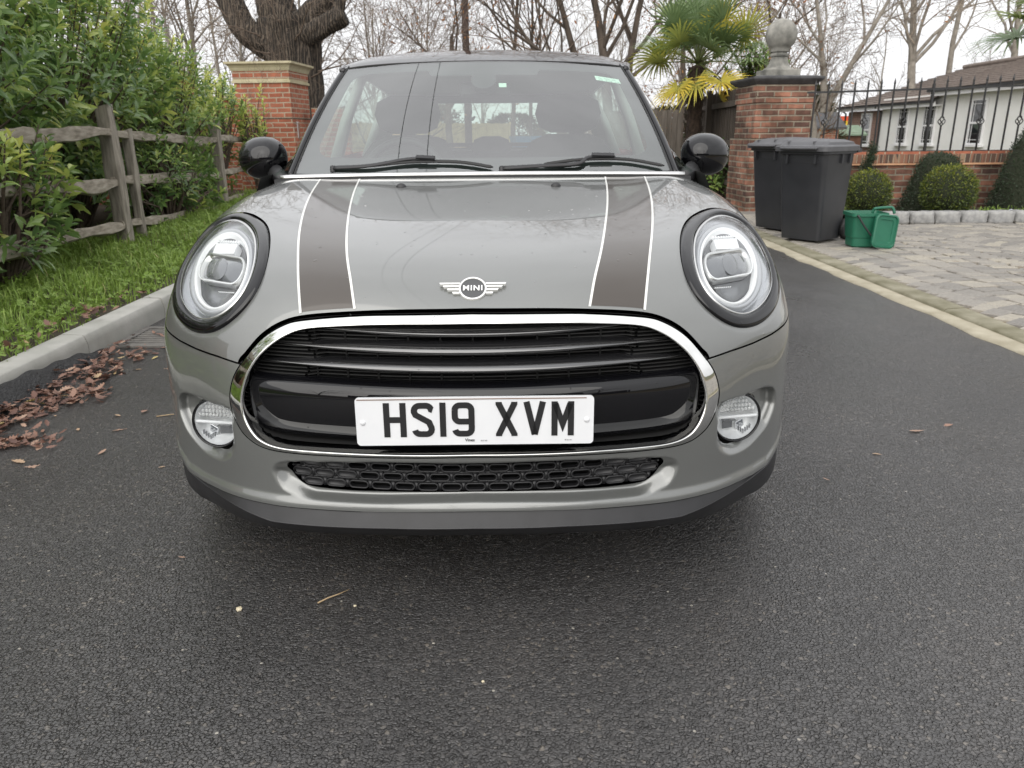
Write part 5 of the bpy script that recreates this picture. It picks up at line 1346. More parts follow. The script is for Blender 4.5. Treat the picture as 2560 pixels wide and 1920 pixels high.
shrub(-4.15, 8.0, 1.0, 1.2, .15, 2.1, 800, 'mid height laurel bush between the two nearest posts', .42, .135, behind, seed=5)
shrub(-4.1, 9.9, .85, 1.05, .15, 1.72, 560, 'low dark laurel bush in front of the brick pier wall', .5, .115, behind, seed=6)
shrub(-3.55, 6.9, .34, 1.4, .15, .95, 230, 'low laurel growth pushing through between the fence rails', .15, .11, None, seed=7)
shrub(-3.60, 10.35, .32, .34, .35, 1.35, 60, 'young yellow green laurel shoots standing by the brick pier', 1.0, .125, None, seed=8, open_=.6)
shrub(-3.12, 3.25, .40, .85, .12, 1.15, 190, 'drooping laurel sprays hanging over the lowest rail', .25, .13, None, seed=9, open_=.5)
# brick pier and boundary wall
def brick_pier():
    p = empty('brick_pier', (-3.72, 11.95, 0), R(-5), 'red brick gate pier with a moulded pale stone cap behind the fence', 'gate pier')
    k = MB(); k.box((0, 0, .94), (.90, .90, 1.88)); k.build('shaft', M['brick_new'], p)
    k = MB(); k.box((0, 0, 1.33), (.905, .905, .02)); k.build('dark_course', M['stem'], p)  # thin dark brown band around the shaft
    k = MB(); k.box((0, 0, .62), (.95, .95, 1.24)); k.build('plinth', M['brick_new'], p)
    k = MB()
    def sq(h, z): return [(-h, -h, z), (h, -h, z), (h, h, z), (-h, h, z)]
    k.loops([sq(.44, 1.86), sq(.475, 1.865), sq(.475, 1.90), sq(.455, 1.905), sq(.455, 1.93)], cap0=True, cap1=True); k.build('string_course', M['stone_cap'], p)
    k = MB(); k.box((0, 0, 1.985), (.92, .92, .115)); k.build('neck', M['brick_new'], p)
    k = MB(); k.loops([sq(.465, 2.04), sq(.475, 2.06), sq(.485, 2.09), sq(.505, 2.12), sq(.535, 2.14), sq(.545, 2.145), sq(.545, 2.175), sq(.0, 2.215)], cap0=True); k.build('stone_cap', M['stone_cap'], p)
    k = MB(); k.box((.47, -.28, 1.15), (.03, .09, .26), bev=.01); k.build('letter_slot', M['satin'], p)
brick_pier()
def garden_wall():
    w = empty('brick_wall', (-5.6, 6, 0), 0, 'red brick boundary wall glimpsed through the laurels', 'wall')
    k = MB(); k.box((-.1, -.5, .75), (.22, 13.4, 1.5)); k.build('wall', M['brick_new'], w)
    k = MB(); k.box((.72, 6.1, .82), (1.9, .22, 1.64)); k.build('return_wall', M['brick_new'], w)
    k = MB(); k.box((-.1, -.5, 1.53), (.32, 13.5, .06)); k.box((.72, 6.1, 1.67), (1.9, .32, .06)); k.build('coping', M['stone_cap'], w)
    k = MB(); k.box((2.78, 6.1, .75), (.60, .22, 1.5)); k.build('stub_wall', M['brick_new'], w)
    p = empty('brick_pier', (-5.55, 12.2, 0), 0, 'second red brick pier half hidden by the laurels', 'gate pier')
    k = MB(); k.box((0, 0, .98), (.7, .7, 1.96)); k.build('shaft', M['brick_new'], p); k = MB(); k.box((0, 0, 2.01), (.86, .86, .10), bev=.03); k.build('stone_cap', M['stone_cap'], p)
garden_wall()
# ------------------------------------------------------------------ right side: gate pier, railings, planters, bins
M['stone_grey'] = noisy('weathered_stone', (.10, .10, .09), (.30, .29, .26), 5, .85, .5, 60, .006, detail=8, lo=.35, hi=.65)
M['slate'] = noisy('dark_coping', (.035, .035, .038), (.085, .085, .088), 9, .6, .25)
M['iron'] = pmat('black_iron', (.012, .012, .013), .42, Coat_Weight=.2)
def gate_pier():
    p = empty('gate_pier', (3.78, 9.62, 0), R(3), 'old brick gate pier with dark coping beside the black railings', 'gate pier')
    def course_stack(z0, z1, half, name):
        k = MB(); z = z0
        while z < z1-.01:
            h = min(.075, z1-z); o = rnd.uniform(-.004, .004); k.box((o, rnd.uniform(-.004, .004), z+h/2), (half*2+rnd.uniform(-.008, .008), half*2+rnd.uniform(-.008, .008), h-.001), bev=.004); z += h
        return k.build(name, M['brick_old'], p)
    course_stack(0, .98, .425, 'plinth'); course_stack(.98, 1.43, .385, 'shaft'); course_stack(1.43, 1.66, .405, 'corbel')
    k = MB(); sq = lambda h, z: [(-h, -h, z), (h, -h, z), (h, h, z), (-h, h, z)]
    k.loops([sq(.41, 1.66), sq(.43, 1.68), sq(.455, 1.70), sq(.475, 1.725), sq(.475, 1.75), sq(.36, 1.77)], cap0=True, cap1=True); k.build('coping', M['slate'], p)
    f = empty('ball_finial', (3.80, 9.62, 1.768), 0, 'weathered stone ball on a moulded pedestal standing on the gate pier', 'finial')
    k = MB(); k.box((0, 0, .045), (.46, .46, .09), bev=.008); k.build('base_block', M['stone_grey'], f)
    k = MB(); k.lathe([(.21, .09), (.20, .105), (.165, .125), (.135, .17), (.118, .225), (.112, .25), (.128, .262), (.13, .28), (.115, .292), (.105, .31), (.12, .33)], 8); k.build('pedestal', M['stone_grey'], f, ang=30)
    k = MB(); k.lathe([(.12, .315), (.125, .325)]+[(.205*sin(a), .525-.205*cos(a)) for a in np.linspace(.62, pi, 20)], 40); k.build('ball', M['stone_grey'], f, True)
gate_pier()
WY = 8.72                                     # front face of the low wall
def low_wall():
    w = empty('garden_wall', (6.4, WY+.11, 0), 0, 'low old brick wall with brick on edge coping carrying black railings', 'wall')
    k = MB(); k.box((0, .0, .32), (5.4, .22, .64)); k.build('wall', M['brick_old'], w)
    k = MB(); k.box((0, -.005, .652), (5.4, .27, .022)); k.build('tile_course', noisy('orange_tile', (.38, .19, .10), (.55, .33, .20), 8, .8, .2), w)
    k = MB(); x = -2.7
    while x < 2.7: b = rnd.uniform(.060, .068); k.box((x+b/2, rnd.uniform(-.003, .003), .72), (b-.008, .235, .112), bev=.006); x += b+.002
    k.build('coping', M['brick_edge'], w)
    k = MB(); k.box((0, 0, .718), (5.4, .215, .104)); k.build('coping_mortar', M['mortar'], w)
    k = MB(); k.box((0, .03, .79), (5.4, .20, .03)); k.build('top_bed', M['brick_new'], w)
def edge_mat():
    m = pmat('brick_on_edge', (.2, .1, .06), .85); t = nd(m, 'TexCoord'); v = nd(m, 'TexVoronoi', Scale=11.0); 
    mp = nd(m, 'Mapping'); mp.inputs['Scale'].default_value = (1.35, .1, .1); lk(m, t.outputs['Object'], mp.inputs[0]); lk(m, mp.outputs[0], v.inputs['Vector'])
    sc2 = nd(m, 'SeparateColor'); lk(m, v.outputs['Color'], sc2.inputs[0]); lk(m, ramp(m, sc2.outputs[0], [(0, (.05, .04, .032)), (.4, (.13, .065, .042)), (.8, (.22, .105, .065)), (1, (.28, .20, .13))]), bsdf(m).inputs['Base Color'])
    setn(m, bump(m, noise(m, t.outputs['Object'], 50, 4), .4, .005)); return m
M['brick_edge'] = edge_mat()
low_wall()
def railings():
    r = empty('iron_railing', (6.4, WY+.12, .80), 0, 'black iron railing with spear tips and twisted basket bars on the low wall', 'railing')
    x0 = -2.36; pitch = .1675; n = 29
    def toph(x): return 1.535+.062*max(0, (x+6.4-4.0)/2.6)**1.2-.80
    tw = [2, 5, 8, 11, 14, 17, 20, 23, 26]
    for i in range(n):
        x = x0+i*pitch; h = toph(x); k = MB(); wx = (i in (9, 19)) and .024 or .0150
        if i % 3 == 1 and i < 28:
            k.box((x, 0, .16), (.017, .017, .32)); k.box((x, 0, (.435+h+.06)/2), (.017, .017, h+.06-.435))
            for q in range(4):
                pts = [(x+.042*sin(pi*t)*cos(q*pi/2+t*2.6), .042*sin(pi*t)*sin(q*pi/2+t*2.6), .315+.125*t) for t in np.linspace(0, 1, 12)]; k.sweep(pts, .0068, 5)
            k.lathe([(0, .312), (.011, .316), (.011, .326), (0, .33)], 8, Matrix.Translation((x, 0, 0))); k.lathe([(0, .425), (.011, .43), (.011, .44), (0, .444)], 8, Matrix.Translation((x, 0, 0)))
        else: k.box((x, 0, (h+.06)/2-.02), (wx*1.15, wx*1.15, h+.06+.04))
        k.lathe([(.007, h+.045), (.012, h+.055), (.010, h+.066), (.013, h+.078), (.014, h+.092), (.008, h+.118), (0, h+.15)], 8, Matrix.Translation((x, 0, 0)))
        k.build('bar', M['iron'], r)
    for (zz, nm) in ((0, 'top_rail'), ):
        k = MB(); xs = np.linspace(x0-.1, x0+n*pitch, 24); k.sweep([(x, 0, toph(x)) for x in xs], .016, 4, up=(0, 1, 1)); k.build(nm, M['iron'], r)
    k = MB(); k.bar((x0-.1, 0, .012), (x0+n*pitch, 0, .012), .03, .01); k.build('bottom_rail', M['iron'], r)
railings()
def planter_edge():
    xs = 4.20; i = 0; names = ['under the left box ball', 'left of the middle topiary', 'under the middle topiary gap', 'below the second box ball', 'right of the second box ball', 'before the tall yew cone', 'at the right edge of view', 'past the right edge']
    x = 4.22
    while x < 8.2:
        L = .285+rnd.uniform(-.02, .03); bm = bmesh.new(); bmesh.ops.create_cube(bm, size=1); bmesh.ops.subdivide_edges(bm, edges=bm.edges[:], cuts=3, use_grid_fill=True)
        for v in bm.verts:
            q = Vector((v.co.x*L, v.co.y*.16, v.co.z*.155)); e = max(abs(v.co.x), abs(v.co.y), abs(v.co.z)); ed = sum(abs(c) > .49 for c in v.co)
            q *= (1, .985, .955, .93)[min(3, ed)]; q += Vector((rnd.uniform(-1, 1), rnd.uniform(-1, 1), rnd.uniform(-1, 1)))*.006; v.co = q
        me = bpy.data.meshes.new('granite_block'); bm.to_mesh(me); bm.free(); me.materials.append(M['granite']); me.polygons.foreach_set('use_smooth', [True]*len(me.polygons))
        o = link_mesh('granite_block', me); o.location = (x+L/2, 7.58, .088)
        words = ['first', 'second', 'third', 'fourth', 'fifth', 'sixth', 'seventh', 'eighth', 'ninth']
        j = sum(1 for q in COL.objects if q.name.startswith('granite_block') and q.location.x > 4.45)-(1 if x+L/2 > 4.45 else 0)
        where = '%s one behind the bins' % words[min(8, i)] if x+L/2 < 4.45 else words[min(8, j)]+' one right of the caddy'
        tag(o, 'rough granite block edging the planting bed, '+where, 'stone block', 'granite blocks edging the bed'); x += L+.022; i += 1
M['granite'] = noisy('rough_granite', (.20, .20, .20), (.37, .365, .35), 18, .85, .6, 60, .008, detail=8)
planter_edge()
# clipped evergreens
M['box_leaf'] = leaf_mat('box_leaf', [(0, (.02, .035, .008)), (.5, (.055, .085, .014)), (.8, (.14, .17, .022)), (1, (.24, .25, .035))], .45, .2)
M['yew_leaf'] = leaf_mat('yew_leaf', [(0, (.014, .026, .012)), (.6, (.032, .055, .024)), (1, (.06, .09, .035))], .5, .15)
def topiary(name, label, loc, surf, n, mat, leaf, seed, core, bright=0):
    g = np.random.default_rng(seed); root = empty(name, loc, 0, label, 'topiary'); P, Nn, hgt = surf(g, n)
    P = P+Nn*g.normal(-.012, .016, n)[:, None]; d = Nn+g.normal(0, .65, (n, 3)); up = g.normal(0, 1, (n, 3)); sz = leaf*g.uniform(.7, 1.4, n)
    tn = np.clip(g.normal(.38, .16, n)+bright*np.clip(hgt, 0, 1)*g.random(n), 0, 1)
    leaf_cloud('foliage', P, d, up, sz, sz*.5, tn, mat, root)
    k = MB(); k.lathe(core, 20); k.build('inner_growth', M['topi_core'], root, True)
    k = MB(); k.sweep([(0, 0, -.08), (.005, 0, .1)], .018, 6); k.build('stem', M['stem'], root); return root
M['topi_core'] = pmat('inner_twigs', (.018, .022, .010), .95)
def ball_surf(r):
    def f(g, n):
        v = g.normal(0, 1, (n, 3)); v /= np.linalg.norm(v, axis=1, keepdims=True); b = 1+.03*np.sin(v[:, 0]*9)*np.sin(v[:, 2]*8+v[:, 1]*5)
        return v*(r*b)[:, None]+[0, 0, r*.92], v, v[:, 2]*.5+.5
    return f
def cone_surf(prof):
    P_ = np.array(prof)
    def f(g, n):
        t = g.random(n); L = np.concatenate([[0], np.cumsum(np.hypot(np.diff(P_[:, 0]), np.diff(P_[:, 1])))]); wgt = P_[:, 0]+.05; s = g.choice(len(L)*40, n, p=(lambda w: w/w.sum())(np.interp(np.linspace(0, 1, len(L)*40), L/L[-1], wgt)))/(len(L)*40)*L[-1]
        r = np.interp(s, L, P_[:, 0]); z = np.interp(s, L, P_[:, 1]); a = g.uniform(0, 2*pi, n); dr = np.gradient(P_[:, 0], L); dz = np.gradient(P_[:, 1], L)
        nr, nz = np.interp(s, L, dz), -np.interp(s, L, dr); r = r*(1+.035*np.sin(a*5+z*9))
        return np.stack([r*np.cos(a), r*np.sin(a), z], 1), np.stack([nr*np.cos(a), nr*np.sin(a), nz], 1), z/P_[:, 1].max()
    return f
def ballcore(r): return [(r*.93*sin(a), r*.92-r*.93*cos(a)) for a in np.linspace(.01, pi-.01, 12)]
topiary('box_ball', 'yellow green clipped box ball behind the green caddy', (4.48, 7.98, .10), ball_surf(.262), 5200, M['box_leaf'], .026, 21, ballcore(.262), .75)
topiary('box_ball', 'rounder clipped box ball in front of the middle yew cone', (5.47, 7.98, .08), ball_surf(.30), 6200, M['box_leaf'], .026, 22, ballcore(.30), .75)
def conecore(p): return [(max(0, r-.02), z) for r, z in p]
c1 = [(.40, 0), (.385, .08), (.31, .35), (.235, .6), (.20, .68), (.12, .73), (0, .74)]
topiary('yew_cone', 'squat dark yew cone clipped flat on top, behind the box ball', (5.53, 8.40, .05), cone_surf(c1), 6500, M['yew_leaf'], .024, 23, conecore(c1))
c2 = [(.44, 0), (.43, .1), (.35, .5), (.25, .85), (.14, 1.08), (.06, 1.16), (0, 1.18)]
topiary('yew_cone', 'tall dark yew cone cut by the right edge of view', (6.62, 8.22, .05), cone_surf(c2), 8500, M['yew_leaf'], .024, 24, conecore(c2))
def spiral_surf(g, n):
    t = g.random(n); z = t*.80; a0 = t*2*pi*2.1; rad = .17*(1-t)+.055; cx, cy = .055*(1.25-t)*np.cos(a0), .055*(1.25-t)*np.sin(a0); v = g.normal(0, 1, (n, 3)); v /= np.linalg.norm(v, axis=1, keepdims=True)
    return np.stack([cx+v[:, 0]*rad*.72, cy+v[:, 1]*rad*.72, z+v[:, 2]*.07], 1), v, t
topiary('spiral_topiary', 'small dark spiral clipped evergreen behind the left box ball', (4.66, 8.42, .08), spiral_surf, 4200, M['yew_leaf'], .022, 25, [(.07, 0), (.05, .4), (.02, .75), (0, .78)])
g_ = np.random.default_rng(5); n = 2600; x = g_.uniform(3.6, 8, n); y = g_.uniform(7.68, 8.65, n); m_ = (np.sin(x*2.1)+np.sin(y*5+x) > .3); x, y = x[m_], y[m_]; n = len(x)
o = leaf_cloud('ground_cover', np.stack([x, y, np.full(n, .10)+g_.uniform(0, .05, n)], 1), np.stack([g_.normal(0, .6, n), g_.normal(0, .6, n), g_.uniform(.4, 1, n)], 1), g_.normal(0, 1, (n, 3)), g_.uniform(.03, .06, n), np.full(n, .014), g_.uniform(.3, .8, n), M['grass'])
tag(o, 'low green ground cover in the planting bed', 'ground cover', kind='stuff')
k = MB(); k.lathe([(0, .035), (.026, .025), (.03, 0), (.03, -.03)], 16, Matrix.Translation((6.12, 7.74, .13))); tag(k.build('bed_lamp', pmat('grey_lamp', (.35, .36, .40), .4), None, True), 'small round grey bollard light in the planting bed', 'light')
# wheelie bins
M['bin'] = noisy('charcoal_bin', (.016, .017, .020), (.034, .035, .039), 2.2, .48, .08, 200, .001, detail=8)
M['bin_lid'] = noisy('charcoal_lid', (.05, .05, .055), (.085, .085, .09), 4, .42, .1, 150, .001)
def wheelie_bin(loc, rz, label, tall=.93, w=.56, d=.60):
    b = empty('wheelie_bin', loc, rz, label, 'wheelie bin', 'dark wheelie bins')
    k = MB(); rings = []; H = tall-.10
    def rr(wx, dy, z, c=.045, oy=0): 
        return [(x, y+oy, z) for x, y in arc(wx-c, dy-c, c, 0, 90, 4)+arc(-wx+c, dy-c, c, 90, 180, 4)+arc(-wx+c, -dy+c, c, 180, 270, 4)+arc(wx-c, -dy+c, c, 270, 360, 4)]
    W, D = w/2, d/2
    k.loops([rr(W*.78, D*.70, .02, .03, .03), rr(W*.80, D*.72, .045, .04, .03), rr(W*.86, D*.82, H*.45, .045, .015), rr(W*.93, D*.92, H-.05, .05), rr(W*.935, D*.925, H-.045, .05), rr(W*1.0, D*1.0, H-.04, .055), rr(W*1.0, D*1.0, H, .055), rr(W*.94, D*.94, H, .05), rr(W*.9, D*.9, H-.12, .05)], cap0=True)
    for sx in (-1, 1): k.box((sx*W*.55, -D*.97, H-.085), (.02, .03, .08)); k.box((sx*W*.97, 0, H-.085), (.02, .02, .08)); k.box((sx*W*.97, D*.5, H-.085), (.02, .02, .08))
    k.build('body', M['bin'], b, ang=35)
    k = MB(); LW, LD = W*1.07, D*1.10
    k.loops([rr(LW, LD, H-.015, .06, -.01), rr(LW, LD, H+.025, .06, -.01), rr(LW*.97, LD*.97, H+.035, .055, -.01), rr(LW*.88, LD*.86, H+.042, .05, -.005), rr(LW*.84, LD*.80, H+.066, .05, 0), rr(LW*.6, LD*.55, H+.088, .04, .02), rr(.02, .02, H+.098, .01, .03)], cap0=True, cap1=True)
    k.box((0, -LD-.02, H+.012), (w*.72, .07, .022), bev=.008)
    for sx in (-.16, .10): k.box((sx, -LD+.10, H+.062), (.014, .10, .03), bev=.004)
    k.build('lid', M['bin_lid'], b, ang=35)
    k = MB(); k.sweep([(-W*.92, D+.06, H-.015), (W*.92, D+.06, H-.015)], .017, 8)
    for sx in (-.9, 0, .9): k.bar((sx*W, D-.02, H-.02), (sx*W, D+.06, H-.015), .05, .03)
    k.build('handle', M['bin'], b, ang=40)
    for sx in (-1, 1):
        k = MB(); Mx = Matrix.Translation((sx*(W*.9), D*.92, .105)) @ Matrix.Rotation(R(90), 4, 'Y'); k.lathe([(0, -.025), (.07, -.025), (.10, -.022), (.104, 0), (.10, .022), (.07, .025), (0, .025)], 24, Mx); k.build('wheel', M['rubber'], b, True)
    return b
wheelie_bin((3.10, 6.14, .035), R(-50), 'dark grey wheelie bin standing in front, nearer the green caddy', .965, .52, .60)
wheelie_bin((3.14, 7.06, .035), R(-68), 'dark grey wheelie bin behind, next to the brick gate pier', .975, .54, .62)
# food caddy with its lid hanging open
def caddy():
    c = empty('food_caddy', (3.42, 5.66, .035), R(-4), 'green food waste caddy with its lid hanging open on the setts', 'caddy')
    gm = noisy('green_plastic', (.010, .105, .060), (.016, .13, .075), 6, .45, .06, 150, .001); k = MB()
    def rr(wx, dy, z, c_=.03): return [(x, y, z) for x, y in arc(wx-c_, dy-c_, c_, 0, 90, 4)+arc(-wx+c_, dy-c_, c_, 90, 180, 4)+arc(-wx+c_, -dy+c_, c_, 180, 270, 4)+arc(wx-c_, -dy+c_, c_, 270, 360, 4)]
    k.loops([rr(.115, .095, 0), rr(.125, .105, .012), rr(.128, .108, .085), rr(.134, .114, .09), rr(.15, .13, .28), rr(.165, .145, .285), rr(.165, .145, .315), rr(.155, .135, .315), rr(.145, .125, .27), rr(.115, .1, .03)], cap0=True, cap1=True); k.build('body', gm, c, ang=35)
    Ml = Matrix.Translation((.125, -.165, .155)) @ Matrix.Rotation(R(14), 4, 'Z') @ Matrix.Rotation(R(7), 4, 'Y') @ Matrix.Rotation(R(-4), 4, 'X')
    k = MB()
    def pl(w, h, r): return arc(w-r, h-r, r, 0, 90)+arc(-w+r, h-r, r, 90, 180)+arc(-w+r, -h+r, r, 180, 270)+arc(w-r, -h+r, r, 270, 360)
    T = Ml @ Matrix.Rotation(R(90), 4, 'X')
    L3 = lambda poly, z: [T @ Vector((x, y, z)) for x, y in poly]
    k.loops([L3(pl(.115, .148, .05), -.012), L3(pl(.118, .151, .05), 0), L3(pl(.118, .151, .05), .016), L3(pl(.104, .138, .042), .022), L3(pl(.098, .132, .04), .010), L3(pl(.072, .104, .02), .010), L3(pl(.068, .100, .02), .002)], cap0=True, cap1=True); k.build('lid', gm, c, ang=35)
    k = MB()
    P0 = [(.02, -.10, .315), (.03, -.105, .345), (.05, -.11, .356), (.20, -.03, .358), (.23, -.03, .345), (.245, -.04, .30)]; k.sweep(catmull(P0, 26), .013, 8); k.build('hinge_bar', gm, c, True)
    k = MB(); P1 = [(-.125, -.155, .30), (-.06, -.175, .20), (.02, -.18, .105), (.06, -.165, .085), (.09, -.12, .09)]; k.sweep(catmull(P1, 24), .0085, 8); k.build('handle', M['iron'], c, True)
caddy()
# ------------------------------------------------------------------ boarded fence behind the palm
M['board'] = noisy('fence_board', (.075, .062, .05), (.14, .12, .10), 3, .9, .4, 30, .01, stretch=(4, 4, .6))
M['board_dark'] = noisy('fence_board_dark', (.035, .028, .022), (.075, .06, .048), 3, .9, .4, 30, .01, stretch=(4, 4, .6))
def boards(name, label, a, b, h, mat, w=.10, gap=.012, rails=True):
    f = empty(name, (a[0], a[1], 0), 0, label, 'fence'); d = Vector((b[0]-a[0], b[1]-a[1], 0)); L = d.length; d.normalize(); nrm = Vector((d.y, -d.x, 0)); n = int(L/w); k = MB()
    for i in range(n):
        c = d*(i+.5)*w+nrm*rnd.uniform(-.004, .004)+(nrm*.018 if i % 2 else Vector()); hh = h+rnd.uniform(-.012, .012); ang_ = math.atan2(d.y, d.x); k.box((c.x, c.y, hh/2), (w-gap, .018, hh), ang_)
    k.build('boarding', mat, f)
    k = MB()
    for z in (.35, h*.55, h-.2): k.bar(d*0-nrm*.03+Vector((0, 0, z)), d*L-nrm*.03+Vector((0, 0, z)), .04, .08)
    k.build('rail', mat, f)
    for i in range(1 if 'gate pier' in label else 0, int(L/1.8)+1): k = MB(); c = d*min(L, i*1.8)-nrm*.08; k.box((c.x, c.y, (h+.05)/2), (.09, .09, h+.05)); k.build('post', mat, f)
    return f
boards('board_fence', 'dark narrow boarded fence running back from the gate pier', (3.42, 10.05), (3.72, 14.6), 1.66, M['board_dark'], .062, .016)
boards('board_fence', 'paler grey boarded fence behind the palm trunk', (1.2, 15.2), (3.75, 14.7), 1.50, M['board'], .10, .004)
boards('board_fence', 'long tan timber fence seen through the rear window of the car', (-6.5, 27), (.6, 33), 1.5, noisy('tan_board', (.32, .24, .13), (.45, .35, .2), 3, .85, .3, 30, .01), .15, .004)
# fan palms
M['frond'] = leaf_mat('palm_frond', [(0, (.075, .125, .05)), (.4, (.16, .23, .10)), (.62, (.30, .34, .09)), (.8, (.60, .50, .08)), (1, (.75, .50, .07))], .42, .25)
M['palm_fibre'] = noisy('palm_fibre', (.020, .013, .009), (.065, .042, .030), 26, .95, .9, 50, .03, stretch=(1, 1, .5))
def fan_palm(loc, trunk_h, r_tr, fronds, label, seed, hidden=False):
    g = random.Random(seed); root = empty('fan_palm', loc, 0, label, 'palm tree')
    k = MB(); rings = []
    for i in range(40):
        z = trunk_h*i/39; rr = r_tr*(.92+.14*sin(z*3+1)*.5)*(1.0 if z < trunk_h-.3 else 1.05); rings.append([(rr*(1+g.uniform(-.10, .14))*cos(a), rr*(1+g.uniform(-.10, .14))*sin(a), z+g.uniform(-.012, .012)) for a in np.linspace(0, 2*pi, 17)[:-1]])
    k.loops(rings, cap1=True); k.build('trunk', M['palm_fibre'], root, False)
    S = []
    for i in range(420):
        z = g.uniform(.1, trunk_h+.12); a = g.uniform(0, 2*pi); p = Vector((r_tr*.95*cos(a), r_tr*.95*sin(a), z)); q = p+Vector((cos(a)*g.uniform(.02, .07), sin(a)*g.uniform(.02, .07), g.uniform(-.16, .10))); S.append([*p, *q, .006, .002])
    segs_mesh('trunk_fibre', S, 3, M['palm_fibre'], root)
    top_ = Vector((0, 0, trunk_h+.05))
    for (az, el, L, fr, tone, droop, split) in fronds:
        d = Vector((cos(az)*cos(el), sin(az)*cos(el), sin(el))); bend = Vector((0, 0, -1))
        P = [top_+d*L*t+bend*(.16*L*t*t*droop) for t in np.linspace(0, 1, 8)]; V = []; F = []; T = []
        dirn = (P[-1]-P[-2]).normalized(); side_ = dirn.cross(Vector((0, 0, 1))); side_.normalize(); side_.rotate(Matrix.Rotation(g.uniform(-.6, .6), 3, dirn)); upv = side_.cross(dirn)
        hub = P[-1]; nl = 40; spread = 2.55
        for i in range(nl):
            u = (i+.5)/nl*2-1; a = u*spread; ll = fr*(1-.20*abs(u)**2)*g.uniform(.93, 1.05)
            ld = (dirn*cos(a)+side_*sin(a)); ld = (ld+upv*(.30-.18*abs(u))+upv*(.12 if i % 2 else 0)).normalized(); wv = ld.cross(upv).normalized()*.017*(fr/.6); nv = wv.cross(ld).normalized()
            dr = droop*.18*fr; ts = [0, .28, .6, .82, 1.0]; ws = [.35, 1.0, .95, .55, .03]; b = len(V)
            for t, w_ in zip(ts, ws):
                c = hub+ld*ll*t+Vector((0, 0, -1))*(dr*max(0, t-.35)**2*2.2*(1+split*g.uniform(0, .8)))
                V += [c-wv*w_, c+nv*.004*w_, c+wv*w_]; tt = min(1, max(0, tone+g.uniform(-.06, .06)+(.16*t if tone > .5 else .06*t))); T += [tt]*3
            for j in range(4):
                q = b+j*3; F += [(q, q+1, q+4, q+3), (q+1, q+2, q+5, q+4)]
        o = mesh_obj('frond', V, F, M['frond'], root, False); tone_attr(o, T)
        if tone > .6: o['label'] = 'yellowing fan frond'
        kk = MB(); kk.sweep(P, list(np.linspace(.013, .008, 8)), 5); kk.build('stalk', M['frond_stalk'], o, True)
    return root
M['frond_stalk'] = pmat('frond_stalk', (.10, .12, .035), .5)
def frond_set(seed, n=34, sc_=1.0):
    g = random.Random(seed); out = []
    for i in range(n):
        t = i/n; el = 1.45-1.30*t+g.uniform(-.12, .12); az = i*2.4+g.uniform(-.25, .25); L = (.50+.26*g.random()+.10*(1-abs(el)))*sc_; fr = (.44+.10*g.random())*sc_
        tone = g.uniform(.18, .46) if t < .72 else g.uniform(.3, .55); out.append((az, el, L, fr, tone, .35+1.0*t, .5 if t > .5 else .1))
    return out
fr = frond_set(3, 27, 1.10)
fr += [(R(-55), -.72, .70, .56, .82, .9, .3), (R(-70), -.32, .70, .50, .76, .8, .3), (R(-35), -.45, .66, .5, .70, .9, .3), (R(-150), .08, .75, .52, .56, .7, .3), (R(-20), .55, .80, .55, .62, .3, .1), (R(-40), .9, .6, .5, .70, .2, .1), (R(-140), -.55, .55, .45, .72, 1.2, .8), (R(-105), -.5, .5, .5, .62, 1.2, .8)]
fan_palm((3.14, 11.5, 0), 2.05, .135, fr, 'fan palm with yellow lower fronds beside the gate pier', 31)
fan_palm((7.6, 8.9, 0), 2.2, .14, frond_set(9, 36, 1.3), 'large fan palm whose fronds hang in at the upper right', 32)
shrub(3.28, 10.7, .30, .45, 0, .95, 120, 'dark leafy laurel at the foot of the fence beside the gate pier', .1, .115, None, 'laurels by the gate pier', seed=41)
shrub(4.10, 11.3, .50, .55, 1.25, 1.15, 150, 'laurel rising above the boarded fence behind the stone ball', .1, .12, None, 'laurels by the gate pier', seed=42, open_=.6)
shrub(4.35, 10.2, .18, .3, 0, 1.2, 60, 'straggly laurel behind the railings next to the brick gate pier', .1, .10, None, 'laurels by the gate pier', seed=43, open_=.6)
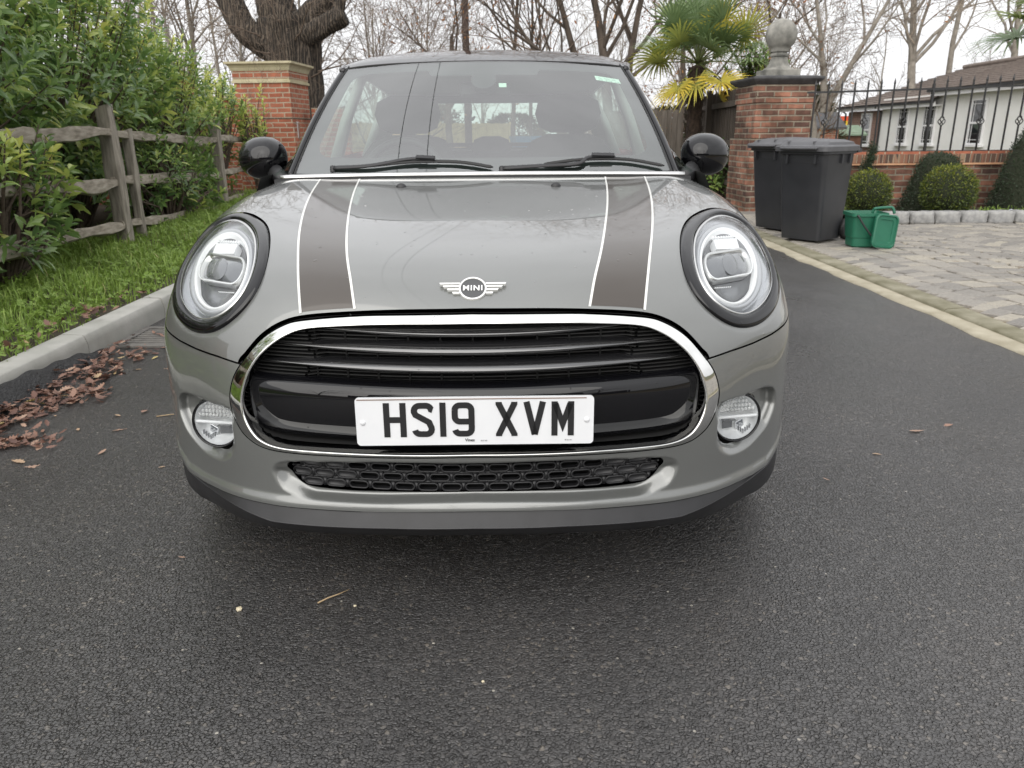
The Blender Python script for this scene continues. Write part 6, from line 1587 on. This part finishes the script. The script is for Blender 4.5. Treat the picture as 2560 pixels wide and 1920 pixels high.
# ------------------------------------------------------------------ bungalow beyond the wall
M['render_white'] = noisy('white_render', (.78, .78, .75), (.84, .84, .81), 2, .8, .15, 90, .003)
M['roof_tile'] = noisy('brown_roof_tile', (.15, .122, .105), (.23, .19, .165), 5, .8, .3, 40, .01)
M['upvc'] = pmat('white_window_frame', (.78, .78, .78), .35)
M['dark_glass'] = pmat('house_window_glass', (.02, .022, .024), .06, Coat_Weight=.5)
M['gutter'] = pmat('black_gutter', (.015, .015, .016), .4)
M['brick_pinkish'] = brick_mat('pink_brick', (.23, .115, .085), (.30, .165, .125), (.34, .31, .27), dirt=(.9, .9, .9))
def bungalow():
    X = 16.4; h = empty('bungalow', (X, 29, 0), 0, 'white rendered bungalow with brown tiled roof behind the railings', 'house')
    o = Vector((-X, -29, 0))
    def box(name, x0, x1, y0, y1, z0, z1, mat): k = MB(); k.box(((x0+x1)/2-X, (y0+y1)/2-29, (z0+z1)/2), (x1-x0, y1-y0, z1-z0)); return k.build(name, mat, h)
    box('wall', X, X+7, 14, 33.45, -.1, 2.36, M['render_white']); box('brick_wall', X+.02, X+7, 33.45, 36.9, -.1, 1.93, M['brick_pinkish'])
    box('fascia', X-.32, X-.26, 28.72, 37.2, 1.93, 2.09, M['upvc']); box('fascia', X-.36, X-.30, 13.7, 29.0, 2.28, 2.44, M['upvc']); box('gutter', X-.42, X-.325, 28.7, 37.3, 2.06, 2.15, M['gutter']); box('gutter', X-.46, X-.365, 13.7, 29.1, 2.42, 2.52, M['gutter'])
    box('soffit', X-.26, X+.1, 28.72, 37.2, 1.95, 1.99, M['upvc']); box('soffit', X-.30, X+.1, 13.7, 29.0, 2.30, 2.34, M['upvc'])
    k = MB()
    for y in (37.05, 33.45): k.sweep([(X-.34-X, y-29, 2.05), (X-.05-X, y-29, 1.85), (X-.05-X, y-29, 0)], .045, 8)
    k.build('downpipe', M['gutter'], h)
    # tiled roof in courses
    def slope(name, pts_lo, pts_hi, n, mat):
        k = MB()
        for i in range(n):
            t0, t1 = i/n, (i+1)/n; a, b = Vector(pts_lo[0]).lerp(Vector(pts_hi[0]), t0), Vector(pts_lo[1]).lerp(Vector(pts_hi[1]), t0); c, d = Vector(pts_lo[1]).lerp(Vector(pts_hi[1]), t1), Vector(pts_lo[0]).lerp(Vector(pts_hi[0]), t1); u = Vector((0, 0, .06))
            k.add([p+o for p in (a+u, b+u, c+u*.15, d+u*.15, a, b)], [(0, 1, 2, 3), (4, 5, 1, 0)])
        return k.build(name, mat, h)
    slope('roof', [(X-.42, 28.75, 2.13), (X-.42, 37.35, 2.10)], [(X+3.55, 28.75, 3.62), (X+3.55, 34.0, 3.58)], 15, M['roof_tile'])
    slope('roof', [(X-.42, 37.35, 2.10), (X+7.4, 37.35, 2.10)], [(X+3.55, 34.0, 3.58), (X+3.55, 34.0, 3.58)], 15, M['roof_tile'])
    slope('roof', [(X-.46, 13.6, 2.50), (X-.46, 29.05, 2.50)], [(X+3.55, 13.6, 3.80), (X+3.55, 29.05, 3.74)], 14, M['roof_tile'])
    k = MB(); k.sweep([(3.55, -15.4, 3.82), (3.55, 5.0, 3.66)], .09, 8); k.build('ridge', M['roof_tile'], h)
    def window(y0, y1, z0, z1, xf):
        k = MB(); c = ((y0+y1)/2-29); w = y1-y0; e = .06; xx = xf-X
        for (cy, cz, sy, sz) in ((c, z0+e/2, w, e), (c, z1-e/2, w, e), (c-w/2+e/2, (z0+z1)/2, e, z1-z0-2*e), (c+w/2-e/2, (z0+z1)/2, e, z1-z0-2*e), (c, (z0+z1)/2-.03, w-2*e, .07)): k.box((xx-.02, cy, cz), (.07, sy, sz))
        for yy in (-.38, .38): k.box((xx-.012, c+yy*w*.78, (z0+z1)/2), (.04, .018, z1-z0-2*e))
        for zz in (z0+.17, z1-.17): k.box((xx-.010, c, zz), (.036, w-2*e, .018))
        f = k.build('window', M['upvc'], h); k = MB(); k.box((xx, c, (z0+z1)/2), (.04, w-.02, z1-z0-.02)); k.build('pane', M['dark_glass'], f)
        k = MB(); k.box((xx-.06, c, z0-.035), (.18, w+.2, .06)); k.build('sill', M['upvc'], f)
    window(34.35, 35.35, .46, 1.84, X+.0); window(31.0, 31.85, .54, 1.97, X-.02); window(28.95, 29.85, .56, 2.0, X-.02); window(25.8, 26.68, .58, 2.10, X-.02); window(22.4, 23.3, .58, 2.10, X-.02)
bungalow()
def shed():
    s = empty('garden_shed', (13.2, 30.5, 0), 0, 'brown timber shed with a green felt roof beyond the railings', 'shed'); k = MB(); k.box((0, 0, .45), (1.5, 1.6, .95)); k.build('wall', noisy('shed_brown', (.09, .04, .025), (.14, .065, .04), 5, .85, .3), s)
    k = MB(); k.add([(-.95, -.9, .95), (.95, -.9, .95), (.95, 0, 1.30), (-.95, 0, 1.30), (-.95, .9, .95), (.95, .9, .95), (-.95, -.9, .90), (.95, -.9, .90)], [(0, 1, 2, 3), (3, 2, 5, 4), (6, 7, 1, 0)]); k.build('roof', noisy('green_felt', (.14, .19, .13), (.2, .26, .19), 8, .9, .2), s)
    s = empty('brick_outbuilding', (10.2, 25.2, 0), 0, 'small brick outbuilding with a slate roof behind the gate pier', 'outbuilding'); k = MB(); k.box((0, 0, .62), (1.3, 1.6, 1.24)); k.build('wall', M['brick_new'], s)
    k = MB(); k.add([(-.85, -.95, 1.2), (.85, -.95, 1.2), (.85, 0, 1.68), (-.85, 0, 1.68), (-.85, .95, 1.2), (.85, .95, 1.2)], [(0, 1, 2, 3), (3, 2, 5, 4)]); k.add([(-.85, -.95, 1.2), (.85, -.95, 1.2), (.85, -.95, 1.14), (-.85, -.95, 1.14)], [(0, 1, 2, 3)]); k.build('roof', M['slate'], s)
    f = empty('play_fence', (19, 45, 0), 0, 'distant bright orange red panel fence with a yellow patch', 'fence'); k = MB(); k.box((0, 0, .95), (4.6, .12, 1.9)); k.build('panel', pmat('orange_red_paint', (.62, .08, .03), .6), f)
    k = MB(); k.lathe([(0, .12), (.75, .12), (.75, -.02)], 16, Matrix.Translation((.6, -.07, .9)) @ Matrix.Rotation(R(90), 4, 'X'), 0, pi); k.build('emblem', pmat('yellow_paint', (.75, .50, .03), .6), f)
shed()
# ------------------------------------------------------------------ trees, poles, cables
M['bark_grey'] = noisy('pale_bark', (.15, .132, .11), (.30, .27, .23), 5, .9, .4, 30, .015)  # pale bark, lightened further so its colour carries some distance haze
M['bark_brown'] = noisy('brown_bark', (.045, .034, .026), (.12, .095, .075), 6, .92, .7, 22, .03, stretch=(1, 1, .35))
def oak_bark():
    m = pmat('oak_bark', (.06, .05, .04), .92); v = coords(m, (1, 1, .16)); w = nd(m, 'TexWave', Scale=5.5, Distortion=9.0, Detail=4.0, bands_direction='X'); w.inputs['Detail Scale'].default_value = 2.2; lk(m, v, w.inputs['Vector'])
    n = noise(m, coords(m, (1, 1, .3)), 14, 6, .65); ad = nd(m, 'Math', operation='MULTIPLY'); lk(m, w.outputs['Fac'], ad.inputs[0]); lk(m, n, ad.inputs[1])
    lk(m, ramp(m, ad.outputs[0], [(.08, (.022, .018, .014)), (.3, (.075, .058, .044)), (.6, (.15, .12, .09))]), bsdf(m).inputs['Base Color']); setn(m, bump(m, ad.outputs[0], 1.0, .06)); return m
M['oak_bark'] = oak_bark()
M['twig'] = pmat('twig_brown', (.15, .112, .085), .9); M['twig_hazed'] = pmat('twig_pale', (.30, .25, .195), .9)  # far trees get paler twigs, distance haze put into their colour
M['beech_leaf'] = leaf_mat('russet_leaf', [(0, (.16, .055, .02)), (.5, (.30, .12, .04)), (1, (.42, .22, .08))], .6, .3)
def grow(g, p, d, L, r, depth, prm, S, tips):
    """recursive branches as chains of tapered segments; S[depth] collects rows p0 p1 r0 r1"""
    n = prm['segs'][min(depth, len(prm['segs'])-1)]; wig = prm['wig'][min(depth, len(prm['wig'])-1)]; up = prm['up'][min(depth, len(prm['up'])-1)]
    pts = [Vector(p)]; dd = Vector(d).normalized(); rr = [r]; taper = prm.get('taper', .35) if depth < prm['max'] else .3
    for i in range(n):
        dd = (dd+Vector((g.gauss(0, wig), g.gauss(0, wig), g.gauss(0, wig)+up))).normalized(); pts.append(pts[-1]+dd*(L/n)); rr.append(r*(1-(1-taper)*(i+1)/n))
    for i in range(n): S[min(depth, 3)].append([*pts[i], *pts[i+1], rr[i], rr[i+1]])
    if depth >= prm['max']: tips.append((pts[-1], dd.copy())); return
    nc = prm['kids'][min(depth, len(prm['kids'])-1)]
    for c in range(nc):
        t = g.uniform(prm['from'][min(depth, len(prm['from'])-1)], 1.0) if c < nc-1 else 1.0
        k_ = min(n-1, int(t*n)); f = t*n-k_; q = pts[k_].lerp(pts[k_+1], f); rb = rr[k_]*(1-f)+rr[k_+1]*f; base = (pts[k_+1]-pts[k_]).normalized()
        ax = base.orthogonal().normalized(); ax.rotate(Matrix.Rotation(g.uniform(0, 2*pi), 3, base)); a = g.uniform(*prm['ang'][min(depth, len(prm['ang'])-1)])*(1 if c < nc-1 else .4)
        nd_ = (base*cos(a)+ax*sin(a)).normalized(); grow(g, q, nd_, L*g.uniform(*prm['len']), max(rb*prm['rad'], prm['rmin']), depth+1, prm, S, tips)
def tree(name, loc, label, prm, seed, bark, twig, group=None, leaves=0, leafmat=None, lsize=.07, d0=(0, 0, 1), cat='tree', stems=None):
    g = random.Random(seed); root = empty(name, loc, 0, label, cat, group); S = [[], [], [], []]; tips = []
    for (p, d, L, r) in (stems or [((0, 0, -.1), d0, prm['L'], prm['r'])]): grow(g, p, d, L, r, 0, prm, S, tips)
    segs_mesh('trunk', S[0], 10, bark, root)
    if S[1]: segs_mesh('limb', S[1], 6, bark, root)
    if S[2]: segs_mesh('crown', [q for q in S[2]]+[q for q in S[3]], 3, twig, root)
    if leaves:
        gg = np.random.default_rng(seed); T = np.array([t[0][:] for t in tips]); k_ = gg.integers(0, len(T), leaves); b = T[k_]+gg.normal(0, .14, (leaves, 3)); d = gg.normal(0, 1, (leaves, 3)); d[:, 2] -= .6
        sz = lsize*gg.uniform(.6, 1.3, leaves); leaf_cloud('leaves', b, d, gg.normal(0, 1, (leaves, 3)), sz, sz*.55, gg.random(leaves), leafmat, root)
    return root
BARE = dict(L=3.4, r=.15, max=4, segs=[6, 5, 4, 3, 3], wig=[.05, .11, .15, .2, .22], up=[.06, .05, .04, .02, .0], kids=[6, 6, 5, 5], ang=[(.45, .95), (.4, 1.0), (.4, 1.1), (.4, 1.2)], len=(.50, .78), rad=.55, rmin=.0045)
BARE['from'] = [.35, .2, .15, .1]
def mod(base, **kw): d = dict(base); d.update(kw); return d
# old pollarded oak: thick bole and sawn limbs, modelled limb by limb
def pollard():
    o = empty('pollard_oak', (-4.42, 16.2, 0), 0, 'massive old pollarded oak trunk with sawn off limbs behind the brick pier', 'tree'); g = random.Random(4)
    def limb(k, pts, rad, n=22, sides=22):
        P = catmull(np.array(pts), n); r_ = np.interp(np.linspace(0, 1, n), np.linspace(0, 1, len(rad)), rad); rings = []; a = Vector((1, 0, 0)); 
        for i in range(n):
            t = Vector(P[min(i+1, n-1)]-P[max(i-1, 0)]).normalized(); a = (a-t*a.dot(t)).normalized(); b = t.cross(a); rings.append([Vector(P[i])+(a*cos(q)+b*sin(q))*r_[i]*(1+.07*sin(q*5+i*.35)+.05*sin(q*9-i*.2)+g.uniform(-.03, .03)) for q in np.linspace(0, 2*pi, sides+1)[:-1]])
        k.loops(rings, cap0=True, cap1=True); return rings[-1]
    k = MB(); limb(k, [(0, 0, -.2), (.0, 0, .6), (.02, 0, 1.8), (.02, 0, 2.7), (.0, 0, 3.4)], [.80, .62, .54, .56, .62], 30, 28); k.build('trunk', M['oak_bark'], o, True)
    L = [([(-.1, 0, 2.75), (-.55, -.1, 2.95), (-.95, -.15, 3.25), (-1.15, -.1, 3.7), (-1.45, 0, 4.4)], [.30, .29, .26, .25, .23]),
         ([(-.1, .1, 3.1), (-.28, .1, 3.7), (-.3, .15, 4.5), (-.25, .2, 5.6)], [.42, .38, .34, .30]),
         ([(.15, 0, 3.15), (.5, -.1, 3.45), (.85, -.15, 3.75), (1.1, -.1, 4.3)], [.34, .26, .22, .20]),
         ([(.1, -.15, 3.0), (.55, -.3, 3.12), (.95, -.35, 3.3), (1.24, -.38, 3.42)], [.30, .22, .20, .20])]
    for i, (p, r_) in enumerate(L):
        k = MB(); end = limb(k, p, r_); lb = k.build('limb', M['oak_bark'], o, True)
        if i == 3:
            k = MB(); limb(k, [(.98, -.35, 3.32), (1.12, -.36, 3.52), (1.2, -.36, 3.74)], [.13, .12, .11], 10, 14); k.build('stub', M['oak_bark'], lb, True)
    S = [[], [], [], []]; tips = []; prm = mod(BARE, max=3, rmin=.004, segs=[6, 5, 4, 3], wig=[.16, .2, .25, .25], up=[.05, .03, .02, 0], kids=[5, 4, 3])
    starts = [(.35, -.3, 2.2, (1, -.4, .35), 1.9), (.45, -.1, 2.35, (1, -.1, .5), 2.4), (.2, -.45, 2.9, (.3, -1, .3), 1.3), (-.3, -.4, 2.7, (-.6, -1, .2), 1.3), (0, -.5, 3.2, (.1, -1, .5), 1.2), (.5, -.2, 1.6, (1, -.5, .25), 1.7), (.9, -.3, 3.4, (.8, -.2, .9), 1.6), (-1.0, -.2, 3.3, (-.8, -.4, .4), 1.4), (-.5, -.3, 3.0, (-.4, -1, -.1), 1.1), (.48, 0, 2.8, (1, .1, .7), 2.3), (-.45, -.2, 2.2, (-1, -.3, .3), 1.2), (.4, -.3, 1.2, (1, -.3, .2), 1.4), (0, -.5, 2.4, (.2, -1, .1), .9), (.2, -.5, 3.5, (.4, -1, .6), 1.1)]
    for (x, y, z, d, ln) in starts: grow(g, (x, y, z), d, ln, .022, 0, prm, S, tips)
    segs_mesh('twigs', S[0]+S[1]+S[2]+S[3], 3, M['twig'], o)
pollard()
# bare trees standing beyond the car and the drive
tree('bare_tree', (8.75, 20.5, 0), 'pale barked bare tree forking low behind the railings', mod(BARE, L=3.0, r=.14, kids=[5, 6, 5, 4], rmin=.006), 12, M['bark_grey'], M['twig'], 'bare trees', leaves=0, d0=(-.06, 0, 1), stems=[((0, 0, -.1), (-.05, 0, 1), 2.0, .14), ((0, 0, 1.55), (-.10, .05, 1), 3.3, .095), ((.02, 0, 1.55), (.55, .1, 1), 3.6, .09)])
tree('bare_tree', (17.5, 33, 0), 'tall bare tree with upswept boughs rising behind the bungalow roof', mod(BARE, L=9.5, r=.21, kids=[9, 5, 5, 4], rmin=.012, len=(.38, .62), **{'from': [.30, .2, .15, .1]}), 13, M['bark_grey'], M['twig_hazed'], 'bare trees')
tree('bare_tree', (20.7, 36.5, 0), 'slender straight bare tree right of the tall one over the roof', mod(BARE, L=10, r=.17, kids=[9, 5, 4, 4], rmin=.012, len=(.28, .5), **{'from': [.45, .2, .15, .1]}), 14, M['bark_grey'], M['twig_hazed'], 'bare trees')
tree('bare_tree', (24.2, 37.5, 0), 'bare tree with a thick trunk behind the palm fronds and roof ridge', mod(BARE, L=8, r=.24, kids=[8, 5, 4, 4], rmin=.012, **{'from': [.45, .2, .15, .1]}), 15, M['bark_grey'], M['twig_hazed'], 'bare trees')
tree('bare_tree', (28.0, 38.5, 0), 'bare tree furthest to the right above the roof', mod(BARE, L=9, r=.20, kids=[8, 5, 4, 4], rmin=.012, **{'from': [.45, .2, .15, .1]}), 16, M['bark_grey'], M['twig_hazed'], 'bare trees')
tree('bare_tree', (13.2, 38, 0), 'haze-coloured bare tree between the stone ball and the tall tree', mod(BARE, L=6.5, r=.16, kids=[8, 6, 5, 4], rmin=.012), 17, M['bark_grey'], M['twig_hazed'], 'bare trees')
RUS = mod(BARE, kids=[6, 5, 4, 4], ang=[(.5, 1.1), (.4, 1.0), (.4, 1.1), (.4, 1.2)], rmin=.006)
tree('russet_tree', (2.75, 18.2, 0), 'multi stemmed tree with russet leaves leaning over the car roof', RUS, 21, M['bark_brown'], M['twig'], 'russet leaved trees', 2600, M['beech_leaf'], .085, stems=[((0, 0, 0), (-.42, -.05, 1), 5.2, .13), ((.05, 0, 0), (-.16, .1, 1), 5.6, .15), ((-.05, .05, .6), (-.85, -.1, .9), 4.2, .085), ((.12, .1, 0), (.10, .1, 1), 5.6, .12)])
tree('russet_tree', (5.6, 24, 0), 'russet leaved tree showing between the palm and the stone ball', mod(RUS, L=4.2, r=.14), 22, M['bark_brown'], M['twig'], 'russet leaved trees', 3600, M['beech_leaf'], .10)
tree('russet_tree', (.3, 25, 0), 'slim russet leaved tree behind the middle of the car roof', mod(RUS, L=5.5, r=.13, ang=[(.25, .6), (.3, .8), (.4, 1.0), (.4, 1.1)]), 23, M['bark_brown'], M['twig'], 'russet leaved trees', 3000, M['beech_leaf'], .10, stems=[((0, 0, 0), (-.05, 0, 1), 6.5, .09), ((.62, .3, 0), (.06, 0, 1), 6.5, .075), ((.9, .1, 0), (.05, 0, 1), 6.2, .06)])
tree('russet_tree', (7.3, 22.3, 0), 'russet leaved tree just right of the stone ball', mod(RUS, L=4.4, r=.11), 24, M['bark_brown'], M['twig'], 'russet leaved trees', 900, M['beech_leaf'], .09)
tree('bare_tree', (-1.4, 21.5, 0), 'dark bare tree arching left of the pole above the car roof', mod(BARE, L=3.8, r=.12, kids=[7, 6, 5, 4], rmin=.006), 25, M['bark_brown'], M['twig'], 'bare trees', 220, leafmat=M['beech_leaf'], lsize=.12)
tree('bare_tree', (-3.0, 19.0, 0), 'bushy bare tree just right of the pollarded oak', mod(BARE, L=2.6, r=.09, kids=[8, 6, 5, 4], ang=[(.6, 1.3), (.4, 1.1), (.4, 1.2), (.4, 1.2)], rmin=.005, **{'from': [.1, .15, .15, .1]}), 26, M['bark_brown'], M['twig'], 'bare trees')
# thicket of thin bare trees behind the hedge and the house
proto = []
for i in range(4):
    proto.append(tree('thicket_tree', (0, 0, 0), 'x', mod(BARE, L=6.0, r=.07, kids=[12, 5, 4, 3], ang=[(.3, .75), (.35, .9), (.4, 1.1), (.4, 1.2)], len=(.30, .52), rmin=.009, **{'from': [.12, .15, .1, .1]}), 50+i, M['bark_grey'], (M['twig_hazed'], M['twig'])[i % 2], 'thin bare trees of the thicket'))
spots = [(-9.5, 21), (-8.2, 24), (-10.8, 26), (-7.0, 27.5), (-12.5, 23), (-6.2, 22.5), (-9.0, 30), (-14, 28), (-11.5, 33), (-5.0, 31), (-16, 34), (-7.8, 19.5), (-3.0, 30), (-3.8, 36), (-1.0, 38), (2.0, 40), (5, 42), (8.5, 37), (11, 44), (15.5, 46), (20, 50), (25, 52), (-6.5, 40), (-12, 42), (9.5, 30), (11.8, 33), (-10.2, 18.5), (-8.9, 17.2), (-18, 30), (4.0, 34), (6.8, 46), (30, 50)]
for i, (x, y) in enumerate(spots):
    o = proto[i] if i < 4 else copy_tree(proto[i % 4]); o.location = (x, y, 0); o.rotation_euler = (0, 0, rnd.uniform(0, 6.28)); s = rnd.uniform(.85, 1.25); o.scale = (s, s, s)
    side_w = 'left of the pollarded oak behind the laurels' if x < -4.6 else ('beyond the car roof' if x < 3.5 else 'beyond the railings and the bungalow')
    o['label'] = 'thin twiggy bare tree in the thicket '+side_w
# evergreen masses under the bare trees
def conifer_bush(x, y, h, r, label, seed):
    g = np.random.default_rng(seed); root = empty('evergreen_bush', (x, y, 0), 0, label, 'bush', 'dull evergreens beyond the railings'); n = 5200; u = g.random(n); a = g.uniform(0, 2*pi, n); rr = r*np.sqrt(np.clip(1.05-u, .02, 1))*(1+.2*np.sin(a*4+u*9))*g.uniform(.55, 1.05, n); P = np.stack([rr*np.cos(a), rr*np.sin(a), u*h], 1); d = np.stack([np.cos(a), np.sin(a), g.normal(.4, .6, n)], 1)
    sz = g.uniform(.12, .24, n); leaf_cloud('foliage', P, d, g.normal(0, 1, (n, 3)), sz, sz*.35, np.clip(g.normal(.5, .25, n), 0, 1), M['dull_leaf'], root); k = MB(); k.sweep([(0, 0, 0), (0, 0, h*.8)], [.12, .02], 6); k.build('trunk', M['bark_brown'], root)
M['dull_leaf'] = leaf_mat('dull_evergreen', [(0, (.035, .038, .018)), (.6, (.075, .075, .035)), (1, (.13, .12, .06))], .7, .2)
for i, (x, y, h, r, l) in enumerate([(10.9, 27, 2.55, 1.1, 'dull green evergreen behind the pale barked tree'), (9.3, 31, 2.6, 1.3, 'wide dull evergreen behind the gate pier'), (13.4, 36, 3.3, 1.5, 'rounded evergreen left of the bungalow roof'), (15.6, 41, 3.6, 1.6, 'evergreen rising behind the far end of the roof'), (6.6, 30, 2.0, 1.5, 'low evergreen behind the palm and boarded fence'), (.5, 36, 1.9, 2.2, 'evergreen seen through the car behind the tan fence'), (-3.5, 38, 2.4, 2.4, 'wide evergreen beyond the tan fence left of the road')]): conifer_bush(x, y, h, r, l, 60+i)
tr = tree('climber_bush', (-3.72, 10.55, .1), 'tangle of bare grey twigs growing in front of the brick pier', mod(BARE, L=1.1, r=.012, max=3, kids=[8, 5, 4], ang=[(.2, .6), (.3, .8), (.4, 1.0)], rmin=.002, **{'from': [.15, .15, .1]}), 71, M['twig'], M['twig'], None, cat='shrub')
# poles and overhead cables
p = empty('utility_pole', (-.98, 22.5, 0), 0, 'slim brown timber pole rising behind the car roof', 'pole'); k = MB(); k.sweep([(0, 0, 0), (-.05, 0, 9)], [.11, .09], 10); k.build('shaft', noisy('pole_brown', (.06, .04, .035), (.10, .07, .06), 10, .8, .2), p, True); k = MB(); k.bar((-.6, 0, 8.6), (.5, 0, 8.6), .1, .1); k.build('crossarm', M['bark_brown'], p)
for i, (x0, x1, lab) in enumerate([(-1.02, -1.9, 'thin overhead cable mirrored in the windscreen, outer one'), (-.72, -1.30, 'thin overhead cable mirrored in the windscreen, inner one')]):
    k = MB(); k.sweep([(x0*(1-t)+x1*t, 22.5*(1-t)-16*t, 8.5*(1-t)+6.6*t-1.3*4*t*(1-t)) for t in np.linspace(0, 1, 40)], .006, 5); tag(k.build('overhead_cable', M['rubber'], None, True), lab, 'cable', 'overhead cables')
# a blue skip and the street behind the camera, seen only through the car and in its reflections
s = empty('blue_skip', (1.35, 24.0, 0), R(8), 'blue metal container on the road seen through the car', 'skip'); k = MB(); k.loops([[(-.8, -.5, .15), (.8, -.5, .15), (.8, .5, .15), (-.8, .5, .15)], [(-1.05, -.6, 1.0), (1.05, -.6, 1.0), (1.05, .6, 1.0), (-1.05, .6, 1.0)]], cap0=True, cap1=True); k.build('body', noisy('skip_blue', (.03, .10, .19), (.05, .15, .26), 4, .6, .2), s)
k = MB(); k.box((.45, -.6, .75), (.25, .02, .2)); k.build('panel', pmat('skip_yellow', (.6, .45, .08), .6), s)
for i, (x, y, s_) in enumerate([(-7, -17, 1.0), (-2.5, -22, 1.15), (3.5, -19, .95), (8, -16, 1.05), (6, -24, 1.2), (-11, -14, 1.1)]):
    o = copy_tree(proto[i % 4]); o.location = (x, y, 0); o.scale = (s_, s_, s_); o.rotation_euler = (0, 0, i); o['label'] = 'thin bare tree across the road, mirrored in the car'; o['group'] = 'bare trees across the road'
boards('board_fence', 'dark boarded fence added behind the camera to fill the horizon mirrored in the car', (-9, -14.5), (9, -13.5), 1.7, M['board_dark'], .14, .004)  # unseen fence, added so the horizon reflected in the car isn't empty
